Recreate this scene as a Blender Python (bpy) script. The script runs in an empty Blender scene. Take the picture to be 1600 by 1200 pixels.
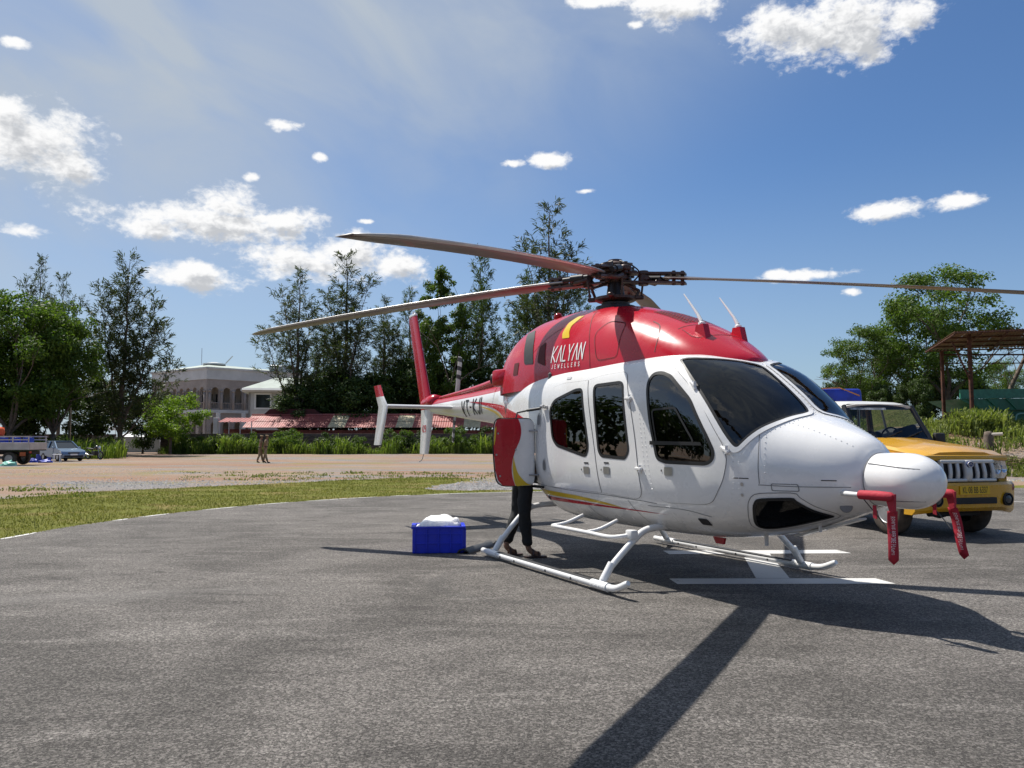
import bpy, bmesh, math, random
from math import sin, cos, pi, radians, atan2, sqrt
from mathutils import Vector, Matrix, Euler
from mathutils.bvhtree import BVHTree
from mathutils import noise as mnoise

scene = bpy.context.scene
COL = scene.collection
random.seed(7)

# ------------------------------------------------------------------ camera
CAM_H, F_PX, HOR = 1.39, 1215.0, 688.0
cam_data = bpy.data.cameras.new('camera')
cam_data.sensor_fit = 'HORIZONTAL'
cam_data.sensor_width = 36.0
cam_data.lens = 36.0 * F_PX / 1600.0
cam_data.clip_start = 0.05
cam_data.clip_end = 6000
camera = bpy.data.objects.new('camera', cam_data)
COL.objects.link(camera)
PITCH = math.atan((HOR - 600) / F_PX)
camera.location = (0, 0, CAM_H)
camera.rotation_euler = (pi / 2 + PITCH, 0, 0)
scene.camera = camera

# ------------------------------------------------------------------ exposure
scene.view_settings.view_transform = 'Standard'
scene.view_settings.look = 'None'
scene.view_settings.gamma = 1.0
scene.view_settings.use_curve_mapping = False
scene.view_settings.exposure = 0.55
scene.render.film_transparent = False
scene.cycles.max_bounces = 8
scene.cycles.transparent_max_bounces = 16
scene.cycles.use_denoising = True

# ------------------------------------------------------------------ sun
SUN = Vector((-0.452, 0.395, 1.0)).normalized()
SUN_EL = math.asin(SUN.z)
SUN_AZ = atan2(SUN.x, SUN.y)
sd = bpy.data.lights.new('sun', 'SUN')
sd.energy = 4.6
sd.angle = radians(0.53)
sd.color = (1.0, 0.955, 0.88)
sun = bpy.data.objects.new('sun', sd)
sun.rotation_euler = SUN.to_track_quat('Z', 'Y').to_euler()
sun.location = SUN * 60
COL.objects.link(sun)


# ------------------------------------------------------------------ node helper
class NT:
    def __init__(s, tree):
        s.t = tree
        s.x = 0

    def n(s, typ, ins=None, **kw):
        nd = s.t.nodes.new(typ)
        s.x += 40
        nd.location = (s.x, 0)
        for k, v in kw.items():
            setattr(nd, k, v)
        for k, v in (ins or {}).items():
            sock = nd.inputs[k]
            if isinstance(v, bpy.types.NodeSocket):
                s.t.links.new(v, sock)
            elif isinstance(v, bpy.types.Node):
                s.t.links.new(v.outputs[0], sock)
            else:
                try:
                    sock.default_value = v
                except Exception:
                    sock.default_value = tuple(v) + (1.0,)
        return nd

    def m(s, op, a, b=None, c=None, clamp=False):
        ins = {0: a}
        if b is not None:
            ins[1] = b
        if c is not None:
            ins[2] = c
        return s.n('ShaderNodeMath', ins, operation=op, use_clamp=clamp).outputs[0]

    def vm(s, op, a, b=None, out=0):
        ins = {0: a}
        if b is not None:
            ins[1] = b
        return s.n('ShaderNodeVectorMath', ins, operation=op).outputs[out]

    def mix(s, fac, a, b, typ='MIX'):
        nd = s.n('ShaderNodeMix', None, data_type='RGBA', blend_type=typ)
        for idx, v in ((0, fac), (6, a), (7, b)):
            sock = nd.inputs[idx]
            if isinstance(v, bpy.types.NodeSocket):
                s.t.links.new(v, sock)
            elif idx == 0:
                sock.default_value = v
            else:
                sock.default_value = tuple(v)[:3] + (1.0,)
        return nd.outputs[2]

    def ramp(s, fac, pts, interp='LINEAR'):
        nd = s.n('ShaderNodeValToRGB', {0: fac})
        cr = nd.color_ramp
        cr.interpolation = interp
        while len(cr.elements) < len(pts):
            cr.elements.new(0.5)
        for e, (p, c) in zip(cr.elements, pts):
            e.position = p
            e.color = (c, c, c, 1) if isinstance(c, (int, float)) else tuple(c)[:3] + (1,)
        return nd.outputs[0]

    def noise(s, vec, scale, detail=4, rough=0.55, dist=0.0, typ=None):
        nd = s.n('ShaderNodeTexNoise', {'Scale': scale, 'Detail': detail, 'Roughness': rough, 'Distortion': dist})
        if vec is not None:
            s.t.links.new(vec, nd.inputs['Vector'])
        return nd.outputs['Fac']

    def maprange(s, v, a, b, c=0.0, d=1.0, smooth=True):
        nd = s.n('ShaderNodeMapRange', {0: v, 1: a, 2: b, 3: c, 4: d})
        if smooth:
            nd.interpolation_type = 'SMOOTHSTEP'
        return nd.outputs[0]


# ------------------------------------------------------------------ sky
world = bpy.data.worlds.new('World')
scene.world = world
world.use_nodes = True
wt = world.node_tree
wt.nodes.clear()
W = NT(wt)
tc = W.n('ShaderNodeTexCoord')
dirv = tc.outputs['Generated']
sky = W.n('ShaderNodeTexSky', None, sky_type='NISHITA')
sky.sun_disc = False
sky.sun_elevation = SUN_EL
sky.sun_rotation = SUN_AZ
sky.altitude = 0
sky.air_density = 1.0
sky.dust_density = 0.7
sky.ozone_density = 2.5
SKY_STRENGTH = 0.07
sep = W.n('ShaderNodeSeparateXYZ', {0: dirv})
az = W.m('ARCTAN2', sep.outputs[0], sep.outputs[1])
el = W.m('ARCSINE', sep.outputs[2])
ae = W.n('ShaderNodeCombineXYZ', {0: az, 1: el, 2: 0.0}).outputs[0]
# cumulus: azimuth, elevation, half width, half height (degrees)
CUMULUS = [
    (-32.7, 18.2, 3.26, 2.06), (-30.2, 17.2, 2.34, 1.01), (-33.6, 19.3, 1.68, 1.47), (-21.5, 14.8, 6.22, 1.1), (-20.1, 16.1, 2.33, 1.1), (-23.1, 15.0, 2.44, 1.0),
    (-16.8, 15.3, 2.73, 0.87), (-25.5, 14.1, 2.54, 0.66), (-12.0, 13.2, 3.2, 1.35), (-15.0, 12.7, 4.23, 1.16), (-8.5, 12.7, 2.1, 1.0), (-22.7, 11.0, 2.84, 0.77),
    (-22.6, 11.6, 1.63, 0.6), (22.7, 26.8, 4.99, 1.85), (20.2, 27.2, 3.45, 1.35), (25.1, 25.8, 2.2, 1.48), (27.9, 26.4, 1.45, 1.07), (13.0, 29.3, 2.88, 0.98),
    (11.1, 29.8, 1.89, 0.56), (6.8, 30.2, 2.66, 0.38), (9.4, 28.6, 0.57, 0.39), (-33.4, 23.8, 0.82, 0.42), (-16.8, 21.7, 0.98, 0.49), (-14.3, 19.8, 0.63, 0.42),
    (-18.9, 18.1, 0.52, 0.42), (0.2, 20.0, 0.82, 0.39), (2.9, 20.2, 1.54, 0.52), (5.5, 18.0, 0.72, 0.27), (26.3, 15.1, 1.78, 0.57), (25.5, 15.0, 1.02, 0.37),
    (30.3, 15.1, 1.58, 0.47), (21.4, 11.3, 2.9, 0.39), (19.1, 11.5, 0.94, 0.48), (23.8, 10.0, 0.64, 0.38), (-32.8, 13.0, 1.29, 0.46), (-10.7, 15.7, 0.65, 0.22),
    (58, 22, 7, 2.6), (62, 21, 4, 2.0), (80, 27, 9, 3.4), (112, 19, 10, 2.6), (150, 24, 9, 3.0), (175, 16, 8, 2.2), (-60, 17, 9, 2.6), (-88, 25, 10, 3.2), (-120, 18, 9, 2.4), (-150, 28, 9, 3.4), (40, 40, 8, 3.2), (-20, 46, 9, 3.2), (120, 48, 10, 4.0), (-110, 46, 9, 4.0)]
D2R = pi / 180


def puff_field(vec):
    fld = None
    for (a0, e0, ra, re) in CUMULUS:
        if ra < 1.0: ra, re = ra * .95, re * .72
        d = W.vm('MULTIPLY_ADD', vec, (1 / (ra * D2R), 1 / (re * D2R), 0))
        d.node.inputs[2].default_value = (-a0 / ra, -e0 / re, 0)
        ln = W.vm('LENGTH', d, None, 1)
        fld = ln if fld is None else W.m('SMOOTH_MIN', fld, ln, 0.10)
    return W.m('MAXIMUM', W.m('SUBTRACT', 1.12, fld), -1.3)


def cloud_density(vec, detail):
    nv = W.vm('MULTIPLY', vec, (1.0, 1.5, 1.0))
    wob = W.noise(nv, 13.0, 2, 0.5)
    f1 = W.noise(nv, 22.0, detail, 0.56, 0.2)
    f3 = W.noise(nv, 95.0, max(2, detail - 3), 0.6, 0.3)
    a = W.m('MULTIPLY_ADD', W.m('SUBTRACT', f1, 0.5), 2.1, puff_field(vec))
    a = W.m('MULTIPLY_ADD', W.m('SUBTRACT', f3, 0.5), 1.25, a)
    return W.m('MULTIPLY_ADD', W.m('SUBTRACT', wob, 0.5), 1.3, a)


dens = cloud_density(ae, 7)
dens_up = cloud_density(W.vm('ADD', ae, (-0.010, 0.013, 0)), 5)
cmask = W.maprange(dens, -0.24, 0.66)
shade = W.m('SUBTRACT', 1.0, W.m('MULTIPLY', W.maprange(dens_up, 0.15, 1.15), 0.50))
ccol = W.mix(shade, (0.13, 0.165, 0.225), (0.98, 0.98, 0.98))
# high thin veil of cirrus, thickest around the sun side
veil_v = W.vm('MULTIPLY', W.n('ShaderNodeVectorRotate', {'Vector': ae, 'Angle': 0.45}, rotation_type='Z_AXIS').outputs[0], (1.8, 3.6, 1.0))
v1 = W.noise(veil_v, 2.0, 8, 0.52, 0.5)
sundot = W.vm('DOT_PRODUCT', dirv, tuple(SUN), 1)
veil = W.m('MULTIPLY', W.maprange(v1, 0.24, 0.80), W.maprange(sundot, 0.48, 0.80))
veil2 = W.m('MULTIPLY', W.maprange(sundot, 0.44, 0.86), 0.50)
veil = W.m('ADD', W.m('MULTIPLY', veil, 0.75), veil2, clamp=True)
skyc = W.mix(1.0, sky.outputs[0], (0.66, 0.87, 1.09), 'MULTIPLY')
K = 0.69 / SKY_STRENGTH
veilc = W.vm('MULTIPLY', (0.46, 0.525, 0.61), (K, K, K))
skyc = W.mix(veil, skyc, veilc)
hazec = W.vm('MULTIPLY', (0.50, 0.585, 0.675), (K, K, K))
sunside = W.maprange(W.vm('DOT_PRODUCT', dirv, (SUN.x, SUN.y, 0.0), 1), -0.05, 0.62)
low = W.maprange(el, 0.36, 0.0)
skyc = W.mix(W.m('MULTIPLY', low, W.m('MULTIPLY_ADD', sunside, 0.42, 0.30)), skyc, hazec)
ccol = W.vm('MULTIPLY', ccol, (K, K, K))
cm = W.m('MULTIPLY', cmask, W.maprange(el, 0.02, 0.12))
skyc = W.mix(cm, skyc, ccol)
bg = W.n('ShaderNodeBackground', {0: skyc, 1: SKY_STRENGTH})
W.n('ShaderNodeOutputWorld', {0: bg.outputs[0]})
world.cycles.sampling_method = 'MANUAL'
world.cycles.sample_map_resolution = 512

# ------------------------------------------------------------------ materials
MATS = {}


def mat(name, color, rough=0.5, metal=0.0, var=0.0, vscale=6.0, bump=0.0, bscale=40.0, coat=0.0, spec=0.5, rvar=0.0, color2=None, trans=0.0, emit=None, detail=5):
    """plain procedural surface: base colour with noise wear, uneven gloss and fine relief"""
    if name in MATS:
        return MATS[name]
    m = bpy.data.materials.new(name)
    m.use_nodes = True
    t = NT(m.node_tree)
    p = m.node_tree.nodes['Principled BSDF']
    c = tuple(color)[:3] + (1,)
    p.inputs['Base Color'].default_value = c
    p.inputs['Roughness'].default_value = rough
    p.inputs['Metallic'].default_value = metal
    p.inputs['Specular IOR Level'].default_value = spec
    p.inputs['Coat Weight'].default_value = coat
    p.inputs['Coat Roughness'].default_value = 0.04
    co = t.n('ShaderNodeTexCoord').outputs['Object']
    if var > 0 or color2:
        nz = t.noise(co, vscale, detail, 0.6)
        if color2:
            f = t.maprange(nz, 0.38, 0.66)
            cc = t.mix(f, color, color2)
        else:
            cc = t.mix(t.maprange(nz, 0.3, 0.72), [v * (1 - var) for v in color], [min(1, v * (1 + var)) for v in color])
        m.node_tree.links.new(cc, p.inputs['Base Color'])
    if rvar > 0:
        nz2 = t.noise(co, vscale * 1.7, 4, 0.6)
        m.node_tree.links.new(t.maprange(nz2, 0.3, 0.7, max(0.02, rough - rvar), rough + rvar), p.inputs['Roughness'])
    if bump > 0:
        b = t.n('ShaderNodeBump', {'Strength': bump, 'Distance': 0.02, 'Height': t.noise(co, bscale, 4, 0.6)})
        m.node_tree.links.new(b.outputs[0], p.inputs['Normal'])
    if emit:
        p.inputs['Emission Color'].default_value = tuple(emit[:3]) + (1,)
        p.inputs['Emission Strength'].default_value = emit[3]
    MATS[name] = m
    return m


def glass_mat(name, tint, rough=0.015, refl=1.0, ior=1.5):
    m = bpy.data.materials.new(name)
    m.use_nodes = True
    t = NT(m.node_tree)
    m.node_tree.nodes.clear()
    fr = t.n('ShaderNodeFresnel', {'IOR': ior})
    tr = t.n('ShaderNodeBsdfTransparent', {0: tint})
    gl = t.n('ShaderNodeBsdfGlossy', {0: (refl, refl, refl), 'Roughness': rough})
    mx = t.n('ShaderNodeMixShader', {0: fr.outputs[0], 1: tr.outputs[0], 2: gl.outputs[0]})
    t.n('ShaderNodeOutputMaterial', {0: mx.outputs[0]})
    MATS[name] = m
    return m


def leaf_mat(name, c1, c2, trans=0.35):
    m = bpy.data.materials.new(name)
    m.use_nodes = True
    t = NT(m.node_tree)
    m.node_tree.nodes.clear()
    geo = t.n('ShaderNodeNewGeometry')
    oi = t.n('ShaderNodeObjectInfo')
    co = t.n('ShaderNodeTexCoord').outputs['Object']
    r = t.m('ADD', t.m('MULTIPLY', geo.outputs['Random Per Island'], 0.55), t.m('MULTIPLY', t.noise(co, 0.55, 2), 0.6))
    col = t.mix(t.maprange(r, 0.2, 0.95), c1, c2)
    col = t.mix(t.m('MULTIPLY', oi.outputs['Random'], 0.35), col, (c1[0] * 1.2, c1[1] * 0.9, c1[2] * 0.7))
    df = t.n('ShaderNodeBsdfPrincipled', {'Base Color': col, 'Roughness': 0.55, 'Specular IOR Level': 0.3})
    tl = t.n('ShaderNodeBsdfTranslucent', {0: t.mix(1.0, col, (1.25, 1.35, 0.7), 'MULTIPLY')})
    mx = t.n('ShaderNodeMixShader', {0: trans, 1: df.outputs[0], 2: tl.outputs[0]})
    t.n('ShaderNodeOutputMaterial', {0: mx.outputs[0]})
    MATS[name] = m
    return m


# ------------------------------------------------------------------ object helpers
def tag(o, label=None, cat=None, group=None, kind=None):
    if label: o['label'] = label
    if cat: o['category'] = cat
    if group: o['group'] = group
    if kind: o['kind'] = kind
    return o


def empty(name, loc=(0, 0, 0), rz=0.0, parent=None):
    o = bpy.data.objects.new(name, None)
    COL.objects.link(o)
    o.location = loc
    o.rotation_euler = (0, 0, rz)
    o.parent = parent
    o.empty_display_size = 0.2
    return o


def link(name, me, m=None, parent=None, smooth=False):
    o = bpy.data.objects.new(name, me)
    COL.objects.link(o)
    o.parent = parent
    if m is not None and not me.materials:
        for q in (m if isinstance(m, (list, tuple)) else [m]):
            me.materials.append(q)
    if smooth:
        me.polygons.foreach_set('use_smooth', [True] * len(me.polygons))
    return o


def build(name, bm, m=None, parent=None, smooth=False, angle=None):
    me = bpy.data.meshes.new(name)
    bmesh.ops.recalc_face_normals(bm, faces=bm.faces)
    bm.to_mesh(me)
    bm.free()
    o = link(name, me, m, parent, smooth or angle is not None)
    if angle is not None:
        me.set_sharp_from_angle(angle=radians(angle))
    return o


def pydata(name, v, f, m=None, parent=None, smooth=False):
    me = bpy.data.meshes.new(name)
    me.from_pydata(v, [], f)
    me.update()
    return link(name, me, m, parent, smooth)


def box(bm, c, s, rot=None, bev=0.0, seg=2):
    """box centred at c with full size s"""
    r = bmesh.ops.create_cube(bm, size=1.0)
    vs = r['verts']
    for v in vs:
        v.co = Vector((v.co.x * s[0], v.co.y * s[1], v.co.z * s[2]))
    if bev > 0:
        es = list({e for v in vs for e in v.link_edges})
        rr = bmesh.ops.bevel(bm, geom=es, offset=bev, segments=seg, affect='EDGES', profile=0.5)
        vs = list({v for f in rr['faces'] for v in f.verts} | {v for v in vs if v.is_valid})
    M = (rot.to_matrix() if isinstance(rot, Euler) else rot) if rot is not None else Matrix.Identity(3)
    for v in vs:
        v.co = M @ v.co + Vector(c)
    return vs


def catmull(pts, n=8):
    P = [Vector(p) for p in pts]
    if len(P) < 3:
        return P
    out = []
    for i in range(len(P) - 1):
        p0 = P[i - 1] if i > 0 else P[i] * 2 - P[i + 1]
        p1, p2 = P[i], P[i + 1]
        p3 = P[i + 2] if i + 2 < len(P) else P[i + 1] * 2 - P[i]
        for k in range(n):
            t = k / n
            out.append(0.5 * ((2 * p1) + (p2 - p0) * t + (2 * p0 - 5 * p1 + 4 * p2 - p3) * t * t + (3 * p1 - p0 - 3 * p2 + p3) * t ** 3))
    out.append(P[-1])
    return out


def tube(bm, pts, r, seg=12, caps=True, flat=1.0):
    """tube along a polyline; r is a number or one per point"""
    P = [Vector(p) for p in pts]
    n = len(P)
    R = r if isinstance(r, (list, tuple)) else [r] * n
    rings = []
    up = None
    for i in range(n):
        d = (P[min(i + 1, n - 1)] - P[max(i - 1, 0)])
        if d.length < 1e-9:
            d = Vector((0, 0, 1))
        d.normalize()
        if up is None:
            up = d.orthogonal().normalized() if abs(d.z) > 0.99 else Vector((0, 0, 1))
        s = d.cross(up)
        if s.length < 1e-6:
            s = d.orthogonal()
        s.normalize()
        u = s.cross(d).normalized()
        up = u
        rings.append([bm.verts.new(P[i] + (s * cos(2 * pi * k / seg) + u * sin(2 * pi * k / seg) * flat) * R[i]) for k in range(seg)])
    for a, b in zip(rings, rings[1:]):
        for k in range(seg):
            bm.faces.new((a[k], a[(k + 1) % seg], b[(k + 1) % seg], b[k]))
    if caps:
        bm.faces.new(rings[0])
        bm.faces.new(rings[-1])


def lathe(bm, prof, axis='Z', c=(0, 0, 0), seg=24, M=None):
    """revolve (radius, height) pairs"""
    rings = []
    C = Vector(c)
    for (r, h) in prof:
        ring = []
        for k in range(seg):
            a = 2 * pi * k / seg
            if axis == 'Z': p = Vector((r * cos(a), r * sin(a), h))
            elif axis == 'X': p = Vector((h, r * cos(a), r * sin(a)))
            else: p = Vector((r * cos(a), h, r * sin(a)))
            if M is not None: p = M @ p
            ring.append(bm.verts.new(p + C))
        rings.append(ring)
    for a, b in zip(rings, rings[1:]):
        for k in range(seg):
            bm.faces.new((a[k], a[(k + 1) % seg], b[(k + 1) % seg], b[k]))
    bm.faces.new(rings[0])
    bm.faces.new(rings[-1])


def prism(bm, poly, axis, a, b):
    """extrude a 2-D polygon along axis between a and b"""
    def P(u, v, w):
        return {'X': (w, u, v), 'Y': (u, w, v), 'Z': (u, v, w)}[axis]
    A = [bm.verts.new(P(u, v, a)) for u, v in poly]
    B = [bm.verts.new(P(u, v, b)) for u, v in poly]
    bm.faces.new(A)
    bm.faces.new(B)
    n = len(poly)
    for i in range(n):
        bm.faces.new((A[i], A[(i + 1) % n], B[(i + 1) % n], B[i]))


def rrect(x0, x1, y0, y1, r, n=5):
    out = []
    for cx, cy, a0 in ((x1 - r, y1 - r, 0), (x0 + r, y1 - r, 90), (x0 + r, y0 + r, 180), (x1 - r, y0 + r, 270)):
        for k in range(n + 1):
            a = radians(a0 + 90 * k / n)
            out.append((cx + r * cos(a), cy + r * sin(a)))
    return out


def roundpoly(pts, r, n=5):
    """round the corners of a polygon; r a number or one per corner"""
    out = []
    N = len(pts)
    for i in range(N):
        p = Vector(pts[i]); a = Vector(pts[i - 1]); b = Vector(pts[(i + 1) % N])
        rr = r[i] if isinstance(r, (list, tuple)) else r
        if rr <= 0:
            out.append(tuple(p)); continue
        da, db = (a - p), (b - p)
        ra = min(rr, da.length * 0.48); rb = min(rr, db.length * 0.48)
        pa = p + da.normalized() * ra; pb = p + db.normalized() * rb
        for k in range(n + 1):
            t = k / n
            out.append(tuple(pa * (1 - t) ** 2 + p * 2 * t * (1 - t) + pb * t * t))
    return out


def inset(poly, d):
    """move the outline of a polygon inwards (d > 0) or outwards"""
    N = len(poly)
    area = sum(poly[i][0] * poly[(i + 1) % N][1] - poly[(i + 1) % N][0] * poly[i][1] for i in range(N))
    sg = 1 if area > 0 else -1
    out = []
    for i in range(N):
        p = Vector(poly[i]); a = Vector(poly[i - 1]); b = Vector(poly[(i + 1) % N])
        e1 = (p - a); e2 = (b - p)
        if e1.length < 1e-9 or e2.length < 1e-9:
            out.append(tuple(p)); continue
        e1.normalize(); e2.normalize()
        n1 = Vector((-e1.y, e1.x)) * sg; n2 = Vector((-e2.y, e2.x)) * sg
        nn = n1 + n2
        if nn.length < 1e-6: nn = n1
        nn.normalize()
        k = d / max(0.35, nn.dot(n1))
        out.append(tuple(p + nn * k))
    return out


def inside(poly, u, v):
    r = False
    j = len(poly) - 1
    for i in range(len(poly)):
        xi, yi = poly[i]; xj, yj = poly[j]
        if (yi > v) != (yj > v) and u < (xj - xi) * (v - yi) / (yj - yi) + xi:
            r = not r
        j = i
    return r


def pchip(xs, ys):
    """monotone cubic interpolation"""
    n = len(xs)
    h = [xs[i + 1] - xs[i] for i in range(n - 1)]
    dl = [(ys[i + 1] - ys[i]) / h[i] for i in range(n - 1)]
    d = [0.0] * n
    for i in range(1, n - 1):
        if dl[i - 1] * dl[i] > 0:
            w1 = 2 * h[i] + h[i - 1]; w2 = h[i] + 2 * h[i - 1]
            d[i] = (w1 + w2) / (w1 / dl[i - 1] + w2 / dl[i])
    d[0] = dl[0]; d[-1] = dl[-1]

    def f(x):
        if x <= xs[0]: return ys[0]
        if x >= xs[-1]: return ys[-1]
        i = 0
        while x > xs[i + 1]: i += 1
        t = (x - xs[i]) / h[i]
        t2, t3 = t * t, t ** 3
        return (2 * t3 - 3 * t2 + 1) * ys[i] + (t3 - 2 * t2 + t) * h[i] * d[i] + (-2 * t3 + 3 * t2) * ys[i + 1] + (t3 - t2) * h[i] * d[i + 1]
    return f


def children(o):
    return [c for c in bpy.data.objects if c.parent == o]


def flat_mesh(outer, holes=(), step=0.06):
    """triangulated flat outline (with holes), cut on a grid so that it can follow a curved surface"""
    bm = bmesh.new()
    for loop in [outer] + list(holes):
        vs = [bm.verts.new((u, v, 0)) for u, v in loop]
        for i in range(len(vs)):
            bm.edges.new((vs[i], vs[(i + 1) % len(vs)]))
    bmesh.ops.triangle_fill(bm, use_beauty=True, use_dissolve=False, edges=bm.edges[:], normal=(0, 0, 1))
    if step:
        us = [v.co.x for v in bm.verts]; vs_ = [v.co.y for v in bm.verts]
        for ax, lo, hi in ((0, min(us), max(us)), (1, min(vs_), max(vs_))):
            k = math.floor(lo / step) + 1
            while k * step < hi:
                co = (k * step, 0, 0) if ax == 0 else (0, k * step, 0)
                no = (1, 0, 0) if ax == 0 else (0, 1, 0)
                bmesh.ops.bisect_plane(bm, geom=bm.verts[:] + bm.edges[:] + bm.faces[:], dist=1e-6, plane_co=co, plane_no=no)
                k += 1
    return bm


class Frame:
    """a drawing board from which outlines are laid onto a curved body"""
    def __init__(s, bvh, d, u, v=(0, 0, 1), o=(0, 0, 0), far=6.0):
        s.bvh, s.d, s.u, s.v, s.o, s.far = bvh, Vector(d).normalized(), Vector(u).normalized(), Vector(v).normalized(), Vector(o), far

    def hit(s, a, b, off=0.0):
        st = s.o + s.u * a + s.v * b - s.d * s.far
        loc, nor, idx, dist = s.bvh.ray_cast(st, s.d)
        if loc is None:
            return None
        if nor.dot(s.d) > 0: nor = -nor
        return loc + nor * off

    def lay(s, name, outer, m, parent, holes=(), off=0.004, step=0.06, thick=0.0, smooth=True):
        bm = flat_mesh(outer, holes, step)
        dead = []
        for v in bm.verts:
            p = s.hit(v.co.x, v.co.y, off)
            if p is None: dead.append(v)
            else: v.co = p
        if dead:
            bmesh.ops.delete(bm, geom=dead, context='VERTS')
        me = bpy.data.meshes.new(name)
        for f in bm.faces:
            f.normal_update()
            if f.normal.dot(s.d) > 0: f.normal_flip()
        bm.to_mesh(me)
        bm.free()
        o = link(name, me, m, parent, smooth)
        if thick > 0:
            md = o.modifiers.new('thickness', 'SOLIDIFY')
            md.thickness = thick
            md.offset = -1.0
        return o


# letters drawn as strokes on a 1 wide x 1 high cell
STROKES = {
    'K': [[(0, 0), (0, 1)], [(0.72, 1), (0.06, 0.46), (0.76, 0)]], 'A': [[(0, 0), (0.4, 1), (0.8, 0)]], 'L': [[(0, 1), (0, 0), (0.55, 0)]],
    'Y': [[(0, 1), (0.38, 0.45), (0.76, 1)], [(0.38, 0.45), (0.38, 0)]], 'N': [[(0, 0), (0, 1), (0.66, 0), (0.66, 1)]],
    'J': [[(0.45, 1), (0.45, 0.18), (0.3, 0.0), (0.12, 0.0), (0.0, 0.16)]], 'E': [[(0.55, 1), (0, 1), (0, 0), (0.55, 0)], [(0, 0.52), (0.45, 0.52)]],
    'W': [[(0, 1), (0.22, 0), (0.45, 0.8), (0.68, 0), (0.9, 1)]], 'R': [[(0, 0), (0, 1), (0.42, 1), (0.56, 0.86), (0.56, 0.66), (0.42, 0.52), (0, 0.52)], [(0.3, 0.52), (0.6, 0)]],
    'S': [[(0.56, 0.86), (0.42, 1), (0.14, 1), (0, 0.86), (0, 0.66), (0.14, 0.53), (0.42, 0.47), (0.56, 0.34), (0.56, 0.14), (0.42, 0), (0.14, 0), (0, 0.14)]],
    'V': [[(0, 1), (0.36, 0), (0.72, 1)]], 'T': [[(0, 1), (0.7, 1)], [(0.35, 1), (0.35, 0)]], '-': [[(0.05, 0.5), (0.4, 0.5)]], 'I': [[(0, 0), (0, 1)]],
    '4': [[(0.45, 0), (0.45, 1), (0, 0.3), (0.62, 0.3)]], '2': [[(0, 0.82), (0.14, 1), (0.42, 1), (0.56, 0.84), (0.5, 0.6), (0, 0), (0.58, 0)]],
    '9': [[(0.05, 0.08), (0.2, 0), (0.42, 0), (0.56, 0.2), (0.56, 0.84), (0.42, 1), (0.14, 1), (0, 0.84), (0, 0.62), (0.14, 0.46), (0.56, 0.5)]]}
WIDTH = {'K': .8, 'A': .8, 'L': .58, 'Y': .76, 'N': .7, 'J': .5, 'E': .6, 'W': .9, 'R': .62, 'S': .6, 'V': .72, 'T': .72, '-': .45, 'I': .06, '4': .65, '2': .62, '9': .6}


def stroke_text(text, u0, v0, h, wscale, pen, gap, slant=0.0, rise=0.0):
    """quads (lists of 4 points) for a line of stroke lettering"""
    quads = []
    u = u0
    for ch in text:
        if ch == ' ':
            u += 0.5 * h * wscale; continue
        for line in STROKES[ch]:
            P = [Vector((u + a * h * wscale + b * h * slant, v0 + b * h + (u - u0) * rise)) for a, b in line]
            for a, b in zip(P, P[1:]):
                d = (b - a).normalized(); n = Vector((-d.y, d.x)) * pen * 0.5
                a2, b2 = a - d * pen * 0.35, b + d * pen * 0.35
                quads.append([a2 + n, b2 + n, b2 - n, a2 - n])
        u += WIDTH[ch] * h * wscale + gap
    return quads, u


def lay_text(name, quads, frame, m, parent, off=0.006, mirror=False, cuts=4):
    V, Fc = [], []
    k = 0
    for q in quads:
        k += 1
        n = max(1, int((q[1] - q[0]).length / 0.05))
        base = len(V)
        ok = True
        pts = []
        for i in range(n + 1):
            t = i / n
            for p in (q[0].lerp(q[1], t), q[3].lerp(q[2], t)):
                h = frame.hit(p.x, p.y, off + 0.0002 * (k % 7))
                if h is None: ok = False; break
                pts.append(h)
            if not ok: break
        if not ok: continue
        V += pts
        for i in range(n):
            Fc.append((base + 2 * i, base + 2 * i + 1, base + 2 * i + 3, base + 2 * i + 2))
    o = pydata(name, V, Fc, m, parent)
    return o


def font_mesh(text, size, depth=0.0, align='CENTER'):
    cu = bpy.data.curves.new('lettering', 'FONT')
    cu.body = text
    cu.size = size
    cu.extrude = depth
    cu.align_x = align
    cu.align_y = 'CENTER'
    ob = bpy.data.objects.new('lettering', cu)
    COL.objects.link(ob)
    dg = bpy.context.evaluated_depsgraph_get()
    me = bpy.data.meshes.new_from_object(ob.evaluated_get(dg))
    bpy.data.objects.remove(ob)
    me.name = 'lettering'
    me.materials.clear()
    return me

# ================================================================== the helicopter
HX, HY, HTH = 1.245, 9.25, -1.098        # mast foot and heading
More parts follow.
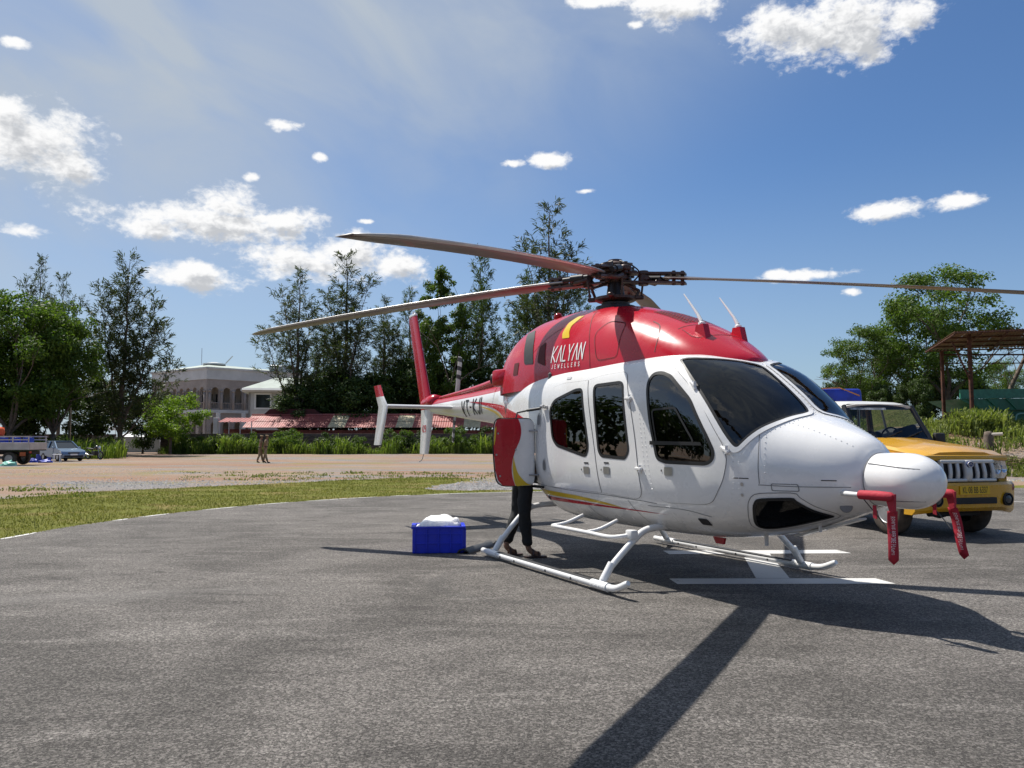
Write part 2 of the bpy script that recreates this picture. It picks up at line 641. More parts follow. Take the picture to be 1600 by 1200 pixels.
# x, bottom, widest height, top, half width, lower exponent, upper exponent
BODY = [
    (3.56, 0.880, 1.085, 1.300, 0.205, 2.0, 2.0),
    (3.50, 0.850, 1.085, 1.378, 0.272, 2.0, 2.1),
    (3.40, 0.805, 1.085, 1.440, 0.360, 2.0, 2.2),
    (3.20, 0.735, 1.085, 1.525, 0.500, 2.1, 2.35),
    (2.97, 0.655, 1.09, 1.618, 0.640, 2.3, 2.6),
    (2.80, 0.605, 1.10, 1.765, 0.712, 2.45, 2.85),
    (2.60, 0.560, 1.12, 1.925, 0.762, 2.6, 3.1),
    (2.40, 0.525, 1.14, 2.062, 0.792, 2.7, 3.4),
    (2.20, 0.500, 1.17, 2.150, 0.806, 2.8, 3.6),
    (1.95, 0.480, 1.20, 2.215, 0.816, 2.9, 4.3),
    (1.50, 0.465, 1.22, 2.250, 0.825, 3.0, 5.0),
    (0.80, 0.455, 1.22, 2.260, 0.827, 3.0, 5.4),
    (0.10, 0.455, 1.24, 2.260, 0.826, 3.0, 5.4),
    (-0.35, 0.485, 1.27, 2.255, 0.816, 3.0, 5.2),
    (-0.60, 0.570, 1.32, 2.250, 0.800, 2.9, 5.0),
    (-0.85, 0.730, 1.38, 2.250, 0.775, 2.8, 4.6),
    (-1.20, 0.960, 1.50, 2.250, 0.715, 2.7, 4.0),
    (-1.70, 1.270, 1.66, 2.260, 0.590, 2.5, 3.3),
    (-2.20, 1.480, 1.80, 2.280, 0.430, 2.3, 2.6),
    (-2.70, 1.590, 1.90, 2.290, 0.315, 2.1, 2.3),
    (-3.20, 1.640, 1.93, 2.270, 0.265, 2.0, 2.1),
    (-4.00, 1.715, 1.96, 2.225, 0.218, 2.0, 2.0),
    (-5.00, 1.805, 1.99, 2.180, 0.165, 2.0, 2.0),
    (-5.90, 1.885, 2.01, 2.140, 0.120, 2.0, 2.0)]
COWL = [   # x, top, half width, exponent
    (2.27, 2.15, 0.16, 2.2), (2.21, 2.205, 0.29, 2.2), (2.06, 2.305, 0.42, 2.25), (1.80, 2.465, 0.54, 2.3), (1.40, 2.645, 0.63, 2.3),
    (0.90, 2.815, 0.68, 2.3), (0.40, 2.935, 0.70, 2.3), (-0.10, 2.990, 0.705, 2.3), (-0.60, 3.010, 0.70, 2.3), (-1.20, 2.995, 0.68, 2.3),
    (-1.62, 2.930, 0.64, 2.35), (-1.92, 2.82, 0.58, 2.4), (-2.10, 2.68, 0.51, 2.5), (-2.20, 2.54, 0.44, 2.5), (-2.25, 2.38, 0.36, 2.5)]


def body_params(tab):
    cols = list(zip(*sorted(tab)))
    fs = [pchip(cols[0], c) for c in cols[1:]]
    return lambda x: [f(x) for f in fs]


bodyf = body_params(BODY)
cowlf = body_params(COWL)


def sgnpow(c, e):
    return math.copysign(abs(c) ** e, c)


def body_point(x, a, shrink=0.0):
    zb, zm, zt, w, nb, nt = bodyf(x)
    w -= shrink; zb += shrink; zt -= shrink
    c, s = cos(a), sin(a)
    n = nt if s >= 0 else nb
    y = w * sgnpow(c, 2 / n)
    z = zm + ((zt - zm) if s >= 0 else (zm - zb)) * sgnpow(s, 2 / n)
    return Vector((x, y, z))


def arc_samples(nseg):
    return [2 * pi * k / nseg - pi / 2 for k in range(nseg)]


def loft_body(x0, x1, nx, nseg, shrink=0.0, capa=True, capb=True):
    bm = bmesh.new()
    # even spread of section points by arc length
    rings = []
    for i in range(nx + 1):
        x = x0 + (x1 - x0) * i / nx
        fine = [body_point(x, -pi / 2 + 2 * pi * k / 720, shrink) for k in range(721)]
        cum = [0.0]
        for a, b in zip(fine, fine[1:]):
            cum.append(cum[-1] + (b - a).length)
        tot = cum[-1]
        ring = []
        j = 0
        for k in range(nseg):
            t = tot * k / nseg
            while cum[j + 1] < t: j += 1
            q = (t - cum[j]) / max(1e-9, cum[j + 1] - cum[j])
            ring.append(bm.verts.new(fine[j].lerp(fine[j + 1], q)))
        rings.append(ring)
    for a, b in zip(rings, rings[1:]):
        for k in range(nseg):
            bm.faces.new((a[k], a[(k + 1) % nseg], b[(k + 1) % nseg], b[k]))
    if capa: bm.faces.new(rings[0])
    if capb: bm.faces.new(rings[-1])
    bmesh.ops.recalc_face_normals(bm, faces=bm.faces)
    return bm


def loft_cowl(nx=110, nseg=56):
    bm = bmesh.new()
    rings = []
    for i in range(nx + 1):
        t = i / nx
        x = -2.25 + (2.27 + 2.25) * (0.25 - 0.25 * cos(pi * t) + t * 0.5)
        zt, w, n = cowlf(x)
        zb = min(2.02, bodyf(x)[2] - 0.18)
        ring = []
        for k in range(nseg + 1):
            a = pi * k / nseg
            ring.append(bm.verts.new((x, w * sgnpow(cos(a), 2 / n), zb + (zt - zb) * abs(sin(a)) ** (2 / n))))
        rings.append(ring)
    for a, b in zip(rings, rings[1:]):
        for k in range(nseg):
            bm.faces.new((a[k], a[k + 1], b[k + 1], b[k]))
    bm.faces.new(rings[0]); bm.faces.new(rings[-1])
    bmesh.ops.recalc_face_normals(bm, faces=bm.faces)
    return bm


heli = empty('helicopter', (HX, HY, 0), HTH)
tag(heli, 'white and red helicopter parked on the helipad, rotor blades still', 'helicopter')
M_WHITE = mat('white_paint', (0.79, 0.785, 0.775), 0.26, coat=0.7, var=0.035, vscale=2.2, rvar=0.06)
M_RED = mat('red_paint', (0.46, 0.0045, 0.021), 0.27, coat=0.35, spec=0.35, var=0.06, vscale=2.0, rvar=0.05)
M_YEL = mat('yellow_paint', (0.66, 0.45, 0.010), 0.32, coat=0.4)
M_BLACK = mat('black_rubber', (0.012, 0.012, 0.013), 0.5)
M_SEAM = mat('seam_shadow_gap', (0.20, 0.20, 0.205), 0.7)
M_SEAMR = mat('red_seam_gap', (0.09, 0.004, 0.008), 0.7)
M_GLASS = glass_mat('tinted_perspex', (0.15, 0.16, 0.17), 0.012, 1.0, 1.85)
M_WSGLASS = glass_mat('windshield_perspex', (0.17, 0.18, 0.19), 0.012, 1.0, 1.55)
M_CHIN = glass_mat('dark_perspex', (0.05, 0.05, 0.055), 0.02, 0.95, 1.5)
M_DARK = mat('dark_trim', (0.018, 0.018, 0.02), 0.6, var=0.2)
M_LINING = mat('cabin_lining_grey', (0.09, 0.09, 0.095), 0.8)
M_LEATHER = mat('tan_leather', (0.20, 0.12, 0.07), 0.5, var=0.15, bump=0.1, bscale=60)
M_STEEL = mat('bare_steel', (0.45, 0.45, 0.46), 0.35, 0.9, var=0.1)
M_HUB = mat('hub_grey_brown', (0.085, 0.055, 0.048), 0.45, 0.25, var=0.3, vscale=9)
M_HUBD = mat('hub_dark', (0.03, 0.027, 0.027), 0.45, 0.3, var=0.3, vscale=12)
M_BLADE = mat('rotor_blade_grey', (0.105, 0.082, 0.075), 0.42, var=0.14, vscale=1.2, coat=0.15)
M_LE = mat('abrasion_strip', (0.55, 0.54, 0.53), 0.38, 0.7, var=0.1)
M_GREY = mat('light_grey_paint', (0.55, 0.56, 0.57), 0.35, coat=0.3)

FUS0 = -2.75
bvh_body = BVHTree.FromBMesh(loft_body(-5.9, 3.56, 220, 120))
bvh_cowl = BVHTree.FromBMesh(loft_cowl())
SIDE = {-1: Frame(bvh_body, (0, 1, 0), (1, 0, 0)), 1: Frame(bvh_body, (0, -1, 0), (1, 0, 0))}
CSIDE = {-1: Frame(bvh_cowl, (0, 1, 0), (1, 0, 0)), 1: Frame(bvh_cowl, (0, -1, 0), (1, 0, 0))}


def skew_frame(bvh, n, side):
    n = Vector((n[0], n[1] * (-side), n[2])).normalized()   # written for the right side (y < 0)
    u = Vector((-n.y, n.x, 0)).normalized()
    v = n.cross(u).normalized()
    if v.z < 0: v = -v
    return Frame(bvh, -n, u, v, (2.6, 0, 1.5))


def to_uv(fr, pts, side):
    out = []
    for p in pts:
        q = Vector((p[0], p[1] * (-side), p[2])) - fr.o
        out.append((q.dot(fr.u), q.dot(fr.v)))
    return out


WS = [(1.95, -.60, 2.16), (1.99, -.655, 2.10), (2.236, -.715, 1.892), (2.472, -.745, 1.655), (2.624, -.742, 1.46), (2.722, -.728, 1.35), (2.765, -.712, 1.332), (2.80, -.693, 1.364),
      (2.847, -.652, 1.422), (2.899, -.575, 1.485), (2.95, -.454, 1.540), (2.975, -.318, 1.58), (2.975, -.15, 1.612), (2.93, -.07, 1.655), (2.763, -.055, 1.795), (2.523, -.05, 1.982),
      (2.39, -.055, 2.065), (2.33, -.12, 2.095), (2.24, -.30, 2.125), (2.10, -.47, 2.145)]
CHIN = [(2.82, -.609, .801), (2.865, -.639, .885), (2.933, -.626, .919), (3.126, -.51, .933), (3.156, -.473, .909), (3.213, -.361, .843), (3.275, -.215, .795),
        (3.24, -.195, .775), (3.105, -.245, .732), (2.913, -.329, .677), (2.772, -.403, .655), (2.74, -.5, .685)]
C_DOOR = [(1.60, 1.97), (1.645, 2.085), (1.78, 2.10), (1.96, 2.06), (2.314, 1.785), (2.641, 1.336), (2.672, 1.23), (2.63, 1.05), (2.50, .87), (2.40, .838), (1.90, .822), (1.805, .86), (1.757, 1.08), (1.65, 1.68)]
C_WIN = [(1.664, 1.865), (1.66, 1.958), (1.711, 2.03), (1.822, 2.034), (1.964, 1.985), (2.251, 1.752), (2.469, 1.44), (2.552, 1.298), (2.542, 1.222), (2.47, 1.178), (1.946, 1.182), (1.82, 1.215), (1.722, 1.559)]
V_WIN = [(1.77, 1.665), (2.07, 1.675), (2.31, 1.375), (1.84, 1.365)]
P_DOOR = [(.625, 2.035), (.84, 2.066), (1.228, 2.078), (1.305, 2.05), (1.473, 1.564), (1.568, .889), (1.495, .826), (.884, .852), (.795, 1.31)]
P_WIN = [(.743, 1.945), (.783, 1.976), (1.218, 1.981), (1.282, 1.951), (1.386, 1.377), (1.406, 1.284), (1.341, 1.202), (.914, 1.219), (.855, 1.277)]
R_DOOR = [(-.30, .86), (-.245, 1.40), (-.233, 1.861), (-.179, 1.993), (.076, 2.032), (.608, 2.034), (.779, 1.31), (.868, .853)]
R_WIN = [(-.172, 1.746), (-.075, 1.853), (.382, 1.952), (.527, 1.951), (.684, 1.309), (.633, 1.22), (.569, 1.219), (-.001, 1.325), (-.106, 1.412)]
BAY = rrect(-1.22, -.56, .90, 1.60, .08)


def smooth_loop(pts, n=4):
    P = [Vector(p) for p in pts]
    N = len(P)
    out = []
    for i in range(N):
        p0, p1, p2, p3 = P[i - 1], P[i], P[(i + 1) % N], P[(i + 2) % N]
        for k in range(n):
            t = k / n
            out.append(tuple(0.5 * ((2 * p1) + (p2 - p0) * t + (2 * p0 - 5 * p1 + 4 * p2 - p3) * t * t + (3 * p1 - p0 - 3 * p2 + p3) * t ** 3)))
    return out


c_door = roundpoly(C_DOOR, 0.07, 4)
c_win = roundpoly(C_WIN, 0.05, 4)
p_door = roundpoly(P_DOOR, [.01, .05, .03, .05, .3, .08, .08, .01, .1], 4)
p_win = roundpoly(P_WIN, 0.045, 4)
r_door = roundpoly(R_DOOR, [.01, .2, .05, .08, .05, .01, .1, .01], 4)
r_win = roundpoly(R_WIN, [.05, .08, .06, .06, .09, .06, .05, .06, .06], 4)
ws_fr = {s: skew_frame(bvh_body, (0.62, -0.50, 0.60), s) for s in (-1, 1)}
ch_fr = {s: skew_frame(bvh_body, (0.45, -0.62, -0.62), s) for s in (-1, 1)}
ws_uv = {s: smooth_loop(to_uv(ws_fr[s], WS, s), 3) for s in (-1, 1)}
ch_uv = {s: smooth_loop(to_uv(ch_fr[s], CHIN, s), 3) for s in (-1, 1)}

OPEN_SIDE = [inset(c_win, 0.012), inset(p_win, 0.012), inset(r_win, 0.012)]
OPEN_WS = {s: inset(ws_uv[s], 0.014) for s in (-1, 1)}
OPEN_CH = {s: inset(ch_uv[s], 0.014) for s in (-1, 1)}


def pierced(co, bay=True):
    s = -1 if co.y < 0 else 1
    if abs(co.y) > 0.45:
        for poly in OPEN_SIDE:
            if inside(poly, co.x, co.z): return True
        if bay and s < 0 and inside(BAY, co.x, co.z): return True
    if co.x > 1.8:
        fr = ws_fr[s]
        q = co - fr.o
        if co.z > 1.25 and inside(OPEN_WS[s], q.dot(fr.u), q.dot(fr.v)): return True
        if co.z < 1.05 and co.x > 2.5:
            fr = ch_fr[s]
            q = co - fr.o
            if inside(OPEN_CH[s], q.dot(fr.u), q.dot(fr.v)): return True
    return False


def shell(name, shrink, m, nx, ns, x0=FUS0, x1=3.56):
    bm = loft_body(x0, x1, nx, ns, shrink)
    dead = [f for f in bm.faces if len(f.verts) == 4 and pierced(f.calc_center_median())]
    bmesh.ops.delete(bm, geom=dead, context='FACES')
    bmesh.ops.delete(bm, geom=[v for v in bm.verts if not v.link_faces], context='VERTS')
    return build(name, bm, m, heli, smooth=True)


fuselage = shell('fuselage', 0.0, M_WHITE, 330, 260)
lining = shell('cabin_lining', 0.035, M_LINING, 150, 120, -0.42, 3.2)

# tail boom with its red spine
M_BOOM = bpy.data.materials.new('boom_paint')
M_BOOM.use_nodes = True
t = NT(M_BOOM.node_tree)
p = M_BOOM.node_tree.nodes['Principled BSDF']
co = t.n('ShaderNodeTexCoord').outputs['Object']
sx = t.n('ShaderNodeSeparateXYZ', {0: co})
edge = t.m('MULTIPLY_ADD', sx.outputs[0], 0.022, 2.165)
fac = t.maprange(t.m('SUBTRACT', sx.outputs[2], edge), -0.001, 0.001)
M_BOOM.node_tree.links.new(t.mix(fac, (0.79, 0.785, 0.775), (0.46, 0.0045, 0.021)), p.inputs['Base Color'])
p.inputs['Roughness'].default_value = 0.27
p.inputs['Coat Weight'].default_value = 0.7
p.inputs['Coat Roughness'].default_value = 0.05
fuselage.data.materials.append(M_BOOM)
for f in fuselage.data.polygons:
    if f.center.x < -1.35 and f.center.z > 1.9: f.material_index = 1
boom = build('tail_boom', loft_body(-5.9, FUS0, 90, 64), M_BOOM, heli, smooth=True)

cowling = build('engine_cowling', loft_cowl(), M_RED, heli, smooth=True)


def seam(name, fr, line, m, parent, w=0.009, off=0.003, smoothn=6):
    pts = [p.to_2d() if len(p) > 2 else p for p in catmull([(a, b, 0) for a, b in line], smoothn)]
    V, Fc = [], []
    row = 0
    for i, p in enumerate(pts):
        d = (pts[min(i + 1, len(pts) - 1)] - pts[max(i - 1, 0)])
        d = d.normalized() if d.length > 0 else Vector((1, 0))
        n = Vector((-d.y, d.x)) * w * 0.5
        a, b = fr.hit(*(p + n), off), fr.hit(*(p - n), off)
        if a is None or b is None:
            row = 0; continue
        V += [a, b]
        if row:
            k = len(V)
            Fc.append((k - 4, k - 3, k - 1, k - 2))
        row += 1
    return pydata(name, V, Fc, m, parent)


def rivets(name, runs, m, parent, r=0.0048, step=0.045):
    """raised rivet heads along lines laid on the skin; runs = (frame, line, smoothing)"""
    V, Fc = [], []
    for fr, line, sm in runs:
        pts = [p.to_2d() for p in catmull([(a, b, 0) for a, b in line], sm)] if sm else [Vector(p) for p in line]
        acc = 0.0
        for a, b in zip(pts, pts[1:]):
            L = (b - a).length
            while acc < L:
                q = a.lerp(b, acc / L)
                h = fr.hit(q.x, q.y, 0.001)
                h2 = fr.hit(q.x, q.y, 0.006)
                if h is not None:
                    n = (h2 - h).normalized()
                    s1 = n.orthogonal().normalized(); s2 = n.cross(s1)
                    k = len(V)
                    for j in range(6):
                        V.append(h + (s1 * cos(j * pi / 3) + s2 * sin(j * pi / 3)) * r)
                    for j in range(6):
                        V.append(h + n * 0.0035 + (s1 * cos(j * pi / 3) + s2 * sin(j * pi / 3)) * r * 0.55)
                    for j in range(6):
                        Fc.append((k + j, k + (j + 1) % 6, k + 6 + (j + 1) % 6, k + 6 + j))
                    Fc.append(tuple(k + 6 + j for j in range(6)))
                acc += step
            acc -= L
    o = pydata(name, V, Fc, m, parent)
    o['kind'] = 'stuff'
    return o


def plate(name, fr, poly, m, parent, off=0.004, step=0.05, holes=(), thick=0.0):
    return fr.lay(name, poly, m, parent, holes, off, step, thick)


def handle(fr, x, z, parent):
    hp = plate('handle', fr, rrect(x - .055, x + .055, z - .042, z + .03, .01, 2), M_STEEL, parent, 0.011, 0)
    plate('handle_recess', fr, rrect(x - .062, x + .062, z - .05, z + .036, .012, 2), M_GREY, parent, 0.0085, 0)
    plate('handle_placard', fr, rrect(x - .045, x + .045, z + .062, z + .078, .003, 1), M_DARK, parent, 0.0085, 0)
    plate('key_lock', fr, rrect(x - .105, x - .088, z - .012, z + .008, .006, 2), M_DARK, parent, 0.009, 0)
    return hp


def hinge(fr, x, z, parent, a=0.0):
    bm = bmesh.new()
    c = fr.hit(x, z, 0.018)
    box(bm, c, (0.10, 0.03, 0.03), Euler((0, a, 0)), 0.007, 1)
    tube(bm, [c + Vector((0.02, 0, -0.035)), c + Vector((0.02, 0, 0.035))], 0.014, 8)
    return build('hinge', bm, M_WHITE, parent, angle=40)


for s in (-1, 1):
    fr = SIDE[s]
    for nm, dpoly, wpoly in (('cockpit_door', c_door, c_win), ('passenger_door', p_door, p_win), ('rear_passenger_door', r_door, r_win)):
        d = plate(nm, fr, dpoly, M_WHITE, heli, 0.0055, 0.05, [inset(wpoly, 0.004)])
        plate('seam', fr, inset(dpoly, -0.004), M_SEAM, d, 0.0025, 0.05, [inset(dpoly, 0.004)])
        plate('window', fr, inset(wpoly, 0.002), M_GLASS, d, 0.001, 0.05)
        plate('window_seal', fr, inset(wpoly, -0.006), M_BLACK, d, 0.008, 0.05, [inset(wpoly, 0.026)])
        if nm == 'cockpit_door':
            plate('vent_frame', fr, inset(roundpoly(V_WIN, .03, 3), -0.02), M_BLACK, d, 0.010, 0.06, [roundpoly(V_WIN, .03, 3)])
            plate('vent_rail', fr, [(1.73, 1.385), (2.40, 1.375), (2.42, 1.345), (1.73, 1.35)], M_BLACK, d, 0.011, 0.06)
            handle(fr, 1.99, 1.115, d)
            hinge(fr, 2.245, 1.87, d, 0.9); hinge(fr, 2.66, 1.31, d, 0.5)
        elif nm == 'passenger_door':
            handle(fr, 1.01, 1.09, d)
            hinge(fr, 1.395, 1.80, d); hinge(fr, 1.565, 1.12, d)
        else:
            handle(fr, 0.63, 1.08, d)
    # windshield pane, its black edge and the riveted retaining strip
    w = ws_fr[s].lay('windshield', inset(ws_uv[s], 0.002), M_WSGLASS, heli, (), 0.002, 0.06)
    ws_fr[s].lay('windshield_seal', inset(ws_uv[s], -0.004), M_BLACK, w, [inset(ws_uv[s], 0.024)], 0.007, 0.06)
    ws_fr[s].lay('retaining_strip', inset(ws_uv[s], -0.034), M_WHITE, w, [inset(ws_uv[s], 0.003)], 0.0085, 0.06)
    c = ch_fr[s].lay('chin_window', inset(ch_uv[s], 0.002), M_CHIN, heli, (), 0.002, 0.06)
    ch_fr[s].lay('chin_seal', inset(ch_uv[s], -0.004), M_BLACK, c, [inset(ch_uv[s], 0.022)], 0.006, 0.06)
    ch_fr[s].lay('chin_seam', inset(ch_uv[s], -0.045), M_SEAM, c, [inset(ch_uv[s], -0.039)], 0.003, 0.06)
    # painted stripes along the belly line
    plate('yellow_stripe', fr, [(-.52, .815), (-.30, .808), (.0, .800), (.30, .790), (.60, .772), (.90, .748), (1.16, .716), (.85, .728), (.5, .742), (.2, .748), (-.1, .752), (-.5, .757)], M_YEL, heli, 0.004, 0.05)
    plate('red_stripe', fr, [(-.50, .741), (-.1, .734), (.4, .726), (.9, .717), (1.4, .711), (1.85, .702), (1.4, .702), (.9, .700), (.4, .694), (-.1, .692), (-.47, .694)], M_RED, heli, 0.004, 0.05)
    if s < 0 or True:
        plate('red_swoosh', fr, [(-3.85, 2.012), (-3.3, 1.985), (-2.75, 1.935), (-2.2, 1.885), (-1.8, 1.83), (-1.4, 1.765), (-1.12, 1.72), (-.88, 1.66), (-1.1, 1.62), (-1.6, 1.60), (-2.0, 1.68), (-2.4, 1.80), (-2.8, 1.88), (-3.3, 1.95)], M_RED, heli, 0.004, 0.06)
        plate('yellow_swoosh', fr, [(-3.4, 1.925), (-2.9, 1.87), (-2.5, 1.79), (-2.15, 1.68), (-1.9, 1.60), (-2.05, 1.60), (-2.35, 1.68), (-2.7, 1.79), (-3.0, 1.855)], M_YEL, heli, 0.004, 0.06)
    for (vx, vz) in ((-.44, 1.63), (-.30, 1.10)):
        v_ = plate('side_vent', fr, roundpoly([(vx - .05, vz - .08), (vx + .05, vz - .08), (vx + .05, vz + .04), (vx, vz + .10), (vx - .05, vz + .04)], .04, 3), M_GREY, heli, 0.006, 0)
        plate('vent_core', fr, roundpoly([(vx - .035, vz - .06), (vx + .035, vz - .06), (vx + .035, vz + .03), (vx, vz + .08), (vx - .035, vz + .03)], .03, 3), M_SEAM, v_, 0.009, 0)
    # panel seams
    seam('panel_seam', fr, [(-.62, .875), (.2, .84), (1.0, .83), (1.75, .80)], M_SEAM, heli, 0.006)
    seam('panel_seam', fr, [(.45, .78), (.55, .62), (.62, .5)], M_SEAM, heli, 0.006)
    seam('panel_seam', fr, [(1.30, .80), (1.42, .64), (1.5, .5)], M_SEAM, heli, 0.006)
    seam('panel_seam', fr, [(1.60, .77), (2.1, .77), (2.40, .73)], M_SEAM, heli, 0.005)
    plate('placard', fr, rrect(2.73, 2.86, 1.075, 1.083, .002, 1), M_DARK, heli, 0.004, 0)
    plate('placard', fr, rrect(3.34, 3.43, 1.075, 1.082, .002, 1), M_DARK, heli, 0.004, 0)
    plate('drain_port', fr, rrect(2.79, 2.815, 1.015, 1.045, .01, 2), M_STEEL, heli, 0.006, 0)
    plate('drain_port', fr, rrect(2.78, 2.80, .93, .955, .008, 2), M_STEEL, heli, 0.006, 0)
    plate('fuel_cap', fr, rrect(.12, .22, 2.075, 2.105, .012, 2), M_GREY, heli, 0.006, 0)
    sl = plate('step_light', fr, rrect(2.22, 2.33, .645, .705, .012, 2), M_DARK, heli, 0.006, 0)
    np_ = plate('nose_hatch', fr, rrect(3.02, 3.20, 0.985, 1.045, .012, 2), M_SEAM, heli, 0.003, 0.05, [rrect(3.026, 3.194, .991, 1.039, .01, 2)])
    seam('panel_seam', ws_fr[s], to_uv(ws_fr[s], [(2.90, -.60, 1.44), (2.915, -.63, 1.3), (2.92, -.645, 1.15), (2.93, -.645, 1.03)], s), M_SEAM, heli, 0.006)
    seam('panel_seam', fr, [(2.93, 1.03), (3.2, 1.025), (3.5, 1.03)], M_SEAM, heli, 0.006)

rv = []
for s in (-1, 1):
    fr = SIDE[s]
    L = inset(ws_uv[s], -0.02)
    rv += [(ws_fr[s], L + [L[0]], 0)]
    L = inset(ws_uv[s], -0.055)
    rv += [(ws_fr[s], L + [L[0]], 0)]
    rv += [(fr, [(1.58, 2.05), (1.62, 1.6), (1.72, 1.0), (1.74, .82)], 8), (fr, [(1.54, 2.05), (1.57, 1.6), (1.66, 1.0), (1.68, .82)], 8), (fr, [(2.73, 1.26), (2.72, 1.0), (2.62, .82), (2.5, .72)], 8),
           (fr, [(2.78, 1.26), (2.77, 1.0), (2.72, .82)], 8), (fr, [(1.62, .79), (2.1, .79), (2.45, .74)], 8), (fr, [(-2.75, 1.66), (-2.75, 2.1)], 6), (fr, [(-2.80, 1.66), (-2.80, 2.1)], 6),
           (fr, [(-.5, .84), (.3, .82), (1.0, .81)], 8)]
    rv += [(ws_fr[s], to_uv(ws_fr[s], [(2.94, -.56, 1.46), (2.96, -.61, 1.3), (2.965, -.62, 1.15), (2.97, -.62, 1.055)], s), 8), (fr, [(2.97, 1.05), (3.2, 1.045), (3.5, 1.05)], 8),
           (ws_fr[s], to_uv(ws_fr[s], [(3.03, -.36, 1.53), (3.2, -.30, 1.47), (3.4, -.22, 1.38), (3.5, -.17, 1.33)], s), 8)]
rivets('rivets', rv, M_WHITE, heli)

# nose pod with a seam ring
bm = bmesh.new()
prof = [(0.0, 3.50), (0.20, 3.50), (0.206, 3.56), (0.210, 3.66), (0.210, 3.80)]
for k in range(1, 13):
    a = pi / 2 * k / 12
    prof.append((0.210 * cos(a) ** 0.92 if k < 12 else 0.0008, 3.80 + 0.265 * sin(a)))
lathe(bm, prof, 'X', (0, 0, 1.085), 48)
bmesh.ops.remove_doubles(bm, verts=bm.verts, dist=0.0005)
radome = build('nose_radome', bm, M_WHITE, heli, smooth=True)
bm = bmesh.new()
tube(bm, [Vector((3.565, 0.2075 * cos(a), 1.085 + 0.2075 * sin(a))) for a in [2 * pi * k / 48 for k in range(49)]], 0.0035, 6, caps=False)
build('seam_ring', bm, M_SEAM, radome)
for zz, a0 in ((0.13, -1), (-0.15, -1)):
    bm = bmesh.new()
    pts = []
    for k in range(13):
        x = 3.58 + 0.40 * k / 12
        r = 0.2105 if x < 3.80 else 0.210 * sqrt(max(0.02, 1 - ((x - 3.80) / 0.265) ** 2))
        z = zz + (0.012 if zz > 0 else -0.004) * (-k / 12 * 3)
        pts.append(Vector((x, -sqrt(max(0, r * r - z * z)), 1.085 + z)))
    tube(bm, pts, 0.0045, 6)
    build('lightning_strip', bm, M_SEAM, radome)

# pitot tubes
for s in (-1, 1):
    bm = bmesh.new()
    tube(bm, [(3.42, 0.28 * s, 0.985), (3.52, 0.325 * s, 0.985), (3.60, 0.34 * s, 0.985), (3.88, 0.34 * s, 0.985)], [0.022, 0.019, 0.018, 0.013], 10)
    build('pitot_tube', bm, M_WHITE, heli, smooth=True)

# cowling detail
for s in (-1, 1):
    fr = CSIDE[s]
    cv = plate('intake_grille', fr, roundpoly([(-1.42, 2.80), (-1.20, 2.83), (-1.03, 2.70), (-.945, 2.57), (-.83, 2.345), (-1.09, 2.36), (-1.20, 2.55), (-1.28, 2.68)], .03, 3), M_DARK, cowling, 0.006, 0.05)
    plate('oil_cooler_scoop', fr, roundpoly([(-.62, 2.60), (-.75, 2.55), (-.72, 2.35), (-.50, 2.285)], .03, 3), M_SEAMR, cowling, 0.006, 0.05)
    plate('small_vent', fr, rrect(-1.42, -1.27, 2.24, 2.40, .01, 2), M_SEAMR, cowling, 0.005, 0.05)
    plate('yellow_mark', fr, roundpoly([(-.19, 2.865), (-.285, 2.80), (-.285, 2.67), (-.235, 2.595), (-.065, 2.585), (-.135, 2.67), (-.16, 2.74), (-.05, 2.86)], .02, 3), M_YEL, cowling, 0.005, 0.04)
    seam('panel_seam', fr, [(.10, 2.90), (.25, 2.72), (.36, 2.55), (.46, 2.34), (.50, 2.18)], M_SEAMR, cowling, 0.008)
    plate('access_panel', fr, inset(roundpoly([(.45, 2.58), (.60, 2.70), (.90, 2.64), (.97, 2.26), (.62, 2.25)], .07, 4), -.004), M_SEAMR, cowling, 0.004, 0.05, [inset(roundpoly([(.45, 2.58), (.60, 2.70), (.90, 2.64), (.97, 2.26), (.62, 2.25)], .07, 4), .004)])
    seam('panel_seam', fr, [(1.50, 2.26), (1.46, 2.42), (1.36, 2.55), (1.22, 2.62)], M_SEAMR, cowling, 0.008)
    seam('panel_seam', fr, [(-1.0, 2.44), (-.5, 2.70), (0, 2.80)], M_SEAMR, cowling, 0.006)
    if s < 0:
        q1, ue = stroke_text('KALYAN', -.36, 2.318, 0.185, 0.66, 0.019, 0.030, 0.0, -0.028)
        lay_text('main_lettering', q1, fr, M_WHITE, cowling)
        q2, ue = stroke_text('JEWELLERS', -.33, 2.238, 0.045, 0.92, 0.0085, 0.048, 0.0, -0.026)
        lay_text('small_lettering', q2, fr, M_WHITE, cowling)
        q3, ue = stroke_text('VT-KJI', -4.16, 1.79, 0.235, 0.74, 0.030, 0.064, 0.05, 0.03)
        lay_text('registration', q3, SIDE[s], M_BLACK, boom)
    else:
        flip = Frame(bvh_cowl, (0, -1, 0), (-1, 0, 0))
        q1, ue = stroke_text('KALYAN', -.36, 2.298, 0.185, 0.66, 0.019, 0.030)
        lay_text('main_lettering', q1, flip, M_WHITE, cowling)
        q2, ue = stroke_text('JEWELLERS', -.33, 2.222, 0.045, 0.92, 0.0085, 0.048)
        lay_text('small_lettering', q2, flip, M_WHITE, cowling)
        q3, ue = stroke_text('VT-KJI', 3.1, 1.84, 0.20, 0.72, 0.030, 0.045)
        lay_text('registration', q3, Frame(bvh_body, (0, -1, 0), (-1, 0, 0)), M_BLACK, boom)
top = Frame(bvh_cowl, (0, 0, -1), (1, 0, 0), (0, 1, 0))
slots = []
bm0 = []
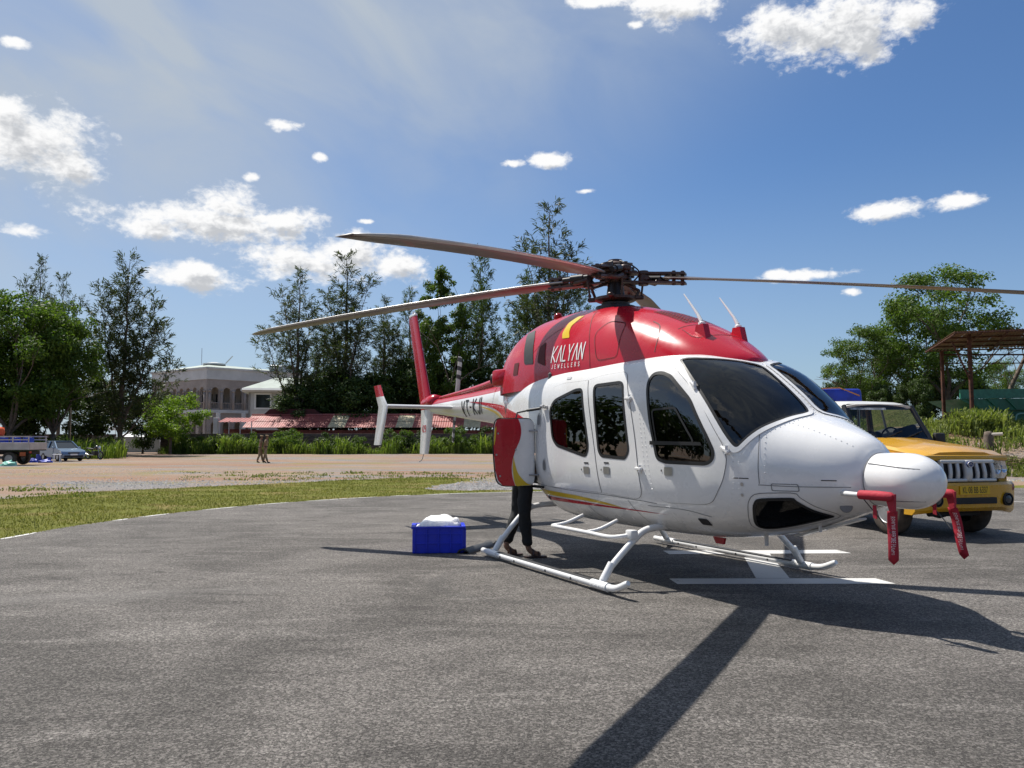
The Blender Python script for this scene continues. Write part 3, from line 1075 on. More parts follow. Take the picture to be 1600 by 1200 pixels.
for i in range(12):
    for j in range(9):
        x = 1.02 + i * 0.042; y = -.19 + j * 0.0475
        bm0.append([Vector((x, y)), Vector((x + .030, y)), Vector((x + .030, y + .034)), Vector((x, y + .034))])
g = lay_text('air_grille', bm0, top, M_SEAMR, cowling, 0.004)
g['kind'] = 'stuff'
plate('grille_frame', top, rrect(1.0, 1.54, -.21, .25, .02, 2), M_SEAMR, cowling, 0.003, 0.06, [rrect(1.008, 1.532, -.202, .242, .016, 2)])
seam('panel_seam', top, [(1.58, -.35), (1.62, 0), (1.58, .35)], M_SEAMR, cowling, 0.008)
seam('panel_seam', top, [(1.62, -.33), (1.84, -.32), (1.88, 0), (1.84, .32), (1.62, .33)], M_SEAMR, cowling, 0.007, smoothn=3)
for s, ax in ((-1, 1.80), (1, 1.80)):
    c = top.hit(ax, 0.235 * s, 0.0)
    bm = bmesh.new()
    prism(bm, [(-.09, -.06), (.10, -.09), (.055, .085), (-.045, .085)], 'Y', -.035, .035)
    for v in bm.verts: v.co += c
    a_ = build('antenna_base', bm, M_RED, cowling)
    bm = bmesh.new()
    lathe(bm, [(.0, .08), (.036, .082), (.034, .105), (.016, .115), (.014, .13)], 'Z', c, 14)
    tube(bm, [c + Vector((0, 0, .11)), c + Vector((-.06, 0, .20)), c + Vector((-.26, 0, .43))], [0.02, 0.014, 0.006], 8)
    build('whip_antenna', bm, M_WHITE, a_, angle=40)
bm = bmesh.new()
lathe(bm, [(.0, 0.0), (.06, 0.0), (.055, .05), (.03, .075), (.001, .08)], 'Z', top.hit(-1.05, -.18, -.005), 16)
build('anti_collision_light', bm, mat('red_lens', (0.25, 0.005, 0.01), 0.15), cowling, smooth=True)
# engine exhaust and its shield behind the cowling
for s in (-1, 1):
    bm = bmesh.new()
    tube(bm, [(-1.70, .46 * s, 2.24), (-2.0, .53 * s, 2.24), (-2.16, .58 * s, 2.25)], [.085, .085, .08], 20)
    e = build('exhaust_pipe', bm, M_HUBD, heli, angle=50)
    bm = bmesh.new()
    box(bm, (-1.95, .50 * s, 2.25), (.34, .25, .24), Euler((0, 0, -.28 * s)), .05, 2)
    build('exhaust_shield', bm, M_RED, heli, angle=40)
bm = bmesh.new()
tube(bm, catmull([(-2.0, 0, 2.38), (-2.40, 0, 2.36), (-2.9, 0, 2.29), (-3.6, 0, 2.235), (-4.6, 0, 2.19), (-5.5, 0, 2.16)], 5), [.33] * 2 + [.30 - .0095 * k for k in range(24)], 16, flat=0.42)
spine = build('driveshaft_cover', bm, M_RED, heli, smooth=True)
# ---- tail: fin, stabiliser, end plates, tail rotor
def airfoil(chord, thick, n=14):
    pts = []
    for k in range(n + 1):
        t = 0.5 - 0.5 * cos(pi * k / n)
        y = 5 * thick * (0.2969 * sqrt(t) - 0.126 * t - 0.3516 * t * t + 0.2843 * t ** 3 - 0.1015 * t ** 4)
        pts.append((t * chord, y * chord))
    return [(x, y) for x, y in reversed(pts)] + [(x, -y) for x, y in pts[1:-1]]


def wing(bm, secs):
    """secs: (leading edge point, chord vector, normal vector, chord, thickness ratio)"""
    rings = []
    for le, cv, nv, ch, th in secs:
        cv = Vector(cv).normalized(); nv = Vector(nv).normalized()
        rings.append([bm.verts.new(Vector(le) + cv * a + nv * b) for a, b in airfoil(ch, th)])
    for a, b in zip(rings, rings[1:]):
        n = len(a)
        for k in range(n):
            bm.faces.new((a[k], a[(k + 1) % n], b[(k + 1) % n], b[k]))
    bm.faces.new(rings[0]); bm.faces.new(rings[-1])


bm = bmesh.new()
wing(bm, [((-6.02, 0, 1.97), (-1, 0, 0), (0, 1, 0), .60, .20), ((-6.40, 0, 2.75), (-1, 0, 0), (0, 1, 0), .54, .17), ((-6.88, 0, 3.80), (-1, 0, 0), (0, 1, 0), .47, .16), ((-6.92, 0, 3.88), (-1, 0, 0), (0, 1, 0), .44, .15)])
fin = build('tail_fin', bm, M_RED, heli, angle=45)
bm = bmesh.new()
box(bm, (-7.12, 0, 3.90), (.34, .07, .05), None, .012, 1)
tube(bm, [(-7.10, 0, 3.92), (-7.10, 0, 3.985)], .025, 10)
build('position_light', bm, M_WHITE, fin, angle=40)
bm = bmesh.new()
wing(bm, [((-6.02, 0, 1.97), (-1, 0, 0), (0, 1, 0), .60, .20), ((-6.10, 0, 1.6), (-1, 0, 0), (0, 1, 0), .53, .19), ((-6.25, 0, 1.13), (-1, 0, 0), (0, 1, 0), .43, .19)])
vfin = build('ventral_fin', bm, M_WHITE, heli, angle=45)
bm = bmesh.new()
tube(bm, catmull([(-6.45, 0, 1.14), (-6.55, 0, 1.02), (-6.72, 0, .97)], 4), .008, 6)
build('tail_stinger', bm, M_STEEL, vfin)
fvh = BVHTree.FromObject(vfin, bpy.context.evaluated_depsgraph_get())
q, _ = stroke_text('429', -6.46, 1.55, .12, .8, .018, .025, .2)
lay_text('type_number', q, Frame(fvh, (0, 1, 0), (1, 0, 0)), M_RED, vfin, 0.004)
bm = bmesh.new()
wing(bm, [((-4.62, y, 1.955), (-1, 0, 0), (0, 0, -1), .52, .13) for y in (-1.32, -.8, -.2, .2, .8, 1.32)])
stab = build('horizontal_stabiliser', bm, M_GREY, heli, angle=45)
for s in (-1, 1):
    bm = bmesh.new()
    wing(bm, [((-4.98, 1.34 * s, 2.32), (-1, 0, 0), (0, 1, 0), .38, .10), ((-4.80, 1.34 * s, 2.12), (-1, 0, 0), (0, 1, 0), .42, .10), ((-4.58, 1.34 * s, 1.95), (-1, 0, 0), (0, 1, 0), .50, .10),
              ((-4.72, 1.34 * s, 1.65), (-1, 0, 0), (0, 1, 0), .46, .10), ((-4.92, 1.34 * s, 1.31), (-1, 0, 0), (0, 1, 0), .40, .10)])
    ep = build('end_plate', bm, M_WHITE, heli, angle=45)
    ep.data.materials.append(M_RED)
    for f in ep.data.polygons:
        if f.center.z > 2.11: f.material_index = 1
bm = bmesh.new()
tube(bm, [(-5.70, 0, 2.09), (-5.95, 0, 2.10), (-6.35, 0, 2.08)], [.13, .15, .11], 16)
build('tail_gearbox', bm, M_RED, heli, smooth=True)
# tail rotor: hub on the far side, four scissored blades
trc = Vector((-5.95, .42, 2.16))
bm = bmesh.new()
lathe(bm, [(.001, -.30), (.06, -.30), (.055, -.05), (.10, -.04), (.10, .04), (.05, .06), (.001, .07)], 'Y', trc, 16)
trot = build('tail_rotor_hub', bm, M_HUB, heli, angle=40)
M_TRB = bpy.data.materials.new('tail_blade_bands')
M_TRB.use_nodes = True
t = NT(M_TRB.node_tree)
pp = M_TRB.node_tree.nodes['Principled BSDF']
co = t.n('ShaderNodeTexCoord').outputs['Object']
ln = t.vm('LENGTH', t.vm('SUBTRACT', co, tuple(trc)), None, 1)
band = t.m('GREATER_THAN', t.m('FRACT', t.m('MULTIPLY', ln, 6.2)), 0.5)
band = t.m('MULTIPLY', band, t.m('GREATER_THAN', ln, 0.36))
M_TRB.node_tree.links.new(t.mix(band, (0.42, 0.42, 0.42), (0.03, 0.03, 0.035)), pp.inputs['Base Color'])
pp.inputs['Roughness'].default_value = 0.4
for a in (78, 258, 12, 192):
    A = radians(a)
    d = Vector((cos(A), 0, sin(A))); c_ = Vector((-sin(A), 0, cos(A)))
    bm = bmesh.new()
    wing(bm, [(trc + d * r + c_ * .07 + Vector((0, .03, 0)), -c_ + Vector((0, .12, 0)), (0, 1, 0), ch, .13) for r, ch in ((.10, .12), (.2, .16), (.78, .16), (.82, .13))])
    build('tail_rotor_blade', bm, M_TRB, heli, angle=45)

# ---- landing skids
SK_Y, XF, XR = 1.29, 1.57, -.70
for s in (-1, 1):
    bm = bmesh.new()
    y = SK_Y * s
    pts = catmull([(-.98, y, .065), (-.6, y, .06), (.4, y, .06), (1.4, y, .06), (1.70, y, .061), (1.83, y, .075), (1.94, y, .115), (2.01, y, .15)], 5)
    tube(bm, pts, [.033] * (len(pts) - 6) + [.033, .033, .032, .030, .027, .022], 14)
    sk = build('skid_tube', bm, M_WHITE, heli, angle=45)
    bm = bmesh.new()
    box(bm, (.45, y - .005 * s, .092), (2.0, .05, .010), None, .004, 1)
    build('tread_strip', bm, M_DARK, sk)
    for xx in (XF, XR):
        bm = bmesh.new()
        tube(bm, [(xx - .13, y, .061), (xx + .13, y, .061)], .042, 14)
        for dx in (-.09, -.03, .03, .09):
            tube(bm, [(xx + dx, y - .050, .06), (xx + dx, y + .050, .06)], .007, 6)
        build('saddle', bm, M_WHITE, sk, angle=45)
    bm = bmesh.new()
    for xx in (-.45, -.1, .6, 1.1):
        tube(bm, [(xx, y - .036, .055), (xx, y - .02, .055)], .013, 8)
    build('skid_plug', bm, M_DARK, sk)
    for xx, zt in ((XF, .55), (XR, .60)):
        bm = bmesh.new()
        pts = catmull([(xx, y, .07), (xx, (SK_Y - .10) * s, .20), (xx, (SK_Y - .36) * s, zt - .12), (xx, (SK_Y - .52) * s, zt - .015), (xx, (SK_Y - .78) * s, zt + .01), (xx, 0, zt + .01)], 6)
        tube(bm, pts, [.028 + .005 * min(1, k / 12) for k in range(len(pts))], 14)
        ct = build('cross_tube', bm, M_WHITE, heli, smooth=True)
        bm = bmesh.new()
        a, b = Vector((xx, (SK_Y - .03) * s, .10)), Vector((xx, (SK_Y - .13) * s, .25))
        tube(bm, [a, b], .038, 14)
        build('cuff', bm, M_WHITE, ct, angle=45)
    # boarding step between the cross tubes
    bm = bmesh.new()
    ys = 1.06 * s
    tube(bm, catmull([(.30, ys, .47), (1.0, ys, .47), (1.42, ys, .47), (1.57, .93 * s, .50)], 5), .021, 10)
    tube(bm, catmull([(.30, ys, .47), (.36, .92 * s, .50), (.42, .74 * s, .58)], 4), .021, 10)
    tube(bm, catmull([(.98, ys, .47), (1.02, .92 * s, .50), (1.06, .74 * s, .58)], 4), .02, 10)
    st = build('boarding_step', bm, M_WHITE, heli, smooth=True)
    bm = bmesh.new()
    box(bm, (1.57, .93 * s, .505), (.10, .085, .085), None, .015, 2)
    build('step_clamp', bm, M_WHITE, st, angle=40)
bm = bmesh.new()
box(bm, (3.05, 0, .665), (.70, .10, .02), Euler((0, -.30, 0)), .006, 1)
build('belly_keel', bm, M_GREY, heli)
for i, (x, y, z, sx_, sz_) in enumerate(((1.9, -.15, .44, .16, .06), (2.55, -.2, .52, .03, .10), (3.05, -.1, .67, .02, .07), (.9, .1, .43, .2, .05))):
    bm = bmesh.new()
    prism(bm, [(-sx_ / 2, sz_ / 2), (sx_ / 2, sz_ / 2), (sx_ / 2.6, -sz_ / 2), (-sx_ / 4, -sz_ / 2)], 'Y', y - .012, y + .012)
    for v in bm.verts: v.co += Vector((x, 0, z))
    build('belly_antenna', bm, M_RED if i == 0 else M_GREY, heli)
bm = bmesh.new()
lathe(bm, [(.001, -.008), (.06, -.006), (.055, .004), (.001, .008)], 'Z', (0, 0, 0), 16)
c = ch_fr[-1].hit(*to_uv(ch_fr[-1], [(3.40, -.2, .90)], -1)[0], 0.003)
for v in bm.verts: v.co = Matrix.Rotation(radians(90), 3, 'Y') @ v.co * 0.8
for v in bm.verts: v.co = Matrix.Rotation(radians(-48), 3, 'Z') @ v.co + c
build('static_port', bm, M_SEAM, heli)

# ---- open baggage door, bay and strut
bm = bmesh.new()
box(bm, (-.88, -.38, 1.24), (.62, .70, .74))
for f in bm.faces: f.normal_flip()
bay = build('baggage_bay', bm, M_DARK, heli)
bd = empty('baggage_door', (-.52, -.83, 0), 0, heli)
# flat door panel drawn in (distance from hinge, height), swung out a little past square
ANG = radians(79)
DX, DY = Vector((-cos(ANG), -sin(ANG), 0)), Vector((sin(ANG), -cos(ANG), 0))   # along the door, outer face normal (towards the nose)
if DY.x < 0: DY = -DY


def dpt(a, b, off):
    bulge = 0.03 * (1 - ((a - .34) / .36) ** 2)
    a *= 0.76
    return DX * a + DY * (off + bulge) + Vector((0, 0, b))


def door_patch(name, outer, m, parent, off, holes=(), step=.05):
    bm = flat_mesh(outer, holes, step)
    for v in bm.verts: v.co = dpt(v.co.x, v.co.y, off)
    for f in bm.faces:
        f.normal_update()
        if f.normal.dot(DY) < 0: f.normal_flip()
    return build(name, bm, m, parent, smooth=True)


dout = roundpoly([(.0, .855), (.0, 1.645), (.64, 1.645), (.67, 1.40), (.645, 1.05), (.60, .855)], [.10, .12, .09, .3, .3, .16], 6)
panel = door_patch('door_panel', dout, M_WHITE, bd, 0.0)
md = panel.modifiers.new('thickness', 'SOLIDIFY'); md.thickness = 0.035; md.offset = -1
rin = [(.28, 1.645)] + [tuple(v) for v in [(.245, 1.58), (.23, 1.50), (.25, 1.40), (.32, 1.28), (.37, 1.16), (.385, 1.05), (.37, .95), (.33, .856)]]
rin = [p.to_2d()[:] for p in catmull([(a, b, 0) for a, b in rin], 4)]
red = rin + [(.60 - .155, .856), (.53, .862), (.60, .92), (.64, 1.03), (.668, 1.30), (.663, 1.45), (.648, 1.58), (.62, 1.63), (.58, 1.644)]
door_patch('red_field', red, M_RED, bd, 0.0035)
yel = [p.to_2d()[:] for p in catmull([(a, b, 0) for a, b in [(.36, 1.20), (.30, 1.03), (.22, .94), (.12, .875), (.055, .872)]], 4)] + \
      [p.to_2d()[:] for p in catmull([(a, b, 0) for a, b in [(.10, .858), (.22, .857), (.315, .857), (.355, .95), (.368, 1.06), (.365, 1.13)]], 4)]
door_patch('yellow_field', yel, M_YEL, bd, 0.0045)
door_patch('yellow_corner', [(.628, 1.56), (.655, 1.52), (.663, 1.42), (.665, 1.33), (.655, 1.34), (.64, 1.40), (.63, 1.48)], M_YEL, bd, 0.005)
door_patch('door_seal', inset(dout, -.012), M_BLACK, bd, -0.034, [inset(dout, .05)])
bm = bmesh.new()
for (a, b) in ((.02, 1.50), (.02, .98)):
    P_ = dpt(a, b, .02)
    tube(bm, [P_ - DX * .07, P_ + DX * .06], .011, 8)
build('door_hinge', bm, M_STEEL, bd)
bm = bmesh.new()
for (a, b) in ((.60, 1.47), (.625, 1.22), (.57, .97), (.32, 1.28)):
    lathe(bm, [(.001, 0), (.012, 0), (.01, .006), (.001, .008)], 'Z', dpt(a, b, .006), 10, DY.to_track_quat('Z', 'Y').to_matrix())
build('door_latch', bm, M_STEEL, bd)
bm = bmesh.new()
tube(bm, [(-.36, -.84, 1.765), (-.52, -.93, 1.745)], .017, 10)
tube(bm, [(-.50, -.92, 1.747), (-.60, -1.02, 1.72)], .010, 8)
tube(bm, [(-.60, -1.02, 1.72), (-.575, -1.06, 1.63)], .009, 8)
build('gas_strut', bm, M_BLACK, heli)
bm = bmesh.new()
tube(bm, [(-.27, -.845, 1.785), (-.33, -.845, 1.785)], .022, 10)
tube(bm, [(-.23, -.82, 1.78), (-.23, -.86, 1.78)], .022, 10)
build('strut_bracket', bm, M_STEEL, heli)
bm = bmesh.new()
box(bm, (-.47, -.81, .842), (.22, .05, .03), None, .006, 1)
build('sill_guard', bm, M_BLACK, heli)

# ---- cabin interior
bm = bmesh.new()
box(bm, (.85, 0, .74), (2.3, 1.30, .05))
build('cabin_floor', bm, M_LINING, heli)
bm = bmesh.new()
box(bm, (-.36, 0, 1.45), (.06, 1.45, 1.5), None, .02, 1)
build('rear_bulkhead', bm, M_LINING, heli)


def seat(x, y, face, tall, m):
    e = empty('cabin_seat', (x, y, 0), 0 if face > 0 else pi, heli)
    bm = bmesh.new(); box(bm, (.05, 0, .98), (.46, .46, .14), None, .05, 3); build('seat_cushion', bm, m, e, smooth=True)
    bm = bmesh.new(); box(bm, (-.22, 0, 1.32), (.13, .46, .66 * tall), Euler((0, -.14, 0)), .05, 3); build('seat_back', bm, m, e, smooth=True)
    bm = bmesh.new(); box(bm, (-.285, 0, 1.32 + .41 * tall), (.10, .26, .19), Euler((0, -.14, 0)), .04, 3); build('headrest', bm, m, e, smooth=True)
    bm = bmesh.new(); box(bm, (.03, 0, .80), (.36, .34, .28), None, .02, 1); build('seat_base', bm, M_DARK, e)


for y in (-.38, .38):
    seat(1.95, y, 1, 1.0, M_LEATHER)
    seat(0.95, y, -1, 1.0, M_LEATHER)
for y in (-.46, 0, .46):
    seat(0.02, y, 1, 1.0, M_LEATHER)
bm = bmesh.new()
prism(bm, [(2.60, 1.46), (2.86, 1.44), (2.90, 1.20), (2.60, .75), (2.52, .75), (2.52, 1.38)], 'Y', -.44, .44)
build('instrument_panel', bm, M_DARK, heli)
bm = bmesh.new()
box(bm, (2.66, 0, 1.505), (.46, .98, .03), Euler((0, .10, 0)), .012, 2)
build('glareshield', bm, mat('glareshield_grey', (0.10, 0.10, 0.105), 0.7), heli)
for y in (-.38, .38):
    bm = bmesh.new()
    tube(bm, catmull([(2.22, y, .70), (2.30, y, .95), (2.25, y, 1.15), (2.24, y, 1.30)], 4), .016, 8)
    build('cyclic_stick', bm, M_DARK, heli)
bm = bmesh.new()
tube(bm, [(2.33, -.05, 2.02), (2.60, -.05, 1.84), (2.92, -.05, 1.57)], .03, 8)
tube(bm, [(2.33, .05, 2.02), (2.60, .05, 1.84), (2.92, .05, 1.57)], .03, 8)
build('centre_post', bm, M_DARK, heli)

# ---- mast, swashplate, hub
TILT = 0.06
HUBZ = 3.34
bm = bmesh.new()
lathe(bm, [(.001, 2.90), (.25, 2.90), (.24, 2.985), (.17, 3.0), (.17, 3.03), (.12, 3.05), (.10, 3.2), (.085, 3.28), (.001, 3.28)], 'Z', (0, 0, 0), 28)
build('mast_fairing', bm, M_HUBD, heli, angle=40)
bm = bmesh.new()
lathe(bm, [(.10, 3.045), (.22, 3.05), (.25, 3.065), (.25, 3.095), (.18, 3.11), (.10, 3.125)], 'Z', (0, 0, 0), 28)
for k in range(4):
    a = radians(45) + k * pi / 2
    box(bm, (.27 * cos(a), .27 * sin(a), 3.085), (.14, .07, .05), Euler((0, 0, a)), .012, 1)
build('swashplate', bm, M_HUB, heli, angle=40)
bm = bmesh.new()
lathe(bm, [(.001, 3.24), (.075, 3.24), (.075, 3.46), (.13, 3.46), (.14, 3.50), (.09, 3.53), (.085, 3.555), (.001, 3.56)], 'Z', (0, 0, 0), 24)
lathe(bm, [(.10, 3.30), (.19, 3.305), (.19, 3.345), (.10, 3.35)], 'Z', (0, 0, 0), 24)
lathe(bm, [(.10, 3.40), (.20, 3.405), (.20, 3.445), (.10, 3.45)], 'Z', (0, 0, 0), 24)
for k in range(8):
    a = k * pi / 4 + .2
    tube(bm, [(.15 * cos(a), .15 * sin(a), 3.28), (.15 * cos(a), .15 * sin(a), 3.48)], .014, 8)
build('rotor_hub', bm, M_HUB, heli, angle=40)
bm = bmesh.new()
for k in range(2):
    a = 1.0 + k * pi
    P0 = Vector((.11 * cos(a), .11 * sin(a), 3.27)); P1 = Vector((.30 * cos(a + .3), .30 * sin(a + .3), 3.20)); P2 = Vector((.24 * cos(a), .24 * sin(a), 3.09))
    tube(bm, [P0, P1], .018, 8); tube(bm, [P1, P2], .018, 8)
build('scissor_link', bm, M_HUB, heli)
DROOP, RAD = 0.66, 5.49
PSI = 2.755 - HTH
bm_h = bmesh.new()
for k in range(4):
    a = PSI + k * pi / 2
    d = Vector((cos(a), sin(a), 0)); c_ = Vector((-sin(a), cos(a), 0))
    tl = -math.tan(TILT) * cos(a)
    dr = (DROOP, DROOP - .03, DROOP - .22, DROOP)[k]      # each blade settles a little differently

    def at(r, up=0.0, side=0.0):
        tt = r / RAD
        return d * r + c_ * side + Vector((0, 0, HUBZ + 0.02 + r * tl - dr * (.72 * tt + .28 * tt * tt) + up))
    off = 0.045 if k % 2 else -0.02
    # flexible yoke arm: two plates, bearing and bolts
    bm = bmesh.new()
    for up in (.055, -.055):
        ring = []
        for r, w in ((.10, .10), (.30, .075), (.5, .062), (.70, .075), (.84, .06)):
            ring.append((r, w))
        top_, bot_ = [], []
        for r, w in ring:
            top_.append((bm.verts.new(at(r, off * (1 - r) + up + .012, w)), bm.verts.new(at(r, off * (1 - r) + up + .012, -w))))
            bot_.append((bm.verts.new(at(r, off * (1 - r) + up - .012, w)), bm.verts.new(at(r, off * (1 - r) + up - .012, -w))))
        for i in range(len(ring) - 1):
            bm.faces.new((top_[i][0], top_[i][1], top_[i + 1][1], top_[i + 1][0]))
            bm.faces.new((bot_[i][0], bot_[i + 1][0], bot_[i + 1][1], bot_[i][1]))
            bm.faces.new((top_[i][0], top_[i + 1][0], bot_[i + 1][0], bot_[i][0]))
            bm.faces.new((top_[i][1], bot_[i][1], bot_[i + 1][1], top_[i + 1][1]))
        bm.faces.new((top_[0][0], bot_[0][0], bot_[0][1], top_[0][1])); bm.faces.new((top_[-1][0], top_[-1][1], bot_[-1][1], bot_[-1][0]))
    tube(bm, [at(.34, off, 0) - Vector((0, 0, .08)), at(.34, off, 0) + Vector((0, 0, .09))], .06, 12)
    tube(bm, [at(.40, off, -.10), at(.40, off, .16)], .028, 8)
    for r in (.70, .80):
        tube(bm, [at(r, -.085), at(r, .085)], .022, 8)
    arm = build('yoke_arm', bm, M_HUB, heli, angle=35)
    bm = bmesh.new()
    tube(bm, [at(.30, off + .02, .14), at(.62, off * .5 + .01, .12)], .032, 10)
    tube(bm, [at(.36, off + .02, .137), at(.52, off * .6 + .015, .126)], .045, 10)
    build('lead_lag_damper', bm, M_HUBD, arm, angle=40)
    # pitch horn and link
    bm = bmesh.new()
    lk = at(.30, 0, .16)
    lk.z = HUBZ - .03
    tube(bm, [at(.55, -.02, .0), at(.45, -.05, .14), lk], [.03, .03, .025], 8)
    build('pitch_horn', bm, M_HUB, arm, smooth=True)
    bm = bmesh.new()
    low = Vector((lk.x * .92, lk.y * .92, 3.085))
    tube(bm, [lk, low], .013, 8)
    tube(bm, [lk.lerp(low, .08), lk.lerp(low, .2)], .02, 8)
    tube(bm, [lk.lerp(low, .8), lk.lerp(low, .93)], .02, 8)
    build('pitch_link', bm, M_HUB, heli, angle=40)
    # blade: cuff, twist, drooping span, swept tip
    bm = bmesh.new()
    secs = []
    N = 46
    for i in range(N + 1):
        r = .60 + (RAD - .60) * i / N
        ch = .270
        if r < 1.15: ch = .15 + .12 * ((r - .60) / .55) ** 0.8
        sweep = 0.0
        if r > 5.05:
            q = (r - 5.05) / (RAD - 5.05); ch = .270 - .14 * q ** 1.6; sweep = .075 * q * q
        tw = radians(11 - 9 * (r / RAD))
        cv = (-c_ * cos(tw) + Vector((0, 0, -1)) * sin(tw))
        nv = (Vector((0, 0, 1)) * cos(tw) - c_ * sin(tw))
        th = .115 if r > 1.1 else .30 - .185 * ((r - .60) / .5)
        le = at(r) + c_ * (ch * .28 - sweep) + Vector((0, 0, 1)) * (ch * .28 * sin(tw))
        secs.append((le, cv, nv, ch, th))
    wing(bm, secs)
    bl = build('rotor_blade', bm, M_BLADE, heli, smooth=True)
    bl.data.materials.append(M_LE)
    nring = 2 * 14
    for f in bl.data.polygons:
        if len(f.vertices) == 4:
            js = [v % nring for v in f.vertices]
            if all(11 <= j <= 17 for j in js): f.material_index = 1
for k in range(4):
    a = PSI + k * pi / 2 + pi / 4
    bm = bmesh.new()
    box(bm, (.20 * cos(a), .20 * sin(a), 3.425), (.17, .11, .06), Euler((0, .1, a)), .012, 1)
    tube(bm, [(.24 * cos(a), .24 * sin(a), 3.36), (.24 * cos(a), .24 * sin(a), 3.49)], .024, 8)
    tube(bm, [(.24 * cos(a), .24 * sin(a), 3.47), (.20 * cos(a + .9), .20 * sin(a + .9), 3.50)], .014, 6)
    build('hub_fitting', bm, M_HUB if k % 2 else M_HUBD, heli, angle=40)
    bm = bmesh.new()
    tube(bm, catmull([(.10 * cos(a), .10 * sin(a), 3.53), (.26 * cos(a + .2), .26 * sin(a + .2), 3.46), (.33 * cos(a + .5), .33 * sin(a + .5), 3.36), (.22 * cos(a + .7), .22 * sin(a + .7), 3.27)], 5), .009, 6)
    build('hub_cable', bm, M_HUBD, heli, smooth=True)
bm = bmesh.new()
pts = []
for k in range(17):
    a = k * 1.1
    pts.append(Vector((.14 * cos(a), .14 * sin(a), 3.30 + .012 * k)))
tube(bm, catmull(pts, 4), .008, 6)
build('hub_wiring', bm, M_HUBD, heli, smooth=True)

# ================================================================== the ground
PAD_C, PAD_R = Vector((3.3, 11.15)), 10.55


def sstep(a, b, x):
    t = max(0.0, min(1.0, (x - a) / (b - a)))
    return t * t * (3 - 2 * t)


def ground_z(x, y):
    """flat field with a raised bank on the right and slight unevenness away from the pad"""
    d = sqrt((x - PAD_C.x) ** 2 + (y - PAD_C.y) ** 2)
    bank = 2.1 * sstep(29.5, 39.0, y) * sstep(10.0, 17.0, x) * (1 - sstep(70, 95, y))
    rough = mnoise.noise(Vector((x * 0.09, y * 0.09, 0.3))) * 0.10 + mnoise.noise(Vector((x * 0.35, y * 0.35, 5.1))) * 0.03
    far = sstep(13.5, 22.0, d)
    if x > 8 and y < 26: far = 0.0
    return bank + rough * far * (0.7 + bank * 0.8)


def axis_steps(lo, hi, fine_lo, fine_hi, step):
    out = []
    v = fine_lo
    while v <= fine_hi + 1e-6:
        out.append(v); v += step
    k, v = step, fine_hi
    while v < hi:
        k *= 1.35; v += k; out.append(min(v, hi))
    k, v = step, fine_lo
    while v > lo:
        k *= 1.35; v -= k; out.insert(0, max(v, lo))
    return out


def ground_mat():
    m = bpy.data.materials.new('dirt_field')
    m.use_nodes = True
    t = NT(m.node_tree)
    p = m.node_tree.nodes['Principled BSDF']
    co = t.n('ShaderNodeTexCoord').outputs['Object']
    st = t.vm('MULTIPLY', co, (0.45, 1.0, 1.0))
    n1 = t.noise(st, 0.16, 6, 0.6, 0.6)
    n2 = t.noise(t.vm('ADD', st, (31, 7, 0)), 0.22, 6, 0.62, 0.5)
    n3 = t.noise(t.vm('ADD', st, (3, 57, 0)), 0.30, 6, 0.65, 0.4)
    fine = t.noise(co, 14.0, 5, 0.7)
    grit = t.n('ShaderNodeTexVoronoi', {'Vector': co, 'Scale': 16.0})
    dirt = t.mix(t.maprange(n1, 0.35, 0.68), (0.305, 0.190, 0.132), (0.345, 0.268, 0.205))
    dirt = t.mix(t.maprange(fine, 0.3, 0.75), t.mix(1.0, dirt, (0.72, 0.70, 0.68), 'MULTIPLY'), dirt)
    stone = t.mix(t.maprange(grit.outputs['Distance'], 0.05, 0.5), (0.38, 0.365, 0.35), (0.19, 0.18, 0.175))
    col = t.mix(t.m('MULTIPLY', t.maprange(n2, 0.47, 0.60), 0.9), dirt, stone)
    dry = t.mix(t.maprange(fine, 0.3, 0.7), (0.165, 0.155, 0.045), (0.27, 0.22, 0.085))
    col = t.mix(t.m('MULTIPLY', t.maprange(n3, 0.55, 0.63), 0.8), col, dry)
    m.node_tree.links.new(col, p.inputs['Base Color'])
    p.inputs['Roughness'].default_value = 0.95
    p.inputs['Specular IOR Level'].default_value = 0.15
    b = t.n('ShaderNodeBump', {'Strength': 0.7, 'Distance': 0.06, 'Height': t.m('ADD', fine, t.m('MULTIPLY', grit.outputs['Distance'], 0.8))})
    m.node_tree.links.new(b.outputs[0], p.inputs['Normal'])
    return m


xs = axis_steps(-900, 900, -48, 52, 1.0)
ys = axis_steps(-600, 1500, -4, 112, 1.0)
V = [(x, y, ground_z(x, y) - 0.012) for y in ys for x in xs]
nx = len(xs)
Fc = [(j * nx + i, j * nx + i + 1, (j + 1) * nx + i + 1, (j + 1) * nx + i) for j in range(len(ys) - 1) for i in range(nx - 1)]
ground = pydata('ground', V, Fc, ground_mat(), None, True)
tag(ground, kind='structure')


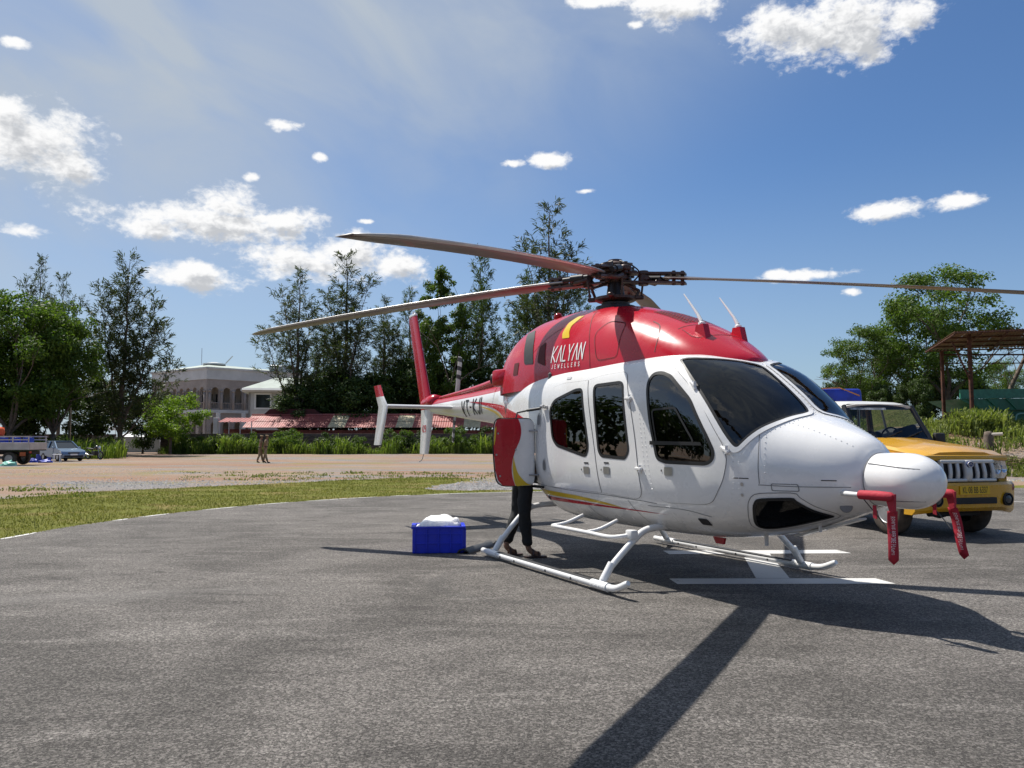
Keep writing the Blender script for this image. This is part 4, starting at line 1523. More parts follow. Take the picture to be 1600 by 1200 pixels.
def asphalt_mat():
    m = bpy.data.materials.new('worn_asphalt')
    m.use_nodes = True
    t = NT(m.node_tree)
    p = m.node_tree.nodes['Principled BSDF']
    co = t.n('ShaderNodeTexCoord').outputs['Object']
    big = t.noise(co, 0.42, 6, 0.65, 0.9)
    mid = t.noise(t.vm('MULTIPLY', co, (0.45, 1.5, 1)), 1.1, 7, 0.68, 1.2)
    agg = t.n('ShaderNodeTexVoronoi', {'Vector': co, 'Scale': 84.0})
    agg2 = t.n('ShaderNodeTexVoronoi', {'Vector': co, 'Scale': 190.0})
    fine = t.noise(co, 260.0, 3, 0.7)
    ra = t.n('ShaderNodeSeparateColor', {0: agg.outputs['Color']}).outputs[0]
    rb = t.n('ShaderNodeSeparateColor', {0: agg2.outputs['Color']}).outputs[1]
    s = t.m('ADD', t.m('MULTIPLY', t.m('POWER', ra, 2.2), 0.62), t.m('MULTIPLY', t.m('POWER', rb, 1.6), 0.42))
    s = t.m('ADD', s, t.m('MULTIPLY', t.m('SUBTRACT', fine, 0.5), 0.5), clamp=True)
    base = t.mix(t.maprange(big, 0.38, 0.62), (0.094, 0.086, 0.078), (0.150, 0.137, 0.125))
    base = t.mix(t.m('MULTIPLY', t.maprange(mid, 0.50, 0.68), 0.60), base, (0.21, 0.193, 0.177))
    base = t.mix(t.m('MULTIPLY', t.maprange(mid, 0.46, 0.30), 0.65), base, (0.052, 0.047, 0.043))
    col = t.mix(t.m('MULTIPLY', s, 0.70), t.mix(1.0, base, (0.30, 0.30, 0.30), 'MULTIPLY'), t.mix(1.0, base, (3.9, 3.9, 3.9), 'MULTIPLY'))
    # dusty wheel streaks sweeping across the pad and pale dried stains
    sep_ = t.n('ShaderNodeSeparateXYZ', {0: co})
    wob = t.noise(co, 0.6, 4)
    d1 = t.m('ABSOLUTE', t.m('SUBTRACT', t.m('SUBTRACT', t.m('ADD', sep_.outputs[1], t.m('MULTIPLY', wob, 0.5)), 8.1), t.m('MULTIPLY', sep_.outputs[0], 0.22)))
    streak = t.m('MULTIPLY', t.maprange(d1, 0.42, 0.0), t.maprange(sep_.outputs[0], -1.2, -3.4))
    streak = t.m('MULTIPLY', streak, t.maprange(mid, 0.30, 0.55))
    col = t.mix(t.m('MULTIPLY', streak, 0.22), col, (0.30, 0.285, 0.27))
    spot = t.n('ShaderNodeTexVoronoi', {'Vector': co, 'Scale': 1.7})
    sr = t.n('ShaderNodeSeparateColor', {0: spot.outputs['Color']})
    dab = t.m('MULTIPLY', t.maprange(spot.outputs['Distance'], 0.026, 0.012), t.m('GREATER_THAN', sr.outputs[0], 0.72))
    col = t.mix(t.m('MULTIPLY', dab, 0.8), col, (0.5, 0.5, 0.5))
    ring = t.vm('LENGTH', t.vm('SUBTRACT', co, (0.2, 7.8, 0)), None, 1)
    damp = t.m('MULTIPLY', t.maprange(t.m('ABSOLUTE', t.m('SUBTRACT', t.m('ADD', ring, t.m('MULTIPLY', wob, 0.5)), 1.2)), 0.16, 0.0), 0.35)
    col = t.mix(damp, col, (0.08, 0.077, 0.074))
    m.node_tree.links.new(col, p.inputs['Base Color'])
    p.inputs['Roughness'].default_value = 0.86
    p.inputs['Specular IOR Level'].default_value = 0.35
    h = t.m('ADD', t.m('MULTIPLY', s, 1.0), t.m('MULTIPLY', fine, 0.4))
    b = t.n('ShaderNodeBump', {'Strength': 1.0, 'Distance': 0.009, 'Height': h})
    m.node_tree.links.new(b.outputs[0], p.inputs['Normal'])
    return m


M_ASPH = asphalt_mat()


def edge_r(a):
    return PAD_R + 0.035 * mnoise.noise(Vector((cos(a) * 9, sin(a) * 9, 0))) + 0.02 * mnoise.noise(Vector((cos(a) * 40, sin(a) * 40, 2)))


bm = bmesh.new()
N = 420
ring_t = [bm.verts.new((PAD_C.x + edge_r(2 * pi * k / N) * cos(2 * pi * k / N), PAD_C.y + edge_r(2 * pi * k / N) * sin(2 * pi * k / N), 0.0)) for k in range(N)]
ring_b = [bm.verts.new((v.co.x + (v.co.x - PAD_C.x) * .004, v.co.y + (v.co.y - PAD_C.y) * .004, -0.09)) for v in ring_t]
bm.faces.new(ring_t)
for k in range(N):
    bm.faces.new((ring_t[k], ring_b[k], ring_b[(k + 1) % N], ring_t[(k + 1) % N]))
pad = build('helipad_pavement', bm, M_ASPH, None)
tag(pad, kind='structure')
# the access road joining the pad on the right
bm = bmesh.new()
rd = [(9.0, 3.0), (60, -6), (60, 22.5), (24, 23.2), (14.5, 23.0), (10.5, 21.6), (8.5, 20.2), (9.5, 12)]
vs = [bm.verts.new((a, b, -0.004)) for a, b in rd]
bm.faces.new(vs)
road = build('access_road', bm, M_ASPH, None)
tag(road, kind='structure')

# worn white paint: ring on the pad's edge and the H
M_PAINT = bpy.data.materials.new('worn_white_paint')
M_PAINT.use_nodes = True
t = NT(M_PAINT.node_tree)
p = M_PAINT.node_tree.nodes['Principled BSDF']
co = t.n('ShaderNodeTexCoord').outputs['Object']
wr = t.m('ADD', t.m('MULTIPLY', t.noise(co, 60.0, 4, 0.7), 0.6), t.m('MULTIPLY', t.noise(co, 3.0, 5, 0.6), 0.5))
M_PAINT.node_tree.links.new(t.mix(t.maprange(wr, 0.62, 0.72), (0.55, 0.54, 0.52), (0.18, 0.175, 0.17)), p.inputs['Base Color'])
p.inputs['Roughness'].default_value = 0.8
bmp = t.n('ShaderNodeBump', {'Strength': 0.5, 'Distance': 0.004, 'Height': t.noise(co, 140.0, 3, 0.7)})
M_PAINT.node_tree.links.new(bmp.outputs[0], p.inputs['Normal'])


def sheet(name, poly, z, m, parent=None):
    bm = bmesh.new()
    bm.faces.new([bm.verts.new((a, b, z)) for a, b in poly])
    bmesh.ops.triangulate(bm, faces=bm.faces)
    return build(name, bm, m, parent)


def arc_strip(name, a0, a1, w, z, m, parent):
    V, Fc = [], []
    n = max(4, int(abs(a1 - a0) * PAD_R / 0.25))
    for k in range(n + 1):
        a = a0 + (a1 - a0) * k / n
        w0 = w * (0.75 + 0.5 * mnoise.noise(Vector((cos(a) * 12, sin(a) * 12, 7))))
        if k in (0, n): w0 *= 0.3
        for r in (edge_r(a) - w0 - .012, edge_r(a) - .012):
            V.append((PAD_C.x + r * cos(a), PAD_C.y + r * sin(a), z))
        if k:
            b = len(V)
            Fc.append((b - 4, b - 3, b - 1, b - 2))
    return pydata(name, V, Fc, m, parent)


D = radians
for a0, a1 in ((96, 122), (124, 127), (129, 139.5), (142, 148), (149.5, 154.5), (159, 163), (164.5, 166.5), (176, 181), (186, 200), (30, 60), (66, 90), (215, 240), (262, 290), (300, 335)):
    arc_strip('edge_line', D(a0), D(a1), 0.12, 0.004, M_PAINT, pad)
sheet('letter_h_leg', [(1.60, 7.64), (3.72, 7.66), (3.66, 7.96), (1.58, 7.94)], 0.004, M_PAINT, pad)
sheet('letter_h_leg', [(1.92, 9.62), (4.18, 9.70), (4.12, 10.00), (1.90, 9.92)], 0.004, M_PAINT, pad)
sheet('letter_h_bar', [(2.46, 7.963), (2.80, 7.964), (3.16, 9.655), (2.82, 9.643)], 0.004, M_PAINT, pad)

# grass verge round the pad
M_TURF = bpy.data.materials.new('short_turf')
M_TURF.use_nodes = True
t = NT(M_TURF.node_tree)
p = M_TURF.node_tree.nodes['Principled BSDF']
co = t.n('ShaderNodeTexCoord').outputs['Object']
st = t.vm('MULTIPLY', co, (0.6, 1.0, 1.0))
n1 = t.noise(st, 0.8, 6, 0.65, 0.5)
n2 = t.noise(co, 22.0, 4, 0.7)
col = t.mix(t.maprange(n2, 0.3, 0.72), (0.080, 0.098, 0.016), (0.215, 0.210, 0.050))
col = t.mix(t.m('MULTIPLY', t.maprange(n1, 0.50, 0.68), 0.8), col, (0.27, 0.20, 0.09))
M_TURF.node_tree.links.new(col, p.inputs['Base Color'])
p.inputs['Roughness'].default_value = 0.95
p.inputs['Specular IOR Level'].default_value = 0.1
bmp = t.n('ShaderNodeBump', {'Strength': 1.0, 'Distance': 0.05, 'Height': t.m('ADD', n2, n1)})
M_TURF.node_tree.links.new(bmp.outputs[0], p.inputs['Normal'])

OUTER = [(-30, 9.5), (-24, 14.2), (-16.5, 17.2), (-12.4, 18.9), (-11.8, 20.5), (-10.9, 22.2), (-9.2, 24.0), (-7.8, 25.2), (-6.0, 27.4), (-3.6, 29.4), (-1.4, 28.2), (-2.4, 24.0), (-2.0, 22.0), (0.5, 22.1), (3.5, 22.6), (7.0, 22.3), (10.0, 22.4), (14.0, 24.2), (24, 24.6), (60, 24.0)]
OUT = [p_.to_2d() for p_ in catmull([(a, b, 0) for a, b in OUTER], 10)]
INN = [(-30, 5.0), (-16, 6.0)] + [(PAD_C.x + (PAD_R - .1) * cos(a), PAD_C.y + (PAD_R - .1) * sin(a)) for a in [radians(205 - k * 2.5) for k in range(60)]] + [(14.5, 22.9), (24, 23.1), (60, 22.4)]
tpoly = [(a + 0.25 * mnoise.noise(Vector((a, b, 0)) * 1.7), b + 0.5 * mnoise.noise(Vector((a, b, 4)) * 1.3)) for a, b in OUT] + list(reversed(INN))
bm = flat_mesh(tpoly, (), 1.0)
for v in bm.verts: v.co.z = ground_z(v.co.x, v.co.y) + 0.002 - 0.010
turf = build('grass_verge', bm, M_TURF, None, smooth=True)
tag(turf, kind='structure')
TURF_POLY = tpoly

M_BLADEG = leaf_mat('grass_blades', (0.085, 0.110, 0.016), (0.27, 0.245, 0.065), 0.3)
rg = random.Random(3)
V, Fc = [], []
cnt = 0
while cnt < 105000:
    y = 6.0 + 23.5 * rg.random()
    x = -15 + 30 * rg.random() if y > 20 else -26 + 24 * rg.random()
    if not inside(TURF_POLY, x, y): continue
    if mnoise.noise(Vector((x * .9, y * 1.2, 0))) < -0.25 and rg.random() < .7: continue
    cnt += 1
    z = ground_z(x, y) - 0.012
    h = 0.018 + 0.038 * rg.random() ** 2
    if rg.random() < 0.02: h *= 1.8
    a = rg.random() * pi
    w = 0.006 + 0.006 * rg.random()
    dx, dy = cos(a) * w, sin(a) * w
    lx, ly = (rg.random() - .5) * h * 1.3, (rg.random() - .5) * h * 1.3
    k = len(V)
    V += [(x - dx, y - dy, z), (x + dx, y + dy, z), (x + lx, y + ly, z + h)]
    Fc.append((k, k + 1, k + 2))
o = pydata('grass', V, Fc, M_BLADEG)
tag(o, 'short sunlit grass growing on the verge beside the helipad', 'grass', kind='stuff')

# scattered stones: gravel patches on the field and at the foot of the bank
M_STONE = mat('gravel_stone', (0.32, 0.31, 0.30), 0.9, var=0.4, vscale=3.0)
V, Fc = [], []
rg = random.Random(5)


def stone(x, y, s):
    z = ground_z(x, y) - 0.012
    k = len(V)
    pts = [(1, 0, 0), (0, 1, 0), (-1, 0, 0), (0, -1, 0), (0, 0, 1)]
    ca = rg.random() * 6.28
    for (a, b, c) in pts:
        j = 0.7 + 0.6 * rg.random()
        V.append((x + s * j * (a * cos(ca) - b * sin(ca)), y + s * j * (a * sin(ca) + b * cos(ca)), z + s * .75 * j * c - s * .1))
    for i in range(4):
        Fc.append((k + i, k + (i + 1) % 4, k + 4))


for _ in range(15000):
    r = rg.random()
    if r < .40:
        x, y = rg.gauss(-.3, 1.7), rg.gauss(24.6, 1.5)
    elif r < .60:
        x, y = rg.uniform(-15, -5), rg.gauss(24.5, 1.2) + rg.random() * 2
    elif r < .72:
        x, y = rg.uniform(-28, -12), rg.gauss(34, 2.5)
    elif r < .90:
        x, y = rg.uniform(14, 34), rg.gauss(26.6, .7)
    else:
        x, y = rg.uniform(19, 34), rg.uniform(31, 35.5)
    if (Vector((x, y)) - PAD_C).length < PAD_R + .15 or inside(TURF_POLY, x, y) or (x > 8 and y < 23.3): continue
    stone(x, y, (0.016 + 0.034 * rg.random() ** 2) * (.75 if y > 30 and x < 0 else 1))
o = pydata('gravel', V, Fc, M_STONE)
tag(o, 'grey crushed stones scattered over the dirt field', 'gravel', kind='stuff')

# ================================================================== trees and plants
def px_pos(px, d):
    """ground position of something seen in column px at distance d"""
    return ((px - 800) / F_PX * d, d)


def z_at(py, d):
    return CAM_H + (HOR - py) / F_PX * d


M_BARK = mat('grey_bark', (0.13, 0.10, 0.078), 0.95, var=0.35, vscale=5, bump=0.6, bscale=14)
M_CAS = leaf_mat('casuarina_needles', (0.032, 0.052, 0.018), (0.085, 0.108, 0.042), 0.30)
M_CASG = leaf_mat('casuarina_green', (0.030, 0.058, 0.015), (0.090, 0.135, 0.034), 0.32)
M_LEAF = leaf_mat('broad_leaf', (0.038, 0.082, 0.012), (0.130, 0.200, 0.030), 0.42)
M_LEAFB = leaf_mat('bright_leaf', (0.075, 0.15, 0.014), (0.22, 0.31, 0.036), 0.42)
M_LEAFD = leaf_mat('dark_leaf', (0.024, 0.050, 0.011), (0.080, 0.125, 0.026), 0.30)
M_WEED = leaf_mat('tall_weeds', (0.060, 0.112, 0.018), (0.205, 0.260, 0.052), 0.42)
M_WEEDB = leaf_mat('bank_grass', (0.078, 0.118, 0.020), (0.25, 0.275, 0.080), 0.42)


def limb_tree(rg, bm, p, d, L, r, depth, tips, spread=0.55, up=0.25, seg=6):
    pts, R = [p], [r]
    for i in range(3):
        d = (d + Vector((rg.gauss(0, .12), rg.gauss(0, .12), rg.gauss(0.02, .08)))).normalized()
        p = p + d * L / 3
        pts.append(p); R.append(r * (1 - .45 * (i + 1) / 3))
    tube(bm, pts, R, seg, caps=False)
    if depth == 0:
        tips.append((p, d)); return
    n = 2 if rg.random() < .45 else 3
    for k in range(n):
        a = 2 * pi * (k + rg.random() * .6) / n
        o = d.orthogonal().normalized(); q = d.cross(o)
        nd = (d * (1 - spread * .4) + (o * cos(a) + q * sin(a)) * spread * (0.7 + .6 * rg.random()) + Vector((0, 0, up))).normalized()
        limb_tree(rg, bm, p, nd, L * (.66 + .2 * rg.random()), R[-1] * .78, depth - 1, tips, spread, up, max(4, seg - 1))
    if depth > 1: tips.append((p, d))


def leaf_quad(V, Fc, rg, c, s, asp=0.55, down=0.0, nrm=None):
    n = Vector((rg.gauss(0, 1), rg.gauss(0, 1), rg.gauss(.5, .8))) if nrm is None else nrm
    if n.length < 1e-4: n = Vector((0, 0, 1))
    n.normalize()
    a = n.orthogonal().normalized()
    a = Matrix.Rotation(rg.random() * 6.283, 3, n) @ a
    a = (a + Vector((0, 0, -down))).normalized()
    b = n.cross(a).normalized()
    k = len(V)
    V += [c - a * s, c + b * s * asp, c + a * s, c - b * s * asp]
    Fc.append((k, k + 1, k + 2, k + 3))


def broadleaf(seed, H, cw, base=0.25, nclump=60, per=190, leaf=0.11, mleaf=None, lean=0.0, depth=3):
    """returns (trunk mesh, crown mesh): trunk with limbs, crown of leaf clumps round the limb tips"""
    rg = random.Random(seed)
    bm = bmesh.new()
    tips = []
    p = Vector((0, 0, -.2))
    d = Vector((lean, 0, 1)).normalized()
    trunkL = H * base + .2
    r0 = 0.018 * H + .03
    tube(bm, [p, p + d * trunkL * .15, p + d * trunkL * .6, p + d * trunkL], [r0 * 1.5, r0 * 1.1, r0, r0 * .88], 9, caps=False)
    top_ = p + d * trunkL
    for k in range(4):
        a = 2 * pi * k / 4 + rg.random()
        nd = Vector((cos(a) * .62, sin(a) * .62, .8 + .3 * rg.random())).normalized()
        limb_tree(rg, bm, top_, nd, (H - trunkL) * .34 * (.8 + .4 * rg.random()), r0 * .55, depth - 1, tips, .6, .22, 6)
    limb_tree(rg, bm, top_, Vector((lean, 0, 1)).normalized(), (H - trunkL) * .40, r0 * .6, depth - 1, tips, .5, .3, 6)
    trunk = bpy.data.meshes.new('trunk')
    bm.to_mesh(trunk); bm.free()
    # clumps: limb tips plus fill inside an uneven ellipsoid
    ch = (H - trunkL)
    cz = trunkL + ch * .50
    C = []
    for (q, dd) in tips:
        C.append(Vector((q.x, q.y, q.z)))
    lim = lambda v: (v.x / (cw / 2)) ** 2 + (v.y / (cw / 2)) ** 2 + ((v.z - cz) / (ch * .52)) ** 2
    C = [c if lim(c) < 1 else Vector((c.x / sqrt(lim(c)), c.y / sqrt(lim(c)), cz + (c.z - cz) / sqrt(lim(c)))) for c in C]
    while len(C) < nclump:
        v = Vector((rg.uniform(-1, 1) * cw / 2, rg.uniform(-1, 1) * cw / 2, cz + rg.uniform(-1, 1) * ch * .5))
        if .30 < lim(v) < 1.0 and mnoise.noise(v * (2.2 / cw) + Vector((seed, 0, 0))) > -.12: C.append(v)
    rg.shuffle(C)
    C = C[:nclump]
    V, Fc = [], []
    for c in C:
        rr = cw * rg.uniform(.075, .145)
        n = int(per * (rr / (cw * .11)) ** 2 * rg.uniform(.6, 1.2))
        for _ in range(n):
            v = Vector((rg.gauss(0, 1), rg.gauss(0, 1), rg.gauss(0, .8)))
            v = v.normalized() * rr * (rg.random() ** .45)
            v.z *= .75
            nr = (v.normalized() * .6 + Vector((rg.gauss(0, .5), rg.gauss(0, .5), rg.gauss(.45, .5))))
            leaf_quad(V, Fc, rg, c + v, leaf * rg.uniform(.6, 1.3), .5, .25, nr)
    crown = bpy.data.meshes.new('crown')
    crown.from_pydata(V, [], Fc)
    for mm, me in ((M_BARK, trunk), (mleaf or M_LEAF, crown)): me.materials.append(mm)
    trunk.polygons.foreach_set('use_smooth', [True] * len(trunk.polygons))
    return trunk, crown


def casuarina(seed, H, leaders, blen=2.6, per_m=4.2, dens=1.0, m=None, needle=.55, bare=.12):
    """feathery she-oak: forked leaders, rising whippy branches, drooping needle sprays
    leaders: (start height, lean x, lean y, top height as fractions of H)"""
    rg = random.Random(seed)
    bm = bmesh.new()
    V, Fc = [], []

    def spray(c, dd, L):
        nn = int(13 * dens)
        for _ in range(nn):
            t_ = rg.random()
            q = c + dd * L * (t_ - .3) + Vector((rg.gauss(0, .11), rg.gauss(0, .11), rg.gauss(0, .11))) * L
            ax = (dd * rg.uniform(.5, 1.1) + Vector((rg.gauss(0, .42), rg.gauss(0, .42), rg.gauss(.0, .38)))).normalized()
            ln = needle * rg.uniform(.6, 1.3)
            w = .034 * rg.uniform(.7, 1.5)
            sd = ax.cross(Vector((rg.gauss(0, 1), rg.gauss(0, 1), rg.gauss(0, 1)))).normalized() * w
            tipp = q + ax * ln + Vector((0, 0, -ln * .2))
            k = len(V)
            V.extend([q - sd * .6, q + sd * .6, q + ax * ln * .55 + sd, q + ax * ln * .55 - sd, tipp])
            Fc.append((k, k + 1, k + 2, k + 3)); Fc.append((k + 3, k + 2, k + 4))

    trunk_pts = [Vector((0, 0, -.2)), Vector((0, 0, H * .1)), Vector((H * .004, 0, H * .25)), Vector((H * .01, 0, H * .45))]
    tl = catmull(trunk_pts, 4)

    def trunk_at(z):
        for p, q in zip(tl, tl[1:]):
            if q.z >= z: return p.lerp(q, (z - p.z) / max(.001, q.z - p.z))
        return tl[-1].copy()
    for li, (h0, lx, ly, h1) in enumerate(leaders):
        s0 = trunk_at(h0 * H) if li else Vector((0, 0, -.2))
        top_ = Vector((lx * H, ly * H, h1 * H))
        n = 12
        pts = []
        for i in range(n + 1):
            t_ = i / n
            q = s0.lerp(top_, t_)
            q.x = s0.x + (top_.x - s0.x) * t_ ** (.75 if li else 1.1)
            q.y = s0.y + (top_.y - s0.y) * t_ ** (.75 if li else 1.1)
            pts.append(q + Vector((rg.gauss(0, .06), rg.gauss(0, .06), 0)))
        L0 = (top_ - s0).length
        r0 = .014 * H * (1 if li == 0 else .5 * L0 / H + .12)
        tube(bm, pts, [max(.015, r0 * (1 - .93 * i / n)) for i in range(n + 1)], 7, caps=False)
        nb = int(L0 * per_m)
        for b in range(nb):
            f = bare + (1 - bare) * ((b + rg.random()) / nb)
            i = min(n - 1, int(f * n)); c0 = pts[i].lerp(pts[i + 1], f * n - i)
            if c0.z < H * .12: continue
            prof = min(1, (1 - f) * 2.6 + .22) * (.7 + .3 * min(1, (f - bare) / .2))
            L = max(.5, blen * prof * rg.uniform(.45, 1.35))
            a = rg.random() * 6.283
            dd = Vector((cos(a), sin(a), .35 + .55 * f + rg.gauss(0, .22))).normalized()
            bp_ = [c0]
            for k in range(3):
                dd = (dd + Vector((rg.gauss(0, .10), rg.gauss(0, .10), .10))).normalized()
                bp_.append(bp_[-1] + dd * L / 3)
            tube(bm, bp_, [max(.010, .035 * (1 - f * .6) * (1 - .25 * k)) for k in range(4)], 3, caps=False)
            steps = max(1, int(L / .62))
            for k in range(steps):
                t_ = (k + .8) / steps
                j = min(2, int(t_ * 3)); c = bp_[j].lerp(bp_[j + 1], t_ * 3 - j)
                o = Vector((rg.gauss(0, 1), rg.gauss(0, 1), rg.gauss(.2, .6))).normalized()
                spray(c + o * .22 * rg.random(), (dd * .7 + o * .7).normalized(), .8)
            spray(bp_[-1], dd, .9)
    trunk = bpy.data.meshes.new('trunk')
    bm.to_mesh(trunk); bm.free()
    crown = bpy.data.meshes.new('crown')
    crown.from_pydata(V, [], Fc)
    trunk.materials.append(M_BARK); crown.materials.append(m or M_CAS)
    return trunk, crown


def place_tree(name, meshes, loc, sc, rz, label, group, cat='tree'):
    e = empty(name, loc, rz)
    e.scale = sc if isinstance(sc, tuple) else (sc, sc, sc)
    link('trunk', meshes[0], None, e)
    link('crown', meshes[1], None, e)
    return tag(e, label, cat, group)


CASA = casuarina(11, 18.0, [(0, .02, 0, 1.0), (.16, .13, .05, .80), (.20, -.10, -.05, .84), (.12, .20, -.08, .66), (.10, -.17, .06, .62), (.3, .07, -.1, .86), (.08, .24, .04, .48)], 2.3, 3.6, 1.0, M_CAS)
CASB = casuarina(23, 22.0, [(0, .01, 0, 1.0), (.30, .09, .04, .82), (.36, -.09, -.04, .86), (.24, .13, -.05, .62), (.22, -.14, .05, .66)], 2.3, 3.0, 1.0, M_CAS, .55, .18)
CASC = casuarina(37, 22.0, [(0, -.01, 0, 1.0), (.20, .08, .05, .80), (.22, -.09, -.05, .78), (.12, .13, -.06, .58), (.12, -.13, .06, .55)], 2.6, 3.6, 1.15, M_CASG)
BRA = broadleaf(4, 13.0, 9.5, .14, 150, 190, .145, M_LEAF)
BRB = broadleaf(9, 11.0, 7.0, .20, 105, 190, .105, M_LEAF)
BRC = broadleaf(15, 6.0, 6.4, .22, 60, 130, .13, M_LEAFB, 0, 2)
BRD = broadleaf(21, 9.0, 8.6, .06, 95, 190, .17, M_LEAFD)
COLM = broadleaf(33, 19.0, 6.5, .10, 130, 210, .16, M_LEAF)


def tree_at(name, meshes, H0, px, d, ytop, rz, label, group, wide=1.0):
    x, y = px_pos(px, d)
    z0 = ground_z(x, y)
    s = (z_at(ytop, d) - z0) / H0
    return place_tree(name, meshes, (x, y, z0), (s * wide, s * wide, s), rz, label, group)


GL, GC, GR = 'trees at the left edge of the field', 'trees behind the red roofed shed', 'trees on the bank'
tree_at('casuarina_tree', CASA, 18, 188, 74, 403, 0.0, 'tall feathery casuarina with forked crown, standing alone above the parked motorcycle', GL, 1.0)
tree_at('leafy_tree', BRA, 13, 16, 66, 455, .3, 'bushy bright green tree at the left edge above the flatbed truck', GL, .95)
tree_at('leafy_tree', BRA, 13, 84, 69, 470, 2.2, 'bushy green tree between the edge tree and the forked casuarina', GL, .75)
tree_at('leafy_tree', BRA, 13, -70, 67, 470, 4.1, 'bushy green tree cut off by the left edge of the photo', GL)
tree_at('casuarina_tree', CASB, 22, 52, 84, 405, 1.0, 'thin casuarina top rising behind the bushy trees at far left', GL, .8)
tree_at('casuarina_tree', CASB, 22, 92, 88, 432, 3.0, 'sparse casuarina crown just behind the floodlight mast', GL, .8)
tree_at('dark_tree', BRD, 9, 60, 73, 585, .5, 'dark low tree filling the space behind the pale blue car', GL)
tree_at('dark_tree', BRD, 9, 140, 80, 590, 1.5, 'dark low tree at the foot of the forked casuarina', GL)
tree_at('dark_tree', BRD, 9, 225, 84, 612, 2.5, 'dark low tree over the white tents', GL, .8)
tree_at('almond_tree', BRC, 6, 268, 80, 612, .4, 'small bright green tree in front of the arcaded building', GL, 1.0)
tree_at('casuarina_tree', CASB, 22, 462, 98, 425, .7, 'sparse tall casuarina at the right end of the arcaded building', GC, 1.18)
tree_at('casuarina_tree', CASB, 22, 540, 101, 398, 2.4, 'tall sparse casuarina in front of the big white cloud', GC, 1.18)
tree_at('casuarina_tree', CASB, 22, 600, 104, 470, 4.4, 'shorter wispy casuarina directly behind the white end plate of the tail', GC, 1.18)
tree_at('columnar_tree', COLM, 19, 690, 100, 418, .2, 'dense bright green column of foliage behind the red tail fin', GC, .82)
tree_at('casuarina_tree', CASC, 22, 752, 103, 396, 1.2, 'dense dark casuarina just left of the tallest tree', GC, .95)
tree_at('casuarina_tree', CASB, 22, 858, 101, 322, 5.2, 'tallest casuarina rising behind the rotor mast', GC, 1.18)
tree_at('casuarina_tree', CASC, 22, 822, 107, 430, 3.6, 'dense casuarina behind the rear of the red cowling', GC)
tree_at('casuarina_tree', CASC, 22, 905, 108, 455, 2.0, 'dark casuarina mostly hidden by the engine cowling', GC)
tree_at('casuarina_tree', CASC, 22, 505, 106, 500, 5.0, 'dense casuarina low between the two sparse ones', GC)
tree_at('casuarina_tree', CASC, 22, 640, 107, 455, 0.1, 'dense casuarina crossed by the lower left rotor blade', GC, .9)
for i, (px, yt, d, lab) in enumerate(((478, 600, 99, 'dark bushy tree beside the white annex'), (515, 575, 102, 'dark bushy tree second from the white annex'), (560, 580, 100, 'dark bushy tree over the middle of the red roof'),
                                      (622, 585, 103, 'dark bushy tree behind the horizontal tail'), (668, 560, 105, 'dark bushy tree at the foot of the red tail fin'), (735, 560, 104, 'dark bushy tree behind the tail rotor'),
                                      (790, 580, 102, 'dark bushy tree behind the tail boom root'), (850, 590, 104, 'dark bushy tree hidden behind the cabin roof'))):
    tree_at('dark_tree', BRD, 9, px, d, yt, i * 1.3, lab, GC)
tree_at('leafy_tree', BRB, 11, 1482, 53, 412, .9, 'large leafy green tree behind the rusty shed roof', GR, 1.0)
tree_at('leafy_tree', BRB, 11, 1432, 57, 470, 3.3, 'leafy green tree directly left of the largest tree on the bank', GR, .95)
tree_at('leafy_tree', BRB, 11, 1348, 55, 506, 2.1, 'leafy tree nearest the helicopter windshield, left of the shed', GR, 1.0)
tree_at('leafy_tree', BRB, 11, 1392, 58, 535, 4.6, 'thin leafy tree between the two larger ones on the bank', GR, .8)
tree_at('dark_tree', BRD, 9, 1312, 62, 588, 1.1, 'small dark tree just beyond the far windshield edge', GR, .8)
tree_at('dark_tree', BRD, 9, 1430, 50, 590, 2.6, 'shady bush under the shed beside the first post', GR, .7)
tree_at('dark_tree', BRD, 9, 1385, 52, 600, 4.0, 'shady bush above the yellow pickup cab', GR, .8)
tree_at('dark_tree', BRD, 9, 1450, 56, 585, .3, 'shady bush filling the gap between the shed posts', GR, .9)
tree_at('dark_tree', BRD, 9, 1355, 60, 590, 5.1, 'shady bush directly above the blue tarpaulin', GR, .9)
tree_at('dark_tree', BRD, 9, 1500, 58, 575, 3.1, 'shady bush behind the green hopper', GR, .9)
tree_at('leafy_tree', BRB, 11, 1575, 62, 560, 5.5, 'leafy tree behind the green hopper at the right edge', GR, 1.0)
# bare leaning tree under the shed roof
bm = bmesh.new()
rg = random.Random(8)
x, y = px_pos(1560, 47)
base = Vector((x, y, ground_z(x, y) + .8))
tip = Vector((*px_pos(1612, 47), z_at(545, 47)))
tube(bm, [base - Vector((.6, 0, 1.2)), base, base.lerp(tip, .5) + Vector((0, 0, .08)), tip], [.22, .17, .13, .09], 8)
tl = []
for k in range(9):
    q = base.lerp(tip, .2 + .08 * k)
    limb_tree(rg, bm, q, Vector((rg.uniform(-.5, 1), rg.gauss(0, .5), 1)).normalized(), rg.uniform(.6, 1.3), .03, 2, tl, .6, .2, 4)
o = build('bare_tree', bm, M_BARK, None, smooth=True)
tag(o, 'bare leaning dead tree under the rusty shed roof', 'tree')


